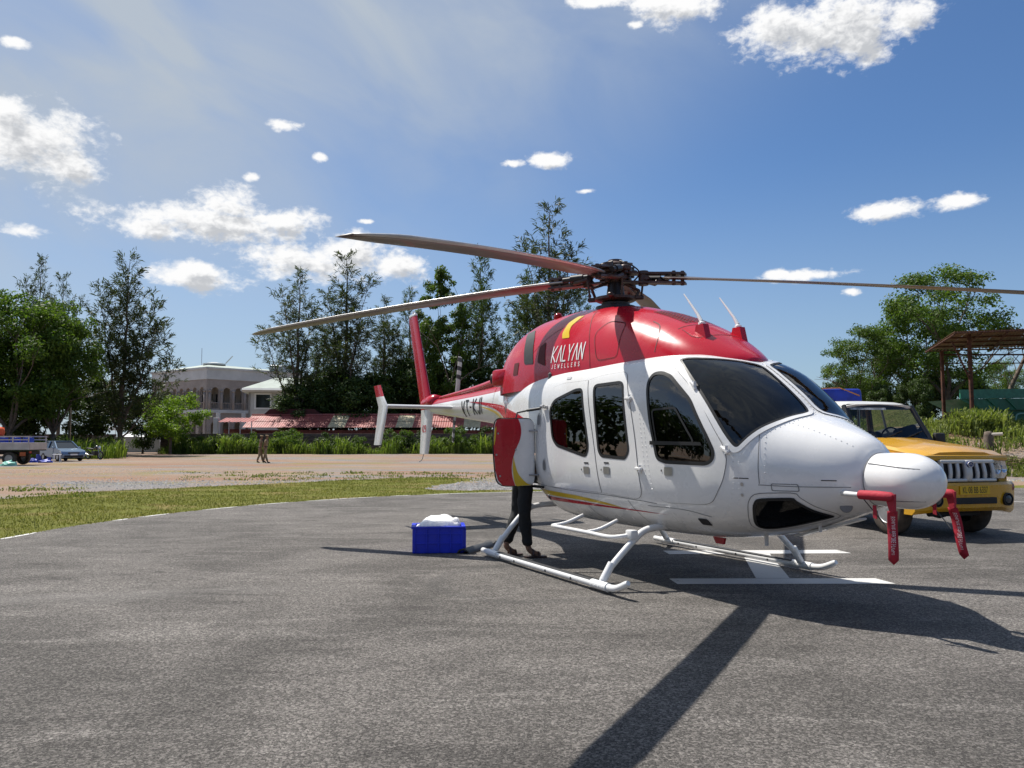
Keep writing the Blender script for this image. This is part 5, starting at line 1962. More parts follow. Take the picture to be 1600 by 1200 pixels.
# ---- tall weeds along the wall and on the bank
def weeds(name, spots, m, seed, label, cat):
    rg = random.Random(seed)
    V, Fc = [], []
    for (x, y, h, n, spread) in spots:
        z = ground_z(x, y) - .05
        for _ in range(n):
            a = rg.random() * 6.283
            r = spread * sqrt(rg.random())
            b = Vector((x + r * cos(a), y + r * sin(a), z))
            hh = h * rg.uniform(.45, 1.1)
            a2 = rg.random() * 6.283
            out = Vector((cos(a2), sin(a2), 0)) * hh * rg.uniform(.1, .55)
            sd = Vector((-sin(a2), cos(a2), 0)) * rg.uniform(.016, .045) * (h ** .4)
            mid = b + out * .45 + Vector((0, 0, hh * .7)); tp = b + out + Vector((0, 0, hh * rg.uniform(.7, 1.0)))
            k = len(V)
            V.extend([b - sd * .6, b + sd * .6, mid + sd, mid - sd, tp])
            Fc.append((k, k + 1, k + 2, k + 3)); Fc.append((k + 3, k + 2, k + 4))
            if rg.random() < .30:
                for _ in range(3):
                    leaf_quad(V, Fc, rg, b + out * rg.random() + Vector((0, 0, hh * rg.uniform(.3, .95))), .07 * h ** .5 * rg.uniform(.7, 1.6), .5, .3)
    o = pydata(name, V, Fc, m)
    return tag(o, label, cat, kind='stuff')


rg = random.Random(12)
sp = []
for k in range(420):
    px = rg.uniform(255, 1080)
    d = 80 + rg.random() * 4.0 - (px - 255) * .0012
    h = rg.uniform(.5, 1.7) * (1.0 + 1.1 * mnoise.noise(Vector((px * .035, d * .2, 0))))
    sp.append((*px_pos(px, d), max(.5, h), int(46 * max(.6, h)), .75))
weeds('tall_weeds', sp, M_WEED, 41, 'bright green weeds and tall grass along the boundary wall', 'weeds')
sp = []
for k in range(90):
    px = rg.uniform(30, 185)
    sp.append((*px_pos(px, rg.uniform(60, 72)), rg.uniform(.6, 1.9), 60, .8))
weeds('roadside_weeds', sp, M_WEED, 42, 'green undergrowth behind the parked car and motorcycle', 'weeds')
sp = []
for k in range(460):
    px = rg.uniform(1270, 1640)
    d = rg.uniform(33.5, 47)
    hh = rg.uniform(.15, .62) * (1 + .6 * mnoise.noise(Vector((px * .03, d * .4, 0))))
    sp.append((*px_pos(px, d), max(.2, hh), 40, .75))
for k in range(40):
    px = rg.uniform(1495, 1560)
    sp.append((*px_pos(px, rg.uniform(36, 38)), rg.uniform(.7, 1.2), 60, .5))
weeds('bank_weeds', sp, M_WEEDB, 43, 'pale green tall grass covering the bank under the shed', 'weeds')
sp = []
for k in range(46):
    px = rg.uniform(1530, 1640)
    sp.append((*px_pos(px, rg.uniform(29.5, 32.5)), rg.uniform(.2, .55), 45, .35))
for k in range(80):
    px = rg.uniform(300, 780); d = rg.uniform(27, 34)
    sp.append((*px_pos(px, d), rg.uniform(.05, .16), 40, .5))
for k in range(24):
    px = rg.uniform(20, 140); d = rg.uniform(19, 23)
    sp.append((*px_pos(px, d), rg.uniform(.06, .14), 30, .3))
weeds('low_tufts', sp, M_WEEDB, 44, 'low tufts of grass dotted over the dirt field', 'weeds')
# shrubs against the wall
SHR = broadleaf(51, 2.6, 3.4, .05, 44, 120, .085, M_LEAF, 0, 2)
SHRD = broadleaf(52, 2.6, 3.4, .05, 44, 120, .085, M_LEAFD, 0, 2)
for i, (px, h, me, lab) in enumerate(((452, 2.6, SHR, 'olive shrub against the wall just right of the walking men'), (655, 2.2, SHRD, 'dark shrub against the wall behind the ventral fin'), (715, 2.9, SHR, 'green shrub against the wall below the registration letters'),
                                      (760, 2.6, SHRD, 'dark shrub against the wall beside the open baggage door'), (300, 2.0, SHR, 'green shrub at the left end of the wall'), (560, 1.9, SHR, 'green shrub against the wall left of the hanging end plate'),
                                      (345, 1.7, SHRD, 'dark shrub against the wall below the small brick shed'), (385, 2.3, SHR, 'rounded shrub against the wall just left of the walking men'), (505, 2.1, SHRD, 'dark shrub against the wall below the pale roof strip'),
                                      (620, 2.6, SHR, 'tall shrub against the wall between end plate and ventral fin'), (685, 1.8, SHR, 'low shrub against the wall just right of the ventral fin'))):
    x, y = px_pos(px, 81.5)
    place_tree('wall_shrub', me, (x, y, ground_z(x, y)), h / 2.6, i * 1.1, lab, 'shrubs along the boundary wall', 'shrub')
# woodland on the far side of the road behind the photographer (seen in the windows)
V, Fc = [], []
rg = random.Random(77)
for k in range(70):
    a = radians(rg.uniform(133, 385))
    R_ = rg.uniform(46, 64)
    cx, cy = R_ * cos(a), R_ * sin(a)
    if cy > -8 and cx > 0: continue
    if cy > 0 and cx / cy > -.92: continue
    hh = rg.uniform(7, 13)
    for _ in range(620):
        v = Vector((rg.gauss(0, 1), rg.gauss(0, 1), rg.gauss(0, 1))).normalized() * rg.random() ** .4
        leaf_quad(V, Fc, rg, Vector((cx + v.x * 4.5, cy + v.y * 4.5, hh * .52 + v.z * hh * .5)), .42 * rg.uniform(.6, 1.3), .6)
o = pydata('woodland', V, Fc, M_LEAFD)
tag(o, 'mass of trees across the road, mirrored in the cabin windows', 'woodland', kind='stuff')

# ================================================================== buildings and boundary
M_PLASTER = mat('pale_plaster', (0.52, 0.525, 0.52), 0.85, var=0.10, vscale=.5, bump=.1, bscale=6)
M_TAUPE = mat('taupe_stone', (0.31, 0.27, 0.245), 0.85, var=0.12, vscale=.7, bump=.15, bscale=5)
M_SHADEIN = mat('arcade_inner_wall', (0.34, 0.30, 0.26), 0.9, var=.12, vscale=.6)
M_WINGLASS = mat('window_glass', (0.02, 0.024, 0.026), 0.06, spec=0.8)
M_REDROOF = mat('red_sheet_roof', (0.30, 0.075, 0.065), 0.55, var=0.22, vscale=.8, rvar=.1)
M_PALEROOF = mat('pale_skylight_sheet', (0.50, 0.42, 0.26), 0.6, var=0.2, vscale=2)
M_BRICKRED = mat('red_brick_wall', (0.13, 0.04, 0.03), 0.9, var=0.3, vscale=3, bump=.3, bscale=12)
M_WALLOLD = mat('weathered_laterite', (0.115, 0.085, 0.075), 0.95, var=0.5, vscale=1.4, bump=.5, bscale=5)
M_CANVAS = mat('white_canvas', (0.80, 0.81, 0.80), 0.7, var=.04)
M_RUST = mat('rusty_steel', (0.060, 0.024, 0.015), 0.85, .2, color2=(0.12, 0.045, 0.025), vscale=5, bump=.3, bscale=30)
M_RUSTROOF = mat('rusty_sheet', (0.15, 0.085, 0.05), 0.8, .1, color2=(0.24, 0.15, 0.09), vscale=1.5)
M_GREENM = mat('green_painted_steel', (0.018, 0.14, 0.075), 0.5, 0, var=.2, vscale=2, rvar=.1)
M_GREENR = mat('pale_green_roof', (0.33, 0.38, 0.34), 0.7, var=.12, vscale=1)


def facade(name, parent, o, u, n, w, z0, z1, holes, m, thick=.35):
    """flat wall from o along u, with openings, given thickness inwards; n is the outward normal"""
    bm = flat_mesh([(0, z0), (w, z0), (w, z1), (0, z1)], holes, 0)
    O, U, Nn = Vector(o), Vector(u), Vector(n)
    for v in bm.verts:
        a, b = v.co.x, v.co.y
        v.co = O + U * a + Vector((0, 0, b))
    for f in bm.faces:
        f.normal_update()
        if f.normal.dot(Nn) < 0: f.normal_flip()
    r = bmesh.ops.extrude_face_region(bm, geom=bm.faces[:])
    for v in [g for g in r['geom'] if isinstance(g, bmesh.types.BMVert)]: v.co -= Nn * thick
    return build(name, bm, m, parent)


def arch(cx, w, z0, zs, n=10):
    """pointed-round arch opening"""
    pts = [(cx - w / 2, z0), (cx + w / 2, z0)]
    for k in range(n + 1):
        a = pi * k / n
        pts.append((cx + w / 2 * cos(a), zs + w / 2 * sin(a) * 1.15))
    return pts


# ---- two-storey arcaded building seen on its corner
DB = 126.0
cx, cy = px_pos(322, DB)
bA = empty('arcaded_building', (cx, cy, 0), 0)
uL = Vector((-.80, .60, 0)); uR = Vector((.72, .69, 0)).normalized()
nL = Vector((-uL.y, uL.x, 0)); nL = nL if nL.y < 0 else -nL
nR = Vector((-uR.y, uR.x, 0)); nR = nR if nR.y < 0 else -nR
zf, za, zt = z_at(640, DB), z_at(592, DB), z_at(571, DB)
WL, WR = 17.0, 10.6
for nm, u, nn, w, cnt in (('left', uL, nL, WL, 8), ('right', uR, nR, WR, 5)):
    st = w / (cnt + .35)
    holes = [arch(st * (k + .72), st * .64, zf + .25, za - 2.0) for k in range(cnt)]
    facade('arcade_wall', bA, (0, 0, 0), u, nn, w, zf, za, holes, M_TAUPE, .5)
    gh = [arch(st * (k + .72), st * .60, 0.05, zf - 2.6) for k in range(cnt)]
    facade('ground_arcade_wall', bA, u * .25, u, nn, w - .25, 0, zf - .5, [[(a - .25, b) for a, b in g] for g in gh[:-1]], M_TAUPE, .5)
    for k in range(cnt):
        bm = bmesh.new()
        c = u * st * (k + .72) + nn * .04
        for q in range(5):
            p0 = c + u * (st * .6 * (q / 4 - .5))
            tube(bm, [p0 + Vector((0, 0, zf + .25)), p0 + Vector((0, 0, zf + 1.15))], .04, 5)
        tube(bm, [c - u * st * .32 + Vector((0, 0, zf + 1.15)), c + u * st * .32 + Vector((0, 0, zf + 1.15))], .06, 5)
        build('balustrade', bm, M_TAUPE, bA)
    for k in range(cnt + 1):
        bm = bmesh.new()
        c = u * min(w - .25, max(.25, st * (k + .22))) + nn * .12
        tube(bm, [c + Vector((0, 0, zf)), c + Vector((0, 0, za - 2.0))], .17, 8)
        lathe(bm, [(.24, za - 2.05), (.26, za - 1.8), (.001, za - 1.8)], 'Z', c, 8)
        build('column', bm, M_TAUPE, bA, smooth=True)
    # inner wall, a few metres back
    for z0_, z1_, mm in ((zf, za, M_SHADEIN), (0, zf - .5, M_SHADEIN)):
        bm = bmesh.new()
        A, B = u * 2.0 - nn * 3.2, u * (w + 1) - nn * 3.2
        bm.faces.new([bm.verts.new(q) for q in (A + Vector((0, 0, z0_)), B + Vector((0, 0, z0_)), B + Vector((0, 0, z1_)), A + Vector((0, 0, z1_)))])
        iw = build('inner_wall', bm, mm, bA)
        for k in range(0, cnt):
            bm = bmesh.new()
            c = u * st * (k + .9) - nn * 3.12
            h0 = z0_ + 1.0
            pts = [c - u * .5 + Vector((0, 0, h0)), c + u * .5 + Vector((0, 0, h0)), c + u * .5 + Vector((0, 0, h0 + 1.7)), c - u * .5 + Vector((0, 0, h0 + 1.7))]
            bm.faces.new([bm.verts.new(q) for q in pts])
            build('window', bm, M_WINGLASS, bA)
quad = [Vector((0, 0, 0)), uR * (WR + 6), uR * (WR + 6) + uL * WL, uL * WL]


def block(name, pts, z0, z1, grow, m, parent):
    c = sum(pts, Vector()) / len(pts)
    bm = bmesh.new()
    lo = [bm.verts.new(p + (p - c).normalized() * grow + Vector((0, 0, z0))) for p in pts]
    hi = [bm.verts.new(p + (p - c).normalized() * grow + Vector((0, 0, z1))) for p in pts]
    bm.faces.new(lo); bm.faces.new(hi)
    for i in range(len(pts)): bm.faces.new((lo[i], lo[(i + 1) % 4], hi[(i + 1) % 4], hi[i]))
    return build(name, bm, m, parent)


block('floor_slab', quad, zf - .5, zf, .35, M_PLASTER, bA)
block('parapet', quad, za + .003, zt - .5, .15, M_PLASTER, bA)
block('cornice', quad, zt - .5, zt - .2, .45, M_PLASTER, bA)
bm = bmesh.new()
c = sum(quad, Vector()) / 4
lo = [bm.verts.new(p + (p - c).normalized() * .45 + Vector((0, 0, zt - .2))) for p in quad]
tp = bm.verts.new(c + Vector((-3, 0, zt + 1.3)))
for i in range(4): bm.faces.new((lo[i], lo[(i + 1) % 4], tp))
rf = build('roof', bm, M_GREENR, bA)
bm = bmesh.new()
q = c + Vector((-1.5, -2, zt + .9))
lathe(bm, [(1.9, 0), (1.9, .25), (.5, .5), (.001, .5)], 'Z', q, 16)
build('roof_drum', bm, M_PLASTER, rf)
bm = bmesh.new()
tube(bm, [q + Vector((-2.2, 0, 0)), q + Vector((-2.2, 0, 3.0))], .05, 5)
tube(bm, [q + Vector((2.0, 0, .3)), q + Vector((3.2, 0, 1.6))], .10, 5)
build('antenna_mast', bm, M_STEEL, rf)
for k in range(3):
    bm = bmesh.new()
    w0 = uR * (WR + 1.0 + k * 1.7)
    box(bm, w0 + Vector((0, 0, zt + .25)), (1.3, 1.0, 1.1), None, .05, 1)
    build('air_conditioner', bm, M_STEEL, bA)
bm = bmesh.new()
wq = uR * (WR + .1)
# porch columns in front of the ground floor
for a, b in ((uR * 5.6, nR * 1.6), (uR * 1.2, nR * 1.9), (uR * 9.0, nR * 1.5)):
    bm = bmesh.new()
    box(bm, a + b + Vector((0, 0, (zf - .5) / 2)), (.55, .55, zf - .5), None, .04, 1)
    build('porch_column', bm, M_PLASTER, bA)
tag(bA, 'two storey arcaded building with pale parapet and arched galleries behind the wall', 'building')

# ---- white annex with hipped green roof and two framed windows
DN = 112.0
aX, aY = px_pos(388, DN)
bN = empty('white_annex', (aX, aY, 0), 0)
uN = Vector((.985, .17, 0)); nN = Vector((.17, -.985, 0))
wN = 9.0
z0n, z1n = z_at(652, DN) - 3.0, z_at(613, DN)
wh = []
for px0, px1 in ((399, 420), (436, 456)):
    a0, a1 = (px0 - 388) / F_PX * DN * 1.01, (px1 - 388) / F_PX * DN * 1.01
    wh.append((a0, a1, z_at(637, DN), z_at(616.5, DN)))
facade('wall', bN, (0, 0, 0), uN, nN, wN, 0, z1n, [[(a, c), (b, c), (b, d), (a, d)] for a, b, c, d in wh], M_PLASTER, .3)
facade('side_wall', bN, uN * .002, Vector((-.17, .985, 0)), -uN, 7, 0, z1n, [], M_PLASTER, .3)
for a, b, c, d in wh:
    bm = bmesh.new()
    prismpts = [(a - .22, c - .22), (b + .22, c - .22), (b + .22, d + .22), (a - .22, d + .22)]
    bmf = flat_mesh(prismpts, [[(a, c), (b, c), (b, d), (a, d)]], 0)
    for v in bmf.verts:
        v.co = uN * v.co.x + nN * .06 + Vector((0, 0, v.co.y))
    bm.free()
    fo = build('window_frame', bmf, M_CANVAS, bN)
    bm = bmesh.new()
    bm.faces.new([bm.verts.new(uN * e - nN * .12 + Vector((0, 0, f))) for e, f in ((a, c), (b, c), (b, d), (a, d))])
    build('window', bm, M_WINGLASS, bN)
bm = bmesh.new()
ev = [uN * -.8 + nN * .8, uN * (wN + .8) + nN * .8, uN * (wN + .8) - nN * 7.5, uN * -.8 - nN * 7.5]
lo = [bm.verts.new(p_ + Vector((0, 0, z1n))) for p_ in ev]
up = [bm.verts.new(p_ + Vector((0, 0, z1n + .55))) for p_ in ev]
r1, r2 = bm.verts.new(uN * 3.2 - nN * 3.4 + Vector((0, 0, z1n + 2.4))), bm.verts.new(uN * (wN - 3) - nN * 3.4 + Vector((0, 0, z1n + 2.4)))
bm.faces.new(lo)
for i in range(4): bm.faces.new((lo[i], lo[(i + 1) % 4], up[(i + 1) % 4], up[i]))
bm.faces.new((up[0], up[1], r2, r1)); bm.faces.new((up[1], up[2], r2)); bm.faces.new((up[2], up[3], r1, r2)); bm.faces.new((up[3], up[0], r1))
rn = build('roof', bm, M_GREENR, bN)
bm = bmesh.new()
for i in range(4):
    a, b = ev[i], ev[(i + 1) % 4]
    tube(bm, [a + Vector((0, 0, z1n + .28)), b + Vector((0, 0, z1n + .28))], .30, 4)
build('eaves_board', bm, M_PLASTER, rn)
tag(bN, 'white annex with hipped pale green roof and two framed windows', 'building')


# ---- long red sheet-roofed shed
def sheet_roof(bm, o, u, v, nu, pitch, amp, nv=1):
    """corrugated sheet: u along the ridge, v down the slope"""
    O, U, Vv = Vector(o), Vector(u), Vector(v)
    L = U.length
    n = max(2, int(L / pitch) * 4)
    nn = U.cross(Vv).normalized()
    if nn.z < 0: nn = -nn
    rows = []
    for j in range(nv + 1):
        rows.append([bm.verts.new(O + U * (i / n) + Vv * (j / nv) + nn * amp * (1 if i % 4 in (1, 2) else 0)) for i in range(n + 1)])
    for a, b in zip(rows, rows[1:]):
        for i in range(n): bm.faces.new((a[i], a[i + 1], b[i + 1], b[i]))


DS = 92.0
x0, x1 = px_pos(379, DS)[0], px_pos(830, DS)[0]
sB = empty('red_roofed_shed', (x0, DS, 0), 0)
ze, zr = z_at(668, DS), z_at(648, DS)
n_sheet = 17
wsh = (x1 - x0) / n_sheet
for k in range(n_sheet):
    for row in range(2):
        bm = bmesh.new()
        t0, t1 = (0.0, .52) if row == 0 else (.48, 1.0)
        A = Vector((k * wsh, 3.4 - 3.4 * t0, zr + (ze - zr) * t0 + (.05 if row == 0 else 0)))
        sheet_roof(bm, A, (wsh * .995, 0, 0), (0, -3.4 * (t1 - t0), (ze - zr) * (t1 - t0)), 0, .26, .022)
        build('roof_sheet', bm, M_PALEROOF if (k in (5, 9, 13)) else M_REDROOF, sB)
bm = bmesh.new()
tube(bm, [(0, 3.4, zr + .08), (x1 - x0, 3.4, zr + .08)], .16, 6)
build('ridge_cap', bm, M_REDROOF, sB)
bm = bmesh.new()
box(bm, ((x1 - x0) / 2, .7, ze / 2 - .15), (x1 - x0 - .4, .2, ze - .3))
build('front_wall', bm, M_BRICKRED, sB)
bm = bmesh.new()
prism(bm, [(0, 0), (8.0, 0), (6.6, 1.1), (1.2, 1.1)], 'Y', 3.3, 6.0)
for v in bm.verts: v.co += Vector((1.0, 0, zr - .3))
build('raised_hood', bm, mat('dark_red_hood', (0.06, 0.012, 0.011), .8), sB)
tag(sB, 'long low shed with pink red corrugated roof and pale skylight strips', 'shed')
x0b = px_pos(341, 90)[0]
sC = empty('small_red_shed', (x0b, 90, 0), 0)
for k in range(3):
    bm = bmesh.new()
    sheet_roof(bm, (k * 1.35, 2.4, z_at(651, 90) - .1), (1.34, 0, 0), (0, -2.6, -.55), 0, .42, .05)
    build('roof_sheet', bm, M_REDROOF, sC)
bm = bmesh.new(); box(bm, (2.0, 1.6, 1.35), (3.7, .2, 2.7)); build('wall', bm, M_BRICKRED, sC)
bm = bmesh.new()
for q in (0.1, 1.3, 2.6, 3.9): tube(bm, [(q, 0, 0), (q, 0, z_at(657, 90) - .05)], .06, 6)
build('post', bm, M_STEEL, sC)
bm = bmesh.new(); box(bm, (-.35, .4, 2.0), (.55, .4, 4.0), None, .03, 1); build('white_pier', bm, M_PLASTER, sC)
tag(sC, 'small brick shed with red sheet roof at the end of the long shed', 'shed')

# ---- boundary wall of weathered blocks, and the pale gate
WD = 85.0
wx0, wx1 = px_pos(252, WD)[0], px_pos(1100, WD)[0]
bw = empty('boundary_wall', (wx0, WD, 0), 0)
bm = bmesh.new()
box(bm, ((wx1 - wx0) / 2, .2, 1.06), (wx1 - wx0, .26, 2.12))
build('wall_core', bm, M_WALLOLD, bw)
blk = bmesh.new()
box(blk, (0, 0, 0), (1.06, .08, .36), None, .02, 1)
bme = bpy.data.meshes.new('block'); blk.to_mesh(bme); blk.free(); bme.materials.append(M_WALLOLD)
nb = 0
rg = random.Random(2)
for r_ in range(4):
    for k in range(int((wx1 - wx0) / 1.1)):
        xx = k * 1.1 + (.55 if r_ % 2 else 0) + .55
        if xx > wx1 - wx0 - .5: continue
        px = 800 + F_PX * (wx0 + xx) / WD
        if px > 800 or nb >= 150: continue
        nb += 1
        b = link('block', bme, None, bw)
        b.location = (xx, .05 + rg.uniform(-.012, .012), 2.12 - .19 - r_ * .385)
tag(bw, 'old dark block wall behind the tall weeds', 'wall')
gx0, gx1 = px_pos(181, 87)[0], px_pos(251, 87)[0]
gt = empty('pale_gate', (gx0, 87, 0), 0)
bm = bmesh.new(); box(bm, ((gx1 - gx0) / 2, 0, .92), (gx1 - gx0, .12, 1.75), None, .01, 1); build('gate_panel', bm, M_PLASTER, gt)
for k in range(2):
    bm = bmesh.new(); box(bm, ((gx1 - gx0) / 2, -.075, .45 + k * .95), (gx1 - gx0 - .06, .03, .06)); build('gate_rail', bm, M_GREY, gt)
tag(gt, 'pale closed metal gate left of the weeds', 'gate')
lx0, lx1 = px_pos(-60, 90)[0], px_pos(181, 90)[0]
bm = bmesh.new(); box(bm, ((lx0 + lx1) / 2, 90.2, 1.05), (lx1 - lx0, .3, 2.1)); o = build('rear_wall', bm, M_WALLOLD, None)
tag(o, 'shaded dark wall behind the left hand trees', 'wall')

# ---- white party tents beyond the gate
for px, d, w, ye, yt, lab in ((205, 96, 2.3, 690, 672.5, 'white pyramid tent leftmost behind the pale gate'), (237, 97, 2.2, 690, 672.5, 'white pyramid tent in the middle behind the pale gate'), (266, 98, 2.1, 689.5, 672.5, 'white pyramid tent rightmost, beside the weeds'),
                              (232, 108, 4.2, 671, 664, 'larger white canopy behind the three small tents'), (165, 108, 3.4, 672, 665, 'white canopy half hidden behind the casuarina trunk')):
    x, y = px_pos(px, d)
    e = empty('canopy_tent', (x, y, 0), .1)
    zE, zT = z_at(ye, d) + .35, z_at(yt, d)
    bm = bmesh.new()
    lo = [bm.verts.new((a * w / 2 * 1.4, b * w / 2 * 1.4, zE)) for a, b in ((-1, -1), (1, -1), (1, 1), (-1, 1))]
    lw = [bm.verts.new((v.co.x, v.co.y, zE - .35)) for v in lo]
    mid = [bm.verts.new((v.co.x * .42, v.co.y * .42, zE + (zT - zE) * .5)) for v in lo]
    t_ = bm.verts.new((0, 0, zT))
    for i in range(4):
        j = (i + 1) % 4
        bm.faces.new((lw[i], lw[j], lo[j], lo[i])); bm.faces.new((lo[i], lo[j], mid[j], mid[i])); bm.faces.new((mid[i], mid[j], t_))
    build('canopy', bm, M_CANVAS, e)
    for a, b in ((-1, -1), (1, -1), (1, 1), (-1, 1)):
        bm = bmesh.new(); tube(bm, [(a * w * .68, b * w * .68, 0), (a * w * .68, b * w * .68, zE)], .035, 6); build('leg', bm, M_STEEL, e)
    tag(e, lab, 'tent', 'white tents beyond the gate')

# ---- floodlight mast
x, y = px_pos(110, 72)
fm = empty('floodlight_mast', (x, y, 0), 0)
hz = z_at(528, 72)
bm = bmesh.new(); tube(bm, [(0, 0, 0), (0, 0, hz)], [.13, .07], 8); build('pole', bm, M_STEEL, fm, smooth=True)
bm = bmesh.new(); tube(bm, [(-.7, 0, hz), (.7, 0, hz)], .05, 6); build('cross_arm', bm, M_STEEL, fm)
for q in (-.65, -.2, .25, .68):
    bm = bmesh.new(); box(bm, (q, -.12, hz + .14), (.34, .22, .26), Euler((.5, 0, .4 * q)), .03, 1); build('floodlight', bm, M_HUB, fm)
tag(fm, 'slim floodlight mast with four lamps between the left hand trees', 'light mast')

# ---- rusty open shed on the bank
SD = 40.0
P1, P2 = Vector((*px_pos(1475, 45), 0)), Vector((*px_pos(1519, SD), 0))
sh = empty('rusty_shed', (0, 0, 0), 0)
zb1, zb2 = ground_z(P1.x, P1.y) - .2, ground_z(P2.x, P2.y) - .2
eL, eR = Vector((*px_pos(1450, 46), z_at(546.5, 46))), Vector((*px_pos(1700, 48), z_at(539, 48)))
rL, rR = Vector((*px_pos(1496, 38.5), z_at(517.5, 38.5))), Vector((*px_pos(1700, 40), z_at(509, 40)))
n_s = 9
for k in range(n_s):
    bm = bmesh.new()
    a, b = eL.lerp(eR, k / n_s), eL.lerp(eR, (k + .985) / n_s)
    c, d = rL.lerp(rR, k / n_s), rL.lerp(rR, (k + .985) / n_s)
    n = 20
    up = Vector((0, 0, 1))
    rows = [[bm.verts.new(p.lerp(q, i / n) + up * .03 * (1 if i % 4 in (1, 2) else 0)) for i in range(n + 1)] for p, q in ((a, b), (c, d))]
    for i in range(n): bm.faces.new((rows[0][i], rows[0][i + 1], rows[1][i + 1], rows[1][i]))
    build('roof_sheet', bm, M_RUSTROOF, sh)
for i, (P_, zb, col) in enumerate(((P1, zb1, 0), (P2, zb2, 0), (P1 + Vector((6.6, .8, 0)), 1.8, 0), (P2 + Vector((6.6, .8, 0)), 1.8, 0))):
    bm = bmesh.new()
    tgt = z_at(548 if i % 2 == 0 else 522, P_.y)
    box(bm, (P_.x, P_.y, (zb + tgt) / 2), (.16, .16, tgt - zb), None, .01, 1)
    build('post', bm, M_RUST, sh)
for k in range(5):
    f = k / 4
    bm = bmesh.new()
    tube(bm, [eL.lerp(rL, f) + Vector((0, 0, -.07)), eR.lerp(rR, f) + Vector((0, 0, -.07))], .045, 5)
    build('purlin', bm, M_RUST, sh)
for k in range(6):
    f = k / 5
    bm = bmesh.new()
    tube(bm, [eL.lerp(eR, f) + Vector((0, 0, -.15)), rL.lerp(rR, f) + Vector((0, 0, -.15))], .05, 5)
    build('rafter', bm, M_RUST, sh)
bm = bmesh.new()
a = Vector((P1.x, P1.y, z_at(554, P1.y)))
tube(bm, [a, a + Vector((7, .8, .1))], .05, 5); tube(bm, [a + Vector((0, 0, -.5)), a + Vector((7, .8, -.4))], .03, 5)
for k in range(8):
    tube(bm, [a + Vector((7 * k / 8, .1 * k, -.5 + .0)), a + Vector((7 * (k + .5) / 8, .1 * k, .05))], .022, 4)
build('truss', bm, M_RUST, sh)
bm = bmesh.new()
tube(bm, [Vector((P2.x, P2.y, z_at(600, 42))), Vector((P2.x - .9, P2.y, z_at(540, 42)))], .05, 5)
build('brace', bm, M_RUST, sh)
tag(sh, 'open shed on rusty steel posts with corrugated roof on the bank', 'shed')

# ---- green steel hopper under the shed
hx, hy = px_pos(1500, 44)
gh = empty('green_hopper', (hx, hy, 0), .06)
zq = lambda py: z_at(py, 44)
bm = bmesh.new()
prism(bm, [(.6, zq(668) - .6), (8, zq(668) - .6), (8, zq(638)), (1.3, zq(638)), (1.1, zq(655))], 'Y', 0, 2.4)
build('tank', bm, M_GREENM, gh)
bm = bmesh.new()
prism(bm, [(-.2, zq(624)), (8, zq(621)), (8, zq(640)), (1.0, zq(641))], 'Y', -.3, 2.7)
build('chute', bm, M_GREENM, gh)
bm = bmesh.new()
prism(bm, [(0.0, zq(624) + .03), (8, zq(621) + .03), (8, zq(605)), (0.0, zq(609))], 'Y', -.1, 0.0)
build('upper_panel', bm, mat('green_panel_light', (0.035, 0.20, 0.13), .5, var=.2), gh)
for k in range(7):
    bm = bmesh.new(); tube(bm, [(.2 + k * 1.15, -.33, zq(623)), (1.0 + k * 1.05, -.33, zq(640))], .035, 5); build('rib', bm, M_GREENM, gh)
bm = bmesh.new()
tube(bm, catmull([(3.0, -.05, zq(662)), (3.0, -.35, zq(658)), (3.1, -.35, zq(648)), (3.6, -.35, zq(646)), (4.4, -.35, zq(646))], 4), .045, 8)
build('pipe', bm, mat('pale_green_pipe', (.25, .45, .36), .5), gh, smooth=True)
tag(gh, 'green steel hopper standing in tall grass under the rusty shed', 'hopper')

# ---- cut tree stump on the bank
x, y = px_pos(1543, 33.5)
zg = ground_z(x, y)
e = empty('tree_stump', (x, y, zg), 0)
bm = bmesh.new()
lathe(bm, [(.24, -.2), (.22, .1), (.17, .35), (.18, .75), (.15, .92), (.001, .95)], 'Z', (0, 0, 0), 10)
for v in bm.verts: v.co += Vector((mnoise.noise(v.co * 4) * .06, mnoise.noise(v.co * 4 + Vector((9, 0, 0))) * .06, 0))
build('stump', bm, M_BARK, e, smooth=True)
bm = bmesh.new(); tube(bm, [(.05, -.1, .80), (.45, -.25, .82)], .07, 8); build('cut_branch', bm, mat('cut_wood', (.55, .48, .40), .8), e)
tag(e, 'short rough tree stump with a pale cut branch on the bank', 'stump')
x, y = px_pos(1570, 31.8)
bm = bmesh.new()
rg = random.Random(31)
for k in range(90):
    a = rg.random() * 6.28
    p0 = Vector((x + rg.gauss(0, .5), y + rg.gauss(0, .25), ground_z(x, y) + .04 + rg.random() * .3))
    tube(bm, [p0, p0 + Vector((cos(a) * .4, sin(a) * .3, rg.gauss(.05, .15)))], .008, 3, caps=False)
o = build('brush_pile', bm, mat('dry_twigs', (.19, .13, .08), .9, var=.3), None)
tag(o, 'heap of dry twigs beside the tree stump', 'brushwood', kind='stuff')

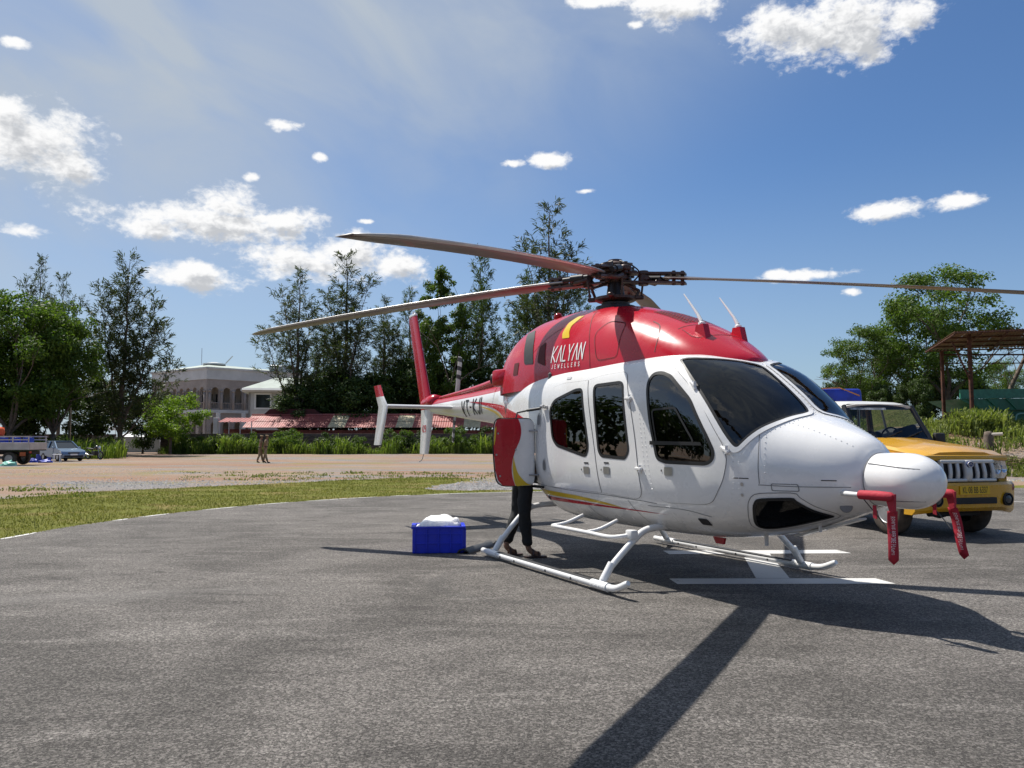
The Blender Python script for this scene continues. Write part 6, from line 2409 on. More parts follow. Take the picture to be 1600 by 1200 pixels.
# ================================================================== vehicles
M_CARYEL = mat('taxi_yellow_paint', (0.60, 0.31, 0.008), 0.30, coat=.6, var=.07, vscale=2, rvar=.06)
M_TYRE = mat('tyre_rubber', (0.022, 0.021, 0.020), 0.9, var=.3, vscale=8, bump=.2, bscale=60)
M_TYREDUST = mat('dusty_tyre', (0.075, 0.06, 0.048), 0.95, var=.35, vscale=7)
M_RIM = mat('silver_rim', (0.42, 0.42, 0.43), 0.4, .7, var=.15)
M_CHROME = mat('grille_silver', (0.58, 0.575, 0.56), 0.35, .25, var=.05)
M_LAMP = glass_mat('lamp_glass', (0.75, 0.78, 0.8), 0.02, 1.0, 1.5)
M_REFL = mat('lamp_reflector', (0.62, 0.66, 0.72), 0.16, .85)
M_CARGLASS = glass_mat('car_glass', (0.38, 0.42, 0.42), 0.015, .9, 1.5)
M_CABIN = mat('car_interior', (0.03, 0.03, 0.032), .8)
M_CREAM = mat('cream_roof_paint', (0.60, 0.59, 0.55), .4, coat=.3, var=.06, vscale=3)
M_BLUE = mat('blue_tarpaulin', (0.012, 0.035, 0.34), .55, var=.25, vscale=4, bump=.4, bscale=5)
M_SILVER = mat('silver_car_paint', (0.17, 0.25, 0.36), .3, .5, coat=.6)
M_PLATEY = mat('plate_yellow', (0.72, 0.44, 0.012), .5)


def wheel(parent, x, y, r, w, dusty=True, spokes=10):
    e = empty('wheel', (x, y, r), 0, parent)
    bm = bmesh.new()
    prof = [(r * .58, -w / 2), (r * .84, -w / 2 - .01), (r * .97, -w / 2 + .02), (r, -w / 4), (r, w / 4), (r * .97, w / 2 - .02), (r * .84, w / 2 + .01), (r * .58, w / 2)]
    rings = []
    seg = 36
    for (rr, hh) in prof:
        rings.append([bm.verts.new((rr * cos(2 * pi * k / seg), hh, rr * sin(2 * pi * k / seg))) for k in range(seg)])
    for a, b in zip(rings, rings[1:] + [rings[0]]):
        for k in range(seg): bm.faces.new((a[k], a[(k + 1) % seg], b[(k + 1) % seg], b[k]))
    build('tyre', bm, M_TYREDUST if dusty else M_TYRE, e, angle=50)
    s = -1 if y < 0 else 1
    bm = bmesh.new()
    lathe(bm, [(r * .59, s * w * .44), (r * .55, s * w * .47), (r * .50, s * w * .40), (r * .44, s * w * .24), (r * .28, s * w * .34), (r * .18, s * w * .38), (r * .10, s * w * .44), (.001, s * w * .45)], 'Y', (0, 0, 0), 30)
    build('rim', bm, M_RIM, e, angle=50)
    if spokes:
        bm = bmesh.new()
        for k in range(spokes):
            a = 2 * pi * k / spokes
            lathe(bm, [(.001, s * w * .335), (r * .062, s * w * .335), (.001, s * w * .336)], 'Y', (r * .385 * cos(a), 0, r * .385 * sin(a)), 8)
        o_ = build('vent_hole', bm, M_CABIN, e)
        o_['kind'] = 'stuff'
    return e


def body_loft(bm, secs, closed=True):
    """secs: (x, list of (y, z)) with equal counts; y >= 0 half mirrored"""
    rings = []
    for x, prof in secs:
        full = [(y, z) for y, z in prof] + [(-y, z) for y, z in reversed(prof)]
        rings.append([bm.verts.new((x, y, z)) for y, z in full])
    n = len(rings[0])
    for a, b in zip(rings, rings[1:]):
        for k in range(n): bm.faces.new((a[k], a[(k + 1) % n], b[(k + 1) % n], b[k]))
    bm.faces.new(rings[0]); bm.faces.new(rings[-1])


# ---- yellow pickup: origin on the ground under the middle of the front axle, x forwards
PK = empty('yellow_pickup', (6.33, 11.85, 0), radians(-76.5))
PK.scale = (.96, .96, 1.05)
R_W = .36
for x in (0, -2.78):
    for y in (-.72, .72): wheel(PK, x, y, R_W, .22)
# lower body with wheel openings: front wings
for s in (-1, 1):
    bm = bmesh.new()
    arc = [(.47 * cos(a), .36 + .45 * sin(a)) for a in [radians(2 + 176 * k / 12) for k in range(13)]]
    poly = [(.47, .50), (.62, .50), (.60, .78), (.57, 1.02), (.62, 1.10), (-.74, 1.26), (-.74, .42), (-.47, .42)] + list(reversed(arc))
    prism(bm, poly, 'Y', .70 * s, .85 * s)
    bmesh.ops.bevel(bm, geom=[e for e in bm.edges if abs(e.verts[0].co.y) > .84 and abs(e.verts[1].co.y) > .84], offset=.03, segments=2, affect='EDGES')
    build('front_wing', bm, M_CARYEL, PK, angle=35)
    bm = bmesh.new()
    a0 = [(.46 * cos(a), .36 + .45 * sin(a)) for a in [radians(0 + 180 * k / 14) for k in range(15)]]
    tube(bm, [(u, .855 * s, v) for u, v in a0], .028, 6)
    build('wheel_flare', bm, M_CARYEL, PK, smooth=True)
    bm = bmesh.new()
    prism(bm, [(-.75, .42), (-2.25, .42), (-2.25, 1.28), (-.75, 1.275)], 'Y', .72 * s, .84 * s)
    dr = build('door', bm, M_CARYEL, PK)
    bm = bmesh.new(); box(bm, (-1.95, .852 * s, 1.12), (.16, .02, .04), None, .008, 1); build('handle', bm, M_DARK, dr)
    bm = bmesh.new()
    prism(bm, [(-2.32, .5), (-3.75, .5), (-3.75, 1.22), (-2.32, 1.22)], 'Y', .78 * s, .84 * s)
    build('bed_side', bm, M_CARYEL, PK)
    bm = bmesh.new(); box(bm, (-.86, .98 * s, 1.36), (.09, .20, .16), None, .025, 2); build('wing_mirror', bm, M_DARK, PK, angle=40)
bm = bmesh.new()
box(bm, (-1.6, 0, .50), (4.3, 1.40, .22))
build('chassis', bm, M_CABIN, PK)
bm = bmesh.new(); box(bm, (-.02, 0, .74), (1.2, 1.38, .55)); build('engine_bay', bm, M_CABIN, PK)
bm = bmesh.new(); box(bm, (-3.05, 0, .86), (1.42, 1.56, .70)); build('bed_floor', bm, M_CABIN, PK)
# bonnet with a raised centre
bm = bmesh.new()
secs = []
for k in range(9):
    t_ = k / 8
    x = .66 - 1.42 * t_
    zc = 1.155 + .175 * t_ ** .8
    ed = .80 - .02 * (1 - t_)
    if k == 0: zc -= .03
    secs.append((x, [(0.001, zc - .06), (ed, zc - .085), (ed + .005, zc - .045), (ed - .05, zc - .008), (.52, zc + .006), (.40, zc + .034), (.001, zc + .042)]))
body_loft(bm, [(x, list(reversed(p_))) for x, p_ in secs])
build('bonnet', bm, M_CARYEL, PK, angle=30)
bm = bmesh.new(); box(bm, (.665, 0, 1.085), (.10, 1.54, .075), None, .02, 2); build('bonnet_lip', bm, M_CARYEL, PK, angle=35)
# grille of upright bars
g = empty('grille', (0, 0, 0), 0, PK)
bm = bmesh.new(); box(bm, (.665, 0, .92), (.06, .92, .26)); build('grille_back', bm, M_CABIN, g)
bm = bmesh.new(); box(bm, (.715, 0, 1.035), (.09, .96, .05), None, .02, 2); build('grille_top', bm, M_CHROME, g, angle=35)
bm = bmesh.new(); box(bm, (.735, 0, .785), (.10, .98, .045), None, .018, 2); build('grille_bottom', bm, M_CHROME, g, angle=35)
for y in (-.45, -.30, -.17, 0, .17, .30, .45):
    bm = bmesh.new()
    wdt = .06 if y else .13
    tube(bm, catmull([(.715, y * .98, 1.04), (.74, y, .95), (.75, y * 1.02, .86), (.735, y * 1.03, .78)], 4), wdt / 2, 8)
    build('grille_bar', bm, M_CHROME, g, smooth=True)
bm = bmesh.new(); lathe(bm, [(.001, 0), (.062, 0), (.055, .015), (.001, .018)], 'X', (.795, 0, 1.0), 20)
for v in bm.verts: v.co.z = 1.0 + (v.co.z - 1.0) * .72
em = build('badge', bm, mat('badge_blue', (.02, .04, .18), .2, .3), g)
bm = bmesh.new()
tube(bm, [(.813, .05 * cos(a), 1.0 + .036 * sin(a)) for a in [2 * pi * k / 20 for k in range(21)]], .006, 5, caps=False)
tube(bm, [(.814, -.03, .985), (.814, -.008, 1.018), (.814, 0, .985), (.814, .008, 1.018), (.814, .03, .985)], .005, 5)
build('badge_emblem', bm, M_CHROME, g)
for s in (-1, 1):
    hl = empty('headlight', (0, 0, 0), 0, PK)
    pl = [(.50 * s, .80), (.515 * s, 1.05), (.79 * s, 1.035), (.815 * s, .86), (.76 * s, .80)]
    bm = bmesh.new(); prism(bm, pl, 'X', .60, .645); build('reflector', bm, M_REFL, hl)
    bm = bmesh.new(); prism(bm, pl, 'X', .69, .715)
    for v in bm.verts: v.co.x -= .10 * sstep(.55, .82, abs(v.co.y))
    build('lens', bm, M_LAMP, hl)
    for yy, zz, rr in ((.60, .93, .075), (.73, .93, .055)):
        bm = bmesh.new(); lathe(bm, [(.001, .0), (rr * .5, .005), (rr, .05), (rr * .96, .05), (rr * .5, .02), (.001, .015)], 'X', (.632, yy * s, zz), 16); build('lamp_bowl', bm, M_REFL, hl, smooth=True)
    bm = bmesh.new(); box(bm, (.55, .845 * s, .95), (.10, .03, .12), None, .01, 1); build('indicator', bm, mat('amber_lens', (.7, .22, .01), .2), hl)
# bumper
bp = empty('front_bumper', (0, 0, 0), 0, PK)
bm = bmesh.new()
secs = []
for k in range(13):
    y = -.88 + 1.76 * k / 12
    q = abs(y) / .88
    xf = .86 - .16 * q ** 3.5
    secs.append((y, xf))
rings = []
for y, xf in secs:
    drop = .0 if abs(y) < .55 else .05 * (abs(y) - .55) / .33
    pr = [(xf - .25, .75), (xf - .04, .755), (xf, .72), (xf - .005, .56), (xf - .015, .50), (xf - .03, .42 - drop), (xf - .09, .37 - drop), (xf - .25, .37 - drop)]
    rings.append([bm.verts.new((a, y, b)) for a, b in pr])
for a, b in zip(rings, rings[1:]):
    for k in range(len(a)): bm.faces.new((a[k], a[(k + 1) % len(a)], b[(k + 1) % len(a)], b[k]))
bm.faces.new(rings[0]); bm.faces.new(rings[-1])
build('bumper_shell', bm, M_CARYEL, bp, angle=35)
bm = bmesh.new(); box(bm, (.862, 0, .515), (.02, .78, .085), None, .008, 1); build('air_intake', bm, M_CABIN, bp)
for k in range(3):
    bm = bmesh.new(); box(bm, (.872, 0, .49 + .025 * k), (.01, .76, .006)); build('intake_slat', bm, M_DARK, bp)
for s in (-1, 1):
    bm = bmesh.new(); lathe(bm, [(.001, -.03), (.088, -.03), (.088, .012), (.074, .016), (.07, -.005), (.001, -.01)], 'X', (.835, .62 * s, .525), 20); f_ = build('fog_lamp_housing', bm, M_DARK, bp, angle=40)
    bm = bmesh.new(); lathe(bm, [(.001, .0), (.066, .0), (.05, .01), (.001, .014)], 'X', (.838, .62 * s, .525), 16); build('fog_lamp', bm, mat('smoked_lens', (.05, .055, .06), .08), bp, smooth=True)
    bm = bmesh.new(); lathe(bm, [(.001, 0), (.055, 0), (.05, .02), (.001, .026)], 'X', (.715, .80 * s, .68), 14); build('marker_lamp', bm, mat('marker_red', (.25, .06, .05), .2), bp, smooth=True)
bm = bmesh.new(); box(bm, (.868, 0, .655), (.012, .52, .115), None, .003, 1); npl = build('number_plate', bm, M_PLATEY, bp)
me = font_mesh('KL·08 BB 6337', .122)
lt = link('plate_lettering', me, M_DARK, bp)
lt.matrix_local = Matrix.Translation((.8765, 0, .655)) @ Matrix(((0, 0, 1, 0), (1, 0, 0, 0), (0, 1, 0, 0), (0, 0, 0, 1))) @ Matrix.Diagonal((.60, 1, 1, 1))
# underbody
bm = bmesh.new(); tube(bm, [(0, -.62, .33), (0, .62, .33)], .055, 8); tube(bm, [(.45, -.45, .32), (.45, .45, .32)], .045, 8); build('front_axle', bm, M_CABIN, PK)
bm = bmesh.new(); lathe(bm, [(.001, -.14), (.11, -.10), (.13, 0), (.11, .10), (.001, .14)], 'Y', (0, .15, .33), 12); build('differential', bm, M_STEEL, PK, smooth=True)
# cab
WSB, WST = (-.76, 1.345), (-1.16, 1.875)


def cabx(z): return WSB[0] + (WST[0] - WSB[0]) * (z - WSB[1]) / (WST[1] - WSB[1])


bm = bmesh.new()
wsp = [(-.70, 1.335), (.70, 1.335), (.625, 1.865), (-.625, 1.865)]
ws2 = roundpoly(wsp, .05, 3)
bmw = flat_mesh(ws2, (), .2)
for v in bmw.verts: v.co = Vector((cabx(v.co.y) + .05 * (1 - (v.co.x / .7) ** 2), v.co.x, v.co.y))
bm.free()
wsg = build('windscreen', bmw, M_CARGLASS, PK, smooth=True)
bms = flat_mesh(inset(ws2, -.03), [inset(ws2, .025)], .2)
for v in bms.verts: v.co = Vector((cabx(v.co.y) + .05 * (1 - (v.co.x / .7) ** 2) + .006, v.co.x, v.co.y))
build('windscreen_seal', bms, M_BLACK, wsg, smooth=True)
bms = flat_mesh([(-.58, 1.835), (.10, 1.835), (.10, 1.80), (-.58, 1.80)], (), .2)
for v in bms.verts: v.co = Vector((cabx(v.co.y) + .05 * (1 - (v.co.x / .7) ** 2) + .008, v.co.x, v.co.y))
build('sun_strip', bms, mat('worn_sticker', (.30, .33, .36), .6, var=.5, vscale=14), wsg)
for s in (-1, 1):
    bm = bmesh.new()
    tube(bm, [(WSB[0] - .02, .755 * s, 1.30), (WST[0] + .02, .672 * s, 1.86)], .042, 8)
    build('windscreen_pillar', bm, M_BLACK, PK)
    bm = bmesh.new()
    tube(bm, [(-2.28, .76 * s, 1.27), (-2.26, .68 * s, 1.87)], .05, 8)
    build('rear_pillar', bm, M_CARYEL, PK)
    bm = bmesh.new()
    bm.faces.new([bm.verts.new(q) for q in ((-.85, .765 * s, 1.28), (-2.25, .765 * s, 1.28), (-2.25, .685 * s, 1.87), (-1.2, .685 * s, 1.87))])
    build('side_window', bm, M_CARGLASS, PK)
    bm = bmesh.new()
    a = (WSB[0] + .07, .20 * s - .1, 1.345); b = (cabx(1.40) + .06, .20 * s + .22, 1.42)
    tube(bm, [a, b], .008, 5); tube(bm, [(cabx(1.37) + .06, .05 + .20 * s, 1.385), (cabx(1.46) + .06, .38 + .20 * s, 1.47)], .009, 5)
    build('wiper', bm, M_BLACK, PK)
bm = bmesh.new()
secs = []
for k in range(8):
    t_ = k / 7
    x = WST[0] + .05 - 1.24 * t_
    zc = 1.925 + .05 * sin(pi * min(1, t_ * 1.4) * .5) - (.03 if k == 0 else 0)
    secs.append((x, [(.001, zc), (.45, zc - .008), (.62, zc - .03), (.69, zc - .06), (.70, zc - .085), (.001, zc - .09)]))
body_loft(bm, secs)
build('roof', bm, M_CREAM, PK, angle=40)
bm = bmesh.new(); box(bm, (-2.29, 0, .97), (.06, 1.46, .62)); build('cab_rear_wall', bm, M_CABIN, PK)
bm = bmesh.new(); box(bm, (-.80, 0, 1.26), (.14, 1.56, .10), None, .02, 1); build('scuttle', bm, M_CARYEL, PK)
bm = bmesh.new(); box(bm, (-1.05, 0, 1.24), (.40, 1.36, .14), None, .03, 2); build('dashboard', bm, M_CABIN, PK)
for s in (-1, 1):
    bm = bmesh.new(); box(bm, (-1.80, .36 * s, 1.18), (.16, .44, .58), Euler((0, -.15, 0)), .05, 2); build('seat', bm, M_CABIN, PK)
bm = bmesh.new()
tube(bm, [(-1.30 + .07 * sin(a) * .5, .36 + .19 * cos(a), 1.36 + .17 * sin(a)) for a in [2 * pi * k / 20 for k in range(21)]], .014, 6, caps=False)
build('steering_wheel', bm, M_CABIN, PK)
tag(PK, 'yellow pickup truck with cream roof and silver slotted grille behind the helicopter nose', 'pickup truck')
tp_ = empty('tarpaulin_canopy', PK.location, PK.rotation_euler.z)
tp_.scale = PK.scale
bm = bmesh.new()
box(bm, (-3.0, 0, 2.06), (1.25, 1.36, .30), None, .07, 3)
for v in bm.verts:
    v.co += Vector((mnoise.noise(v.co * 3) * .05, mnoise.noise(v.co * 3 + Vector((5, 0, 0))) * .05, mnoise.noise(v.co * 3 + Vector((0, 7, 0))) * .04))
build('tarpaulin', bm, M_BLUE, tp_, angle=50)
for a, b in ((-2.45, -.62), (-2.45, .62), (-3.55, -.62), (-3.55, .62)):
    bm = bmesh.new(); tube(bm, [(a, b, 1.15), (a, b, 1.98)], .025, 8); build('post', bm, M_STEEL, tp_)
bm = bmesh.new(); tube(bm, [(-2.40, -.5, 2.20), (-2.42, .2, 2.235), (-2.38, .6, 2.10)], .012, 6); build('rope', bm, mat('orange_rope', (.5, .2, .06), .8), tp_)
tag(tp_, 'blue tarpaulin canopy raised on posts behind the pickup cab', 'canopy')


# ---- silver hatchback far left, three-quarter front view
def far_pos(px, py): return px_pos(px, CAM_H * F_PX / (py - HOR))


x, y = far_pos(100, 720)
CR = empty('pale_hatchback', (x, y, ground_z(x, y)), radians(-38))
LW = 1.68
prof = [(1.95, .28), (1.98, .52), (1.90, .70), (1.75, .80), (.85, .98), (.15, 1.44), (-.55, 1.51), (-1.35, 1.46), (-1.85, 1.05), (-1.96, .75), (-1.95, .30)]
low = [(1.95, .28), (1.98, .52), (1.90, .70), (1.75, .80), (.92, .95), (-1.86, 1.0), (-1.96, .75), (-1.95, .30)]
bm = bmesh.new()
prism(bm, roundpoly(low, .10, 3), 'Y', -LW / 2, LW / 2)
bmesh.ops.bevel(bm, geom=[e for e in bm.edges if abs(abs(e.verts[0].co.y) - LW / 2) < .01 and abs(abs(e.verts[1].co.y) - LW / 2) < .01], offset=.10, segments=3, affect='EDGES')
build('body', bm, M_SILVER, CR, angle=40)
bm = bmesh.new()
rows = [(.92, .95, .76), (.12, 1.42, .60), (-.55, 1.49, .60), (-1.35, 1.44, .58), (-1.86, 1.0, .72)]
L_ = [bm.verts.new((a, -w_, b)) for a, b, w_ in rows]; R_ = [bm.verts.new((a, w_, b)) for a, b, w_ in rows]
for i in range(len(rows) - 1): bm.faces.new((L_[i], L_[i + 1], R_[i + 1], R_[i]))
bm.faces.new(L_); bm.faces.new(list(reversed(R_)))
ca = build('cabin_glass', bm, M_WINGLASS, CR)
bm = bmesh.new(); box(bm, (-.62, 0, 1.475), (1.5, 1.24, .05), None, .02, 2); build('roof', bm, M_SILVER, CR, angle=40)
for s in (-1, 1):
    bm = bmesh.new()
    tube(bm, [(.98, .77 * s, .93), (.14, .61 * s, 1.45)], .04, 6); tube(bm, [(-.55, .78 * s, .98), (-.55, .615 * s, 1.48)], .045, 6); tube(bm, [(-1.86, .73 * s, 1.0), (-1.33, .60 * s, 1.46)], .06, 6)
    build('pillar', bm, M_SILVER, CR)
    bm = bmesh.new(); prism(bm, [(1.93, .62), (1.62, .70), (1.60, .80), (1.86, .74)], 'Y', .60 * s, .86 * s); build('headlight', bm, M_REFL, CR)
    bm = bmesh.new(); box(bm, (.72, .92 * s, 1.0), (.10, .16, .12), None, .03, 2); build('wing_mirror', bm, M_SILVER, CR)
    for xx in (1.22, -1.25): wheel(CR, xx, .76 * s, .31, .19, False, 0)
    bm = bmesh.new(); prism(bm, [(.42, .35), (-.55, .35), (-.55, .98), (.60, .97)], 'Y', (LW / 2 + .004) * s, (LW / 2 + .02) * s); build('door', bm, M_SILVER, CR)
bm = bmesh.new(); box(bm, (1.97, 0, .62), (.05, .80, .10), None, .02, 1); build('grille', bm, M_DARK, CR)
bm = bmesh.new(); box(bm, (1.97, 0, .38), (.05, 1.3, .14), None, .02, 1); build('air_dam', bm, M_DARK, CR)
bm = bmesh.new(); box(bm, (2.005, 0, .50), (.02, .5, .11)); build('number_plate', bm, M_CANVAS, CR)
tag(CR, 'pale blue hatchback parked beside the truck under the trees', 'car')
CR.scale = (.90, .90, .90)

# ---- motorcycle
x, y = far_pos(150, 717.5)
MC = empty('black_motorcycle', (x, y, ground_z(x, y)), radians(-25))
for xx in (.66, -.66):
    e = empty('wheel', (xx, 0, .31), 0, MC)
    bm = bmesh.new(); tube(bm, [(.265 * cos(a), 0, .265 * sin(a)) for a in [2 * pi * k / 24 for k in range(25)]], .055, 8, caps=False); build('tyre', bm, M_TYRE, e, smooth=True)
    bm = bmesh.new(); tube(bm, [(.21 * cos(a), 0, .21 * sin(a)) for a in [2 * pi * k / 24 for k in range(25)]], .018, 6, caps=False)
    for k in range(6): tube(bm, [(0, 0, 0), (.21 * cos(k * pi / 3), 0, .21 * sin(k * pi / 3))], .012, 4)
    build('rim', bm, M_RIM, e)
bm = bmesh.new(); tube(bm, catmull([(.42, 0, .82), (.22, 0, .86), (-.05, 0, .78)], 5), [.05, .11, .15, .165, .17, .165, .15, .13, .12, .11, .09], 10); build('fuel_tank', bm, mat('black_bike_paint', (.012, .012, .014), .25, coat=.5), MC, smooth=True)
bm = bmesh.new(); box(bm, (-.42, 0, .78), (.70, .22, .09), Euler((0, .08, 0)), .03, 2); build('seat', bm, M_BLACK, MC)
bm = bmesh.new(); box(bm, (.05, 0, .45), (.42, .30, .34), None, .05, 2); build('engine', bm, M_HUBD, MC)
bm = bmesh.new()
for s in (-1, 1): tube(bm, [(.66, .08 * s, .31), (.42, .08 * s, .95)], .025, 6)
build('front_fork', bm, M_STEEL, MC)
bm = bmesh.new(); tube(bm, catmull([(.30, -.36, 1.02), (.40, -.2, 1.05), (.42, 0, .98), (.40, .2, 1.05), (.30, .36, 1.02)], 4), .018, 6); build('handlebar', bm, M_DARK, MC)
bm = bmesh.new(); lathe(bm, [(.001, -.08), (.09, 0), (.10, .04), (.001, .05)], 'X', (.50, 0, .88), 12); build('headlamp', bm, M_REFL, MC)
bm = bmesh.new(); tube(bm, [(.1, -.14, .32), (-.4, -.16, .34), (-.85, -.16, .44)], [.03, .045, .05], 8); build('exhaust', bm, M_STEEL, MC)
for s in (-1, 1):
    bm = bmesh.new(); tube(bm, [(.34, .22 * s, 1.04), (.30, .30 * s, 1.18)], .008, 4); lathe(bm, [(.001, 0), (.06, .005), (.001, .015)], 'X', (.30, .30 * s, 1.22), 10); build('mirror', bm, M_DARK, MC)
tag(MC, 'black motorcycle standing in front of the pale blue car', 'motorcycle')

# ---- flatbed truck cut by the left edge
x, y = far_pos(62, 726)
TR = empty('flatbed_truck', (x, y, ground_z(x, y)), radians(4))
M_TRW = mat('truck_white', (.52, .47, .44), .6, var=.12, vscale=2)
bm = bmesh.new(); box(bm, (-2.6, 0, .86), (5.2, 1.8, .12)); build('bed_floor', bm, M_CABIN, TR)
bm = bmesh.new(); box(bm, (-2.6, -.92, 1.06), (5.2, .05, .40), None, .01, 1); build('drop_side', bm, M_TRW, TR)
bm = bmesh.new(); box(bm, (-2.6, .92, 1.06), (5.2, .05, .40), None, .01, 1); build('drop_side', bm, M_TRW, TR)
bm = bmesh.new(); box(bm, (.0, 0, 1.06), (.05, 1.8, .40), None, .01, 1); build('tail_board', bm, M_TRW, TR)
for s in (-1, 1):
    for k in range(7):
        bm = bmesh.new(); box(bm, (-.05 - k * .85, .92 * s, 1.43), (.05, .04, .36)); build('stake', bm, M_TRW, TR)
    for z in (1.42, 1.60):
        bm = bmesh.new(); box(bm, (-2.6, .955 * s, z), (5.2, .03, .06)); build('rail', bm, M_TRW, TR)
for xx in (-1.15, -1.9):
    for s in (-1, 1): wheel(TR, xx - (0 if xx > -1.5 else 2.6), .70 * s, .37, .24, True, 0)
bm = bmesh.new(); box(bm, (-2.6, 0, .68), (5.0, .8, .18)); build('chassis', bm, M_CABIN, TR)
bm = bmesh.new(); box(bm, (-.05, -.7, .72), (.06, .16, .12)); build('tail_lamp', bm, mat('tail_red', (.4, .03, .02), .3), TR)
bm = bmesh.new(); box(bm, (-.35, -.90, .62), (.30, .04, .22)); build('mud_flap', bm, mat('flap_orange', (.45, .10, .03), .6), TR)
bm = bmesh.new(); box(bm, (-6.0, 0, 1.3), (1.4, 1.75, 1.6), None, .12, 3); build('cab', bm, M_TRW, TR, angle=40)
tag(TR, 'cream flatbed truck with railed sides cut by the left edge of the photo', 'truck')
for k, (xx, lab) in enumerate(((-.55, 'blue barrel nearest the tail of the flatbed truck'), (-1.25, 'blue barrel second from the tail of the flatbed truck'), (-1.95, 'blue barrel third from the tail of the flatbed truck'))):
    bm = bmesh.new(); lathe(bm, [(.001, 0), (.28, 0), (.29, .2), (.28, .22), (.29, .45), (.27, .62), (.001, .63)], 'Z', (0, 0, 0), 16)
    o = build('blue_barrel', bm, mat('blue_plastic_far', (.02, .06, .42), .45), None, angle=50)
    q = TR.matrix_basis @ Vector((xx, 0, .92)); o.location = q
    tag(o, lab, 'barrel', 'blue barrels on the truck')
bm = bmesh.new()
lathe(bm, [(.30, 0), (.36, .25), (.26, .45), (.10, .55), (.001, .56)], 'Z', (0, 0, 0), 14)
for v in bm.verts: v.co += Vector((1, 1, 1)) * mnoise.noise(v.co * 4) * .05
o = build('orange_sack', bm, mat('orange_sack', (.75, .10, .015), .6), None, smooth=True)
o.location = TR.matrix_basis @ Vector((-2.35, .2, 1.62)); tag(o, 'bright orange sack on top of the truck load', 'sack')
bm = bmesh.new(); box(bm, (0, 0, 0), (1.3, 1.1, .75), None, .12, 2)
o = build('pale_bale', bm, mat('pale_bale', (.5, .45, .42), .8, var=.2), None, angle=40)
o.location = TR.matrix_basis @ Vector((-2.75, 0, 1.32)); tag(o, 'pale bale inside the flatbed truck', 'bale')


def heap(name, px, py, w, h, m, label, cat, seed):
    rg = random.Random(seed)
    x, y = far_pos(px, py)
    bm = bmesh.new()
    bmesh.ops.create_icosphere(bm, subdivisions=3, radius=1.0)
    for v in bm.verts:
        n = mnoise.noise(v.co * 2.2 + Vector((seed, 0, 0))) * .35
        v.co = Vector((v.co.x * w / 2 * (1 + n), v.co.y * w / 2.6 * (1 + n), max(0, v.co.z) * h * (1 + n * 1.5)))
    o = build(name, bm, m, None, angle=25)
    o.location = (x, y, ground_z(x, y) - .02)
    return tag(o, label, cat)


heap('blue_sheet', 70, 719, 1.0, .72, M_BLUE, 'crumpled blue plastic sheet between the truck and the pale blue car', 'plastic sheet', 3)
heap('blue_sheet', 75, 722.5, .9, .22, M_BLUE, 'low blue plastic sheet on the ground by the truck tail', 'plastic sheet', 8)
heap('blue_sheet', 53, 722, .8, .25, M_BLUE, 'small blue heap under the tail of the truck', 'plastic sheet', 5)
heap('mint_sheet', 18, 727.5, .8, .28, mat('mint_plastic', (.22, .55, .45), .5), 'mint green plastic sheet on the ground under the truck', 'plastic sheet', 11)
x, y = far_pos(92, 722)
st_ = empty('white_stool', (x, y, ground_z(x, y)), .3)
bm = bmesh.new(); box(bm, (0, 0, .48), (.45, .40, .04), None, .01, 1); build('seat', bm, M_CANVAS, st_)
for a, b in ((-1, -1), (1, -1), (1, 1), (-1, 1)):
    bm = bmesh.new(); tube(bm, [(a * .16, b * .14, .47), (a * .2, b * .18, 0)], .022, 6); build('leg', bm, M_CANVAS, st_)
tag(st_, 'white plastic stool beside the pale blue car', 'stool')

# ================================================================== people
M_SKIN = mat('brown_skin', (0.20, 0.105, 0.065), .55, var=.1, vscale=12)
M_KHAKI = mat('khaki_cloth', (0.26, 0.185, 0.105), .85, var=.12, vscale=6, bump=.2, bscale=14)
M_KHAKID = mat('dark_khaki_cloth', (0.26, 0.18, 0.10), .85, var=.12, vscale=6)
M_TROUSER = mat('black_trousers', (0.010, 0.0105, 0.011), .85, var=.3, vscale=7, bump=.5, bscale=9)
M_SHIRTG = mat('grey_shirt', (0.06, 0.065, 0.075), .85, var=.2, vscale=7)
M_SHOE = mat('black_shoe', (0.018, 0.014, 0.012), .45)
M_SANDAL = mat('brown_sandal', (0.045, 0.02, 0.015), .55)
M_HAIR = mat('black_hair', (0.012, 0.010, 0.009), .5)


def skinned(name, joints, bones, m, parent, levels=2, smooth=True):
    """one continuous surface grown over a joint graph: joints = {key: (co, rx, ry)}"""
    keys = list(joints)
    idx = {k: i for i, k in enumerate(keys)}
    me = bpy.data.meshes.new(name)
    me.from_pydata([joints[k][0] for k in keys], [(idx[a], idx[b]) for a, b in bones], [])
    o = link(name, me, m, parent)
    md = o.modifiers.new('skin', 'SKIN')
    md.use_smooth_shade = True
    md.branch_smoothing = .4
    sv = me.skin_vertices[0].data
    for i, k in enumerate(keys):
        sv[i].radius = (joints[k][1], joints[k][2])
        sv[i].use_root = (i == 0)
    sb = o.modifiers.new('smooth', 'SUBSURF')
    sb.levels = levels
    sb.render_levels = levels
    return o


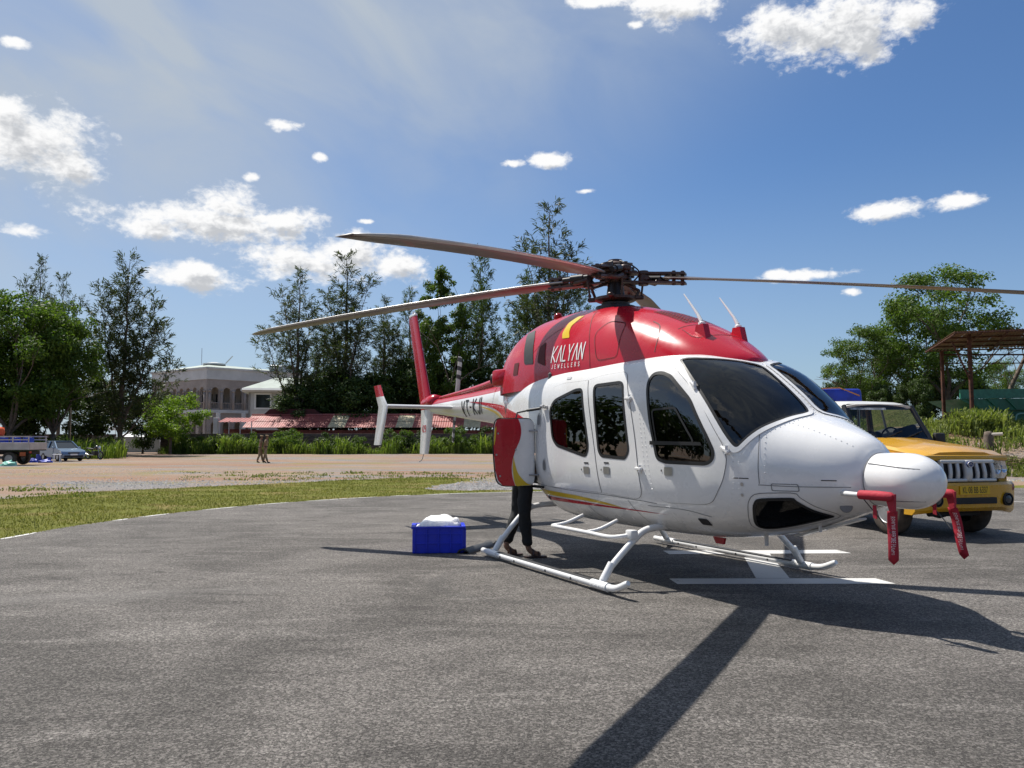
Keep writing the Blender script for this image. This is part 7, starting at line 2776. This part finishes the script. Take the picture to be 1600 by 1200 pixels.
def figure(J, shirt, trousers, parent, sleeve='short', detail=2, cap=None, hair=True, shoe=None, fingers=True):
    """J: joint positions (pelvis, chest, neck, head, sh/el/wr/ha L R, hip/kn/an/toe L R)"""
    V = {k: Vector(v) for k, v in J.items()}
    top = V['head']
    jt = {'pelvis': (V['pelvis'], .125, .105), 'waist': (V['pelvis'].lerp(V['chest'], .5), .125, .10), 'chest': (V['chest'], .150, .11), 'neck0': (V['chest'].lerp(V['neck'], .75), .075, .07), 'neck': (V['neck'], .052, .055),
          'jaw': (V['neck'].lerp(top, .45) + (V['face'] * .02), .066, .075), 'head': (top, .075, .092), 'crown': (top + (top - V['neck']).normalized() * .075, .052, .065)}
    bones = [('pelvis', 'waist'), ('waist', 'chest'), ('chest', 'neck0'), ('neck0', 'neck'), ('neck', 'jaw'), ('jaw', 'head'), ('head', 'crown')]
    for s in 'LR':
        jt['sh' + s] = (V['sh' + s], .062, .062); jt['el' + s] = (V['el' + s], .042, .042); jt['wr' + s] = (V['wr' + s], .029, .026)
        jt['pa' + s] = (V['ha' + s], .040, .022)
        bones += [('chest', 'sh' + s), ('sh' + s, 'el' + s), ('el' + s, 'wr' + s), ('wr' + s, 'pa' + s)]
        d = (V['ha' + s] - V['wr' + s]).normalized()
        side = d.cross(V['face']).normalized() if d.cross(V['face']).length > .1 else Vector((1, 0, 0))
        curl = side.cross(d).normalized()
        if fingers:
            for f, (off, ln) in enumerate(((-.030, .070), (-.010, .082), (.011, .076), (.031, .058))):
                a = V['ha' + s] + side * off + d * .035
                k1, k2, k3 = f'f{f}a{s}', f'f{f}b{s}', f'f{f}c{s}'
                jt[k1] = (a, .0095, .0095); jt[k2] = (a + d * ln * .5 + curl * .012, .009, .009); jt[k3] = (a + d * ln * .85 + curl * .038, .0075, .0075)
                bones += [('pa' + s, k1), (k1, k2), (k2, k3)]
            a = V['ha' + s] - side * .040 - d * .01
            jt['ta' + s] = (a, .011, .011); jt['tb' + s] = (a - side * .020 + d * .030 + curl * .012, .0095, .0095)
            bones += [('pa' + s, 'ta' + s), ('ta' + s, 'tb' + s)]
        jt['hip' + s] = (V['hip' + s], .085, .085); jt['kn' + s] = (V['kn' + s], .055, .058); jt['an' + s] = (V['an' + s], .037, .037)
        jt['ca' + s] = (V['kn' + s].lerp(V['an' + s], .3), .053, .055)
        heel = V['an' + s] + Vector((0, 0, -.045)); toe = V['toe' + s]
        jt['ft' + s] = (heel.lerp(toe, .45) + Vector((0, 0, .012)), .038, .030); jt['to' + s] = (toe, .036, .018)
        bones += [('pelvis', 'hip' + s), ('hip' + s, 'kn' + s), ('kn' + s, 'ca' + s), ('ca' + s, 'an' + s), ('an' + s, 'ft' + s), ('ft' + s, 'to' + s)]
    body = skinned('body', jt, bones, M_SKIN, parent, detail)
    # face
    f = V['face'].normalized(); upv = (top - V['neck']).normalized(); sd = f.cross(upv).normalized()
    bm = bmesh.new()
    hc = top + upv * .005
    tube(bm, [hc + f * .078 + upv * .008, hc + f * .105 - upv * .022, hc + f * .086 - upv * .032], [.009, .015, .010], 6)
    build('nose', bm, M_SKIN, parent, smooth=True)
    for s in (-1, 1):
        bm = bmesh.new(); bmesh.ops.create_uvsphere(bm, u_segments=8, v_segments=6, radius=.011)
        for v in bm.verts: v.co += hc + f * .082 + sd * .030 * s + upv * .012
        build('eye', bm, mat('eye_dark', (.02, .015, .012), .2), parent, smooth=True)
        bm = bmesh.new(); bmesh.ops.create_uvsphere(bm, u_segments=8, v_segments=6, radius=.026)
        for v in bm.verts: v.co = Vector((v.co.x, v.co.y * .5, v.co.z * 1.2)) + hc + sd * .075 * s - f * .005
        build('ear', bm, M_SKIN, parent, smooth=True)
    bm = bmesh.new(); tube(bm, [hc + f * .074 - upv * .052 - sd * .02, hc + f * .082 - upv * .050, hc + f * .074 - upv * .052 + sd * .02], .006, 6); build('mouth', bm, mat('lips', (.16, .06, .05), .5), parent)
    if hair:
        bm = bmesh.new(); bmesh.ops.create_uvsphere(bm, u_segments=18, v_segments=12, radius=.098)
        q = upv.to_track_quat('Z', 'Y').to_matrix()
        for v in bm.verts: v.co = q @ Vector((v.co.x, v.co.y, v.co.z)) + hc + upv * .022 - f * .014
        bmesh.ops.delete(bm, geom=[v for v in bm.verts if (v.co - hc).dot(upv) < -.01 + .06 * (1 if (v.co - hc).dot(f) > .02 else 0) - .05 * (1 if (v.co - hc).dot(f) < -.03 else 0)], context='VERTS')
        build('hair', bm, M_HAIR, parent, smooth=True)
    if cap:
        bm = bmesh.new()
        q = upv.to_track_quat('Z', 'Y').to_matrix()
        lathe(bm, [(.098, 0), (.104, .03), (.112, .065), (.085, .085), (.001, .09)], 'Z', (0, 0, 0), 16)
        for v in bm.verts: v.co = q @ v.co + hc + upv * .035
        co_ = build('peaked_cap', bm, cap, parent, angle=50)
        bm = bmesh.new()
        P_ = [hc + upv * .04 + f * .085 + sd * .075 * t_ + f * .065 * (1 - t_ * t_) - upv * .012 for t_ in [k / 4 - 1 for k in range(9)]]
        Q_ = [hc + upv * .04 + f * .06 * (1 - .3 * t_ * t_) + sd * .09 * t_ for t_ in [k / 4 - 1 for k in range(9)]]
        for i in range(8): bm.faces.new([bm.verts.new(p_) for p_ in (P_[i], P_[i + 1], Q_[i + 1], Q_[i])])
        build('cap_peak', bm, M_SHOE, co_)
    # clothes follow the same joints, a little fuller
    st = {'chest': (V['chest'], .168, .130), 'waist': (V['pelvis'].lerp(V['chest'], .5), .148, .122), 'hem': (V['pelvis'] + (V['chest'] - V['pelvis']) * .02, .155, .132), 'collar': (V['chest'].lerp(V['neck'], .70), .085, .078)}
    sb = [('chest', 'waist'), ('waist', 'hem'), ('chest', 'collar')]
    for s in 'LR':
        st['sh' + s] = (V['sh' + s], .078, .078)
        mid = V['sh' + s].lerp(V['el' + s], .75 if sleeve == 'short' else 1.0)
        st['sl' + s] = (mid, .066, .066)
        sb += [('chest', 'sh' + s), ('sh' + s, 'sl' + s)]
        if sleeve != 'short':
            st['cu' + s] = (V['wr' + s], .044, .042); sb += [('sl' + s, 'cu' + s)]
    skinned('shirt', st, sb, shirt, parent, detail)
    tr = {'pelvis': (V['pelvis'], .150, .125), 'belt': (V['pelvis'].lerp(V['chest'], .22), .140, .118)}
    tb = [('pelvis', 'belt')]
    for s in 'LR':
        kn, an = V['kn' + s], V['an' + s]
        tr['hip' + s] = (V['hip' + s], .104, .104); tr['th' + s] = (V['hip' + s].lerp(kn, .5), .092, .094); tr['kn' + s] = (kn, .076, .08); tr['sh' + s] = (kn.lerp(an, .5), .070, .074); tr['an' + s] = (kn.lerp(an, .93), .066, .072)
        tb += [('pelvis', 'hip' + s), ('hip' + s, 'th' + s), ('th' + s, 'kn' + s), ('kn' + s, 'sh' + s), ('sh' + s, 'an' + s)]
    to_ = skinned('trousers', tr, tb, trousers, parent, detail + 1)
    tx_ = bpy.data.textures.new('cloth_folds', 'CLOUDS')
    tx_.noise_scale = .13
    dm = to_.modifiers.new('folds', 'DISPLACE')
    dm.texture = tx_
    dm.strength = .045
    dm.mid_level = .5
    for s in 'LR':
        an, toe = V['an' + s], V['toe' + s]
        fd = Vector((toe.x - an.x, toe.y - an.y, 0)).normalized()
        gz = min(toe.z, an.z - .06)
        fw = (toe - an)
        c = an + Vector((0, 0, -.055))
        if shoe is not None:
            js = {'heel': (c - fd * .045, .042, .036), 'mid': (c.lerp(toe, .5), .044, .034), 'ball': (c.lerp(toe, .85), .048, .026), 'tip': (toe + fd * .025, .036, .020), 'top': (an + Vector((0, 0, .0)), .043, .043)}
            skinned('shoe', js, [('heel', 'mid'), ('mid', 'ball'), ('ball', 'tip'), ('heel', 'top')], shoe, parent, detail)
    return body


# ---- two men in khaki walking across the field
def walker(px, py, face_az, phase, label, hgt, arm=0.0):
    x, y = far_pos(px, py)
    e = empty('person', (x, y, ground_z(x, y) - .012), face_az)
    e.scale = (hgt, hgt, hgt)
    s = phase
    J = {'pelvis': (0, 0, .93), 'chest': (.03, 0, 1.30), 'neck': (.045, 0, 1.49), 'head': (.06, 0, 1.615), 'face': (1, 0, 0),
         'shL': (.03, .17, 1.41), 'shR': (.03, -.17, 1.41), 'elL': (-.10 * s, .22, 1.15), 'elR': (.08 * s, -.22, 1.15), 'wrL': (-.02 * s - .06, .21, .91), 'wrR': (.20 * s, -.20, .94),
         'haL': (-.02 * s - .05, .20, .83), 'haR': (.23 * s, -.19, .87),
         'hipL': (.0, .09, .86), 'hipR': (.0, -.09, .86), 'knL': (.16 * s, .095, .48), 'knR': (-.06 * s, -.095, .47), 'anL': (.30 * s, .095, .085 + (.02 if s > 0 else .06)), 'anR': (-.33 * s, -.095, .13 if s > 0 else .085),
         'toeL': (.30 * s + .16, .095, .05 if s > 0 else .02), 'toeR': (-.33 * s + .15, -.095, .022)}
    figure(J, M_KHAKI, M_KHAKI, e, 'short', 2, M_KHAKID, True, M_SHOE, True)
    bm = bmesh.new()
    tube(bm, [(.145 * cos(a) * .92 + .008, .155 * sin(a), 1.005) for a in [2 * pi * k / 20 for k in range(21)]], .022, 6, caps=False)
    build('belt', bm, M_SHOE, e, smooth=True)
    return tag(e, label, 'person', 'men in khaki walking across the field')


walker(408, 722.5, radians(8), .5, 'man in khaki shirt and cap walking, arm swinging, partly behind his companion', .985)
walker(416.5, 722.5, radians(4), -.45, 'man in khaki uniform with dark belt and cap, nearer of the two walking', 1.0)

# ---- man in black trousers leaning into the baggage bay behind the open door
HM = Matrix.Translation((HX, HY, 0)) @ Matrix.Rotation(HTH, 4, 'Z')
lo_ = empty('person', HM @ Vector((-.71, -.92, 0)), HTH + radians(90))   # x of the figure points into the bay
J = {'pelvis': (.02, 0, .96), 'chest': (.30, .0, 1.20), 'neck': (.46, 0, 1.30), 'head': (.575, 0, 1.335), 'face': (.85, 0, -.5),
     'shL': (.36, .19, 1.26), 'shR': (.36, -.19, 1.26), 'elL': (.52, .22, 1.03), 'elR': (.52, -.22, 1.03), 'wrL': (.70, .14, .97), 'wrR': (.70, -.14, .97), 'haL': (.78, .12, .955), 'haR': (.78, -.12, .955),
     'hipL': (.03, .10, .88), 'hipR': (.03, -.10, .88), 'knL': (.03, .15, .50), 'knR': (-.02, -.12, .50), 'anL': (-.14, .12, .12), 'anR': (.03, -.15, .10), 'toeL': (-.01, .10, .024), 'toeR': (.17, -.20, .024)}
J = {k: (v if k == 'face' else (v[0], v[1], v[2])) for k, v in J.items()}
figure(J, M_SHIRTG, M_TROUSER, lo_, 'long', 2, None, True, None, True)
for s in 'LR':
    an, toe = Vector(J['an' + s]), Vector(J['toe' + s])
    fd = Vector((toe.x - an.x, toe.y - an.y, 0)).normalized()
    sd = Vector((-fd.y, fd.x, 0))
    bm = bmesh.new()
    c = Vector((an.x, an.y, .010)) + fd * .07
    ol = [(.15, .0), (.13, .035), (.07, .046), (-.02, .036), (-.10, .036), (-.125, .0), (-.10, -.034), (-.02, -.032), (.07, -.046), (.13, -.035)]
    lo2 = [bm.verts.new(c + fd * a + sd * b + Vector((0, 0, -.010))) for a, b in ol]; hi2 = [bm.verts.new(c + fd * a + sd * b + Vector((0, 0, .012))) for a, b in ol]
    bm.faces.new(lo2); bm.faces.new(hi2)
    for i in range(len(ol)): bm.faces.new((lo2[i], lo2[(i + 1) % len(ol)], hi2[(i + 1) % len(ol)], hi2[i]))
    sn = build('sandal', bm, M_SANDAL, lo_)
    bm = bmesh.new()
    for a, h_ in ((.05, .052), (-.02, .082)):
        tube(bm, [c + fd * a + sd * (.05 * cos(t_)) + Vector((0, 0, h_ * sin(t_) + .004)) for t_ in [pi * k / 10 for k in range(11)]], .012, 6)
    build('sandal_strap', bm, M_SANDAL, sn)
tag(lo_, 'person in black trousers and sandals leaning into the bay behind the open baggage door', 'person')

# ================================================================== things lying on the pad
M_CRATE = mat('blue_crate_plastic', (0.006, 0.028, 0.56), .42, var=.12, vscale=3, rvar=.08)
cr = empty('blue_crate', (-.93, 9.93, .002), radians(6))
CW, CD, CH = .62, .42, .325
bm = bmesh.new(); box(bm, (0, 0, .02), (CW - .06, CD - .06, .03), None, .006, 1); build('crate_floor', bm, M_CRATE, cr)
for nm, c, sz in (('front', (0, -CD / 2, CH / 2), (CW, .022, CH)), ('back', (0, CD / 2, CH / 2), (CW, .022, CH)), ('end', (-CW / 2, 0, CH / 2), (.022, CD - .024, CH)), ('end', (CW / 2, 0, CH / 2), (.022, CD - .024, CH))):
    bm = bmesh.new(); box(bm, c, sz, None, .004, 1); build('crate_wall', bm, M_CRATE, cr)
bm = bmesh.new()
for a, b in (((-CW / 2, -CD / 2), (CW / 2, -CD / 2)), ((CW / 2, -CD / 2), (CW / 2, CD / 2)), ((CW / 2, CD / 2), (-CW / 2, CD / 2)), ((-CW / 2, CD / 2), (-CW / 2, -CD / 2))):
    c = Vector(((a[0] + b[0]) / 2, (a[1] + b[1]) / 2, CH - .012)); L = (Vector(a) - Vector(b)).length
    box(bm, c, (L + .05, .05, .026) if abs(a[1] - b[1]) < .01 else (.05, L - .05, .026), None, .004, 1)
build('crate_rim', bm, M_CRATE, cr, angle=40)
for k in range(5):
    bm = bmesh.new(); box(bm, (-CW / 2 + .02 + k * (CW - .04) / 4, -CD / 2 - .018, CH / 2 - .01), (.018, .026, CH - .04), None, .003, 1); build('crate_rib', bm, M_CRATE, cr)
for k in range(3):
    bm = bmesh.new(); box(bm, (CW / 2 + .018, -CD / 2 + .03 + k * (CD - .06) / 2, CH / 2 - .01), (.026, .018, CH - .04), None, .003, 1); build('crate_rib', bm, M_CRATE, cr)
for z in (.12, .235):
    bm = bmesh.new(); box(bm, (0, -CD / 2 - .015, z), (CW - .02, .020, .014), None, .002, 1); build('crate_band', bm, M_CRATE, cr)
tag(cr, 'blue plastic crate standing on the pad left of the skid', 'crate')
M_FILM = mat('white_plastic_film', (.90, .90, .90), .35, coat=.2, bump=.6, bscale=24)
M_FILM.node_tree.nodes['Principled BSDF'].inputs['Subsurface Weight'].default_value = .7
M_FILM.node_tree.nodes['Principled BSDF'].inputs['Subsurface Scale'].default_value = .4
M_FILM.node_tree.nodes['Principled BSDF'].inputs['Subsurface Radius'].default_value = (.3, .3, .3)
bm = bmesh.new()
bmesh.ops.create_icosphere(bm, subdivisions=5, radius=1.0)
for v in bm.verts:
    c = v.co.copy()
    n = mnoise.noise(c * 2.0 + Vector((4, 0, 0))) * .30 + mnoise.ridged_multi_fractal(c * 3.2, 1.0, 2.1, 4, 1.0, 2.0) * .07 - .08
    v.co = Vector((math.copysign(abs(c.x) ** .75, c.x) * .278, math.copysign(abs(c.y) ** .75, c.y) * .18, .0))
    v.co.z = CH - .03 + (c.z * .13 * (1 + n * 1.3) + (.03 * c.x if c.z > 0 else 0) if c.z > 0 else c.z * .20)
    if c.z > 0: v.co += Vector((c.x, c.y, 0)) * n * .06
    v.co.x = max(-.285, min(.285, v.co.x)); v.co.y = max(-.19, min(.19, v.co.y))
bag = build('plastic_bag', bm, M_FILM, None, smooth=True)
bag.location = cr.location; bag.rotation_euler = cr.rotation_euler
tag(bag, 'crumpled white plastic bag filling the blue crate', 'bag')
# dark rubber channel lying beside the crate
e0, e1 = Vector((-.60, 9.66, 0)), Vector((-.30, 10.35, 0))
ch = empty('rubber_channel', e0, atan2(e1.y - e0.y, e1.x - e0.x))
bm = bmesh.new()
Lc = (e1 - e0).length + .05
for k in range(7):
    pass
prof_ = [(.085, .004), (.075, .035), (.045, .055), (0, .062), (-.045, .055), (-.075, .035), (-.085, .004), (-.07, .004), (-.06, .028), (0, .048), (.06, .028), (.07, .004)]
prism(bm, prof_, 'X', 0, Lc)
build('channel_body', bm, mat('grey_black_rubber', (.03, .031, .032), .45, var=.25, vscale=6), ch, angle=60)
bm = bmesh.new()
box(bm, (Lc - .02, 0, .05), (.10, .15, .02), Euler((0, -.25, 0)), .004, 1)
build('channel_lip', bm, M_DARK, ch)
tag(ch, 'dark curved rubber channel lying between the crate and the skid', 'rubber strip')

# ---- red pitot covers with streamers
M_COVER = mat('red_cover_cloth', (0.36, 0.012, 0.03), .75, var=.12, vscale=9, bump=.25, bscale=30)
M_PRINT = mat('streamer_print', (.75, .62, .62), .8)
for s, twist, lab in ((-1, .10, 'red pitot cover with streamer hanging from the near side of the nose'), (1, -.35, 'red pitot cover with streamer hanging from the far side of the nose')):
    e = empty('pitot_cover', HM @ Vector((3.69, .34 * s, .985)), HTH)
    bm = bmesh.new()
    tube(bm, [(-.06, 0, 0), (-.05, 0, 0), (.10, .004 * s, .002), (.215, .008 * s, .0), (.235, .008 * s, -.002)], [.020, .034, .036, .034, .020], 12)
    sl = build('cover_sleeve', bm, M_COVER, e, angle=50)
    bm = bmesh.new()
    prism(bm, [(.165, .02), (.245, .02), (.240, -.10), (.205, -.12)], 'Y', -.012, .012)
    build('cover_tab', bm, M_COVER, e)
    V, Fc = [], []
    Ls, n = .35, 14
    pts = []
    st = empty('streamer', (.218, .0, -.10), radians(38) + twist, e)
    for k in range(n + 1):
        t_ = k / n
        z = -Ls * t_
        bx_ = .035 * t_ + .012 * sin(t_ * 6)
        w_ = .034
        V += [(-w_ + (.0 if s < 0 else .03) * t_ * 2, bx_, z), (w_ + (.0 if s < 0 else .03) * t_ * 2, bx_ + .01 * sin(t_ * 5), z)]
        if k: Fc.append((2 * k - 2, 2 * k - 1, 2 * k + 1, 2 * k))
    V.append(((V[-1][0] + V[-2][0]) / 2, V[-1][1], -Ls - .035)); Fc.append((2 * n, 2 * n + 1, 2 * n + 2))
    rb = pydata('ribbon', V, Fc, M_COVER, st, True)
    sm = rb.modifiers.new('thickness', 'SOLIDIFY'); sm.thickness = .003
    me = font_mesh('REMOVE BEFORE FLIGHT', .046)
    for v in me.vertices:
        a, b = v.co.x, v.co.y
        t_ = min(1, max(0, (a + .29) / .58)) * .90 + .06
        z = -Ls * t_
        v.co = Vector((b * 1.0 + (.0 if s < 0 else .03) * t_ * 2, .035 * t_ + .012 * sin(t_ * 6) - .004 + .005 * sin(t_ * 5), z))
    tx = link('streamer_lettering', me, M_PRINT, st)
    bm = bmesh.new()
    tube(bm, catmull([(-.02, 0, -.03), (.05, .0, -.10), (.14, .01, -.20), (.20, 0, -.26)], 5), .004, 5)
    build('tie_cord', bm, M_BLACK, e)
    bm = bmesh.new()
    prism(bm, [(.06, -.07), (.085, -.07), (.09, -.17), (.06, -.16)], 'Y', -.004, .004)
    build('tie_tab', bm, M_COVER, e)
    tag(e, lab, 'pitot cover', 'red pitot covers')
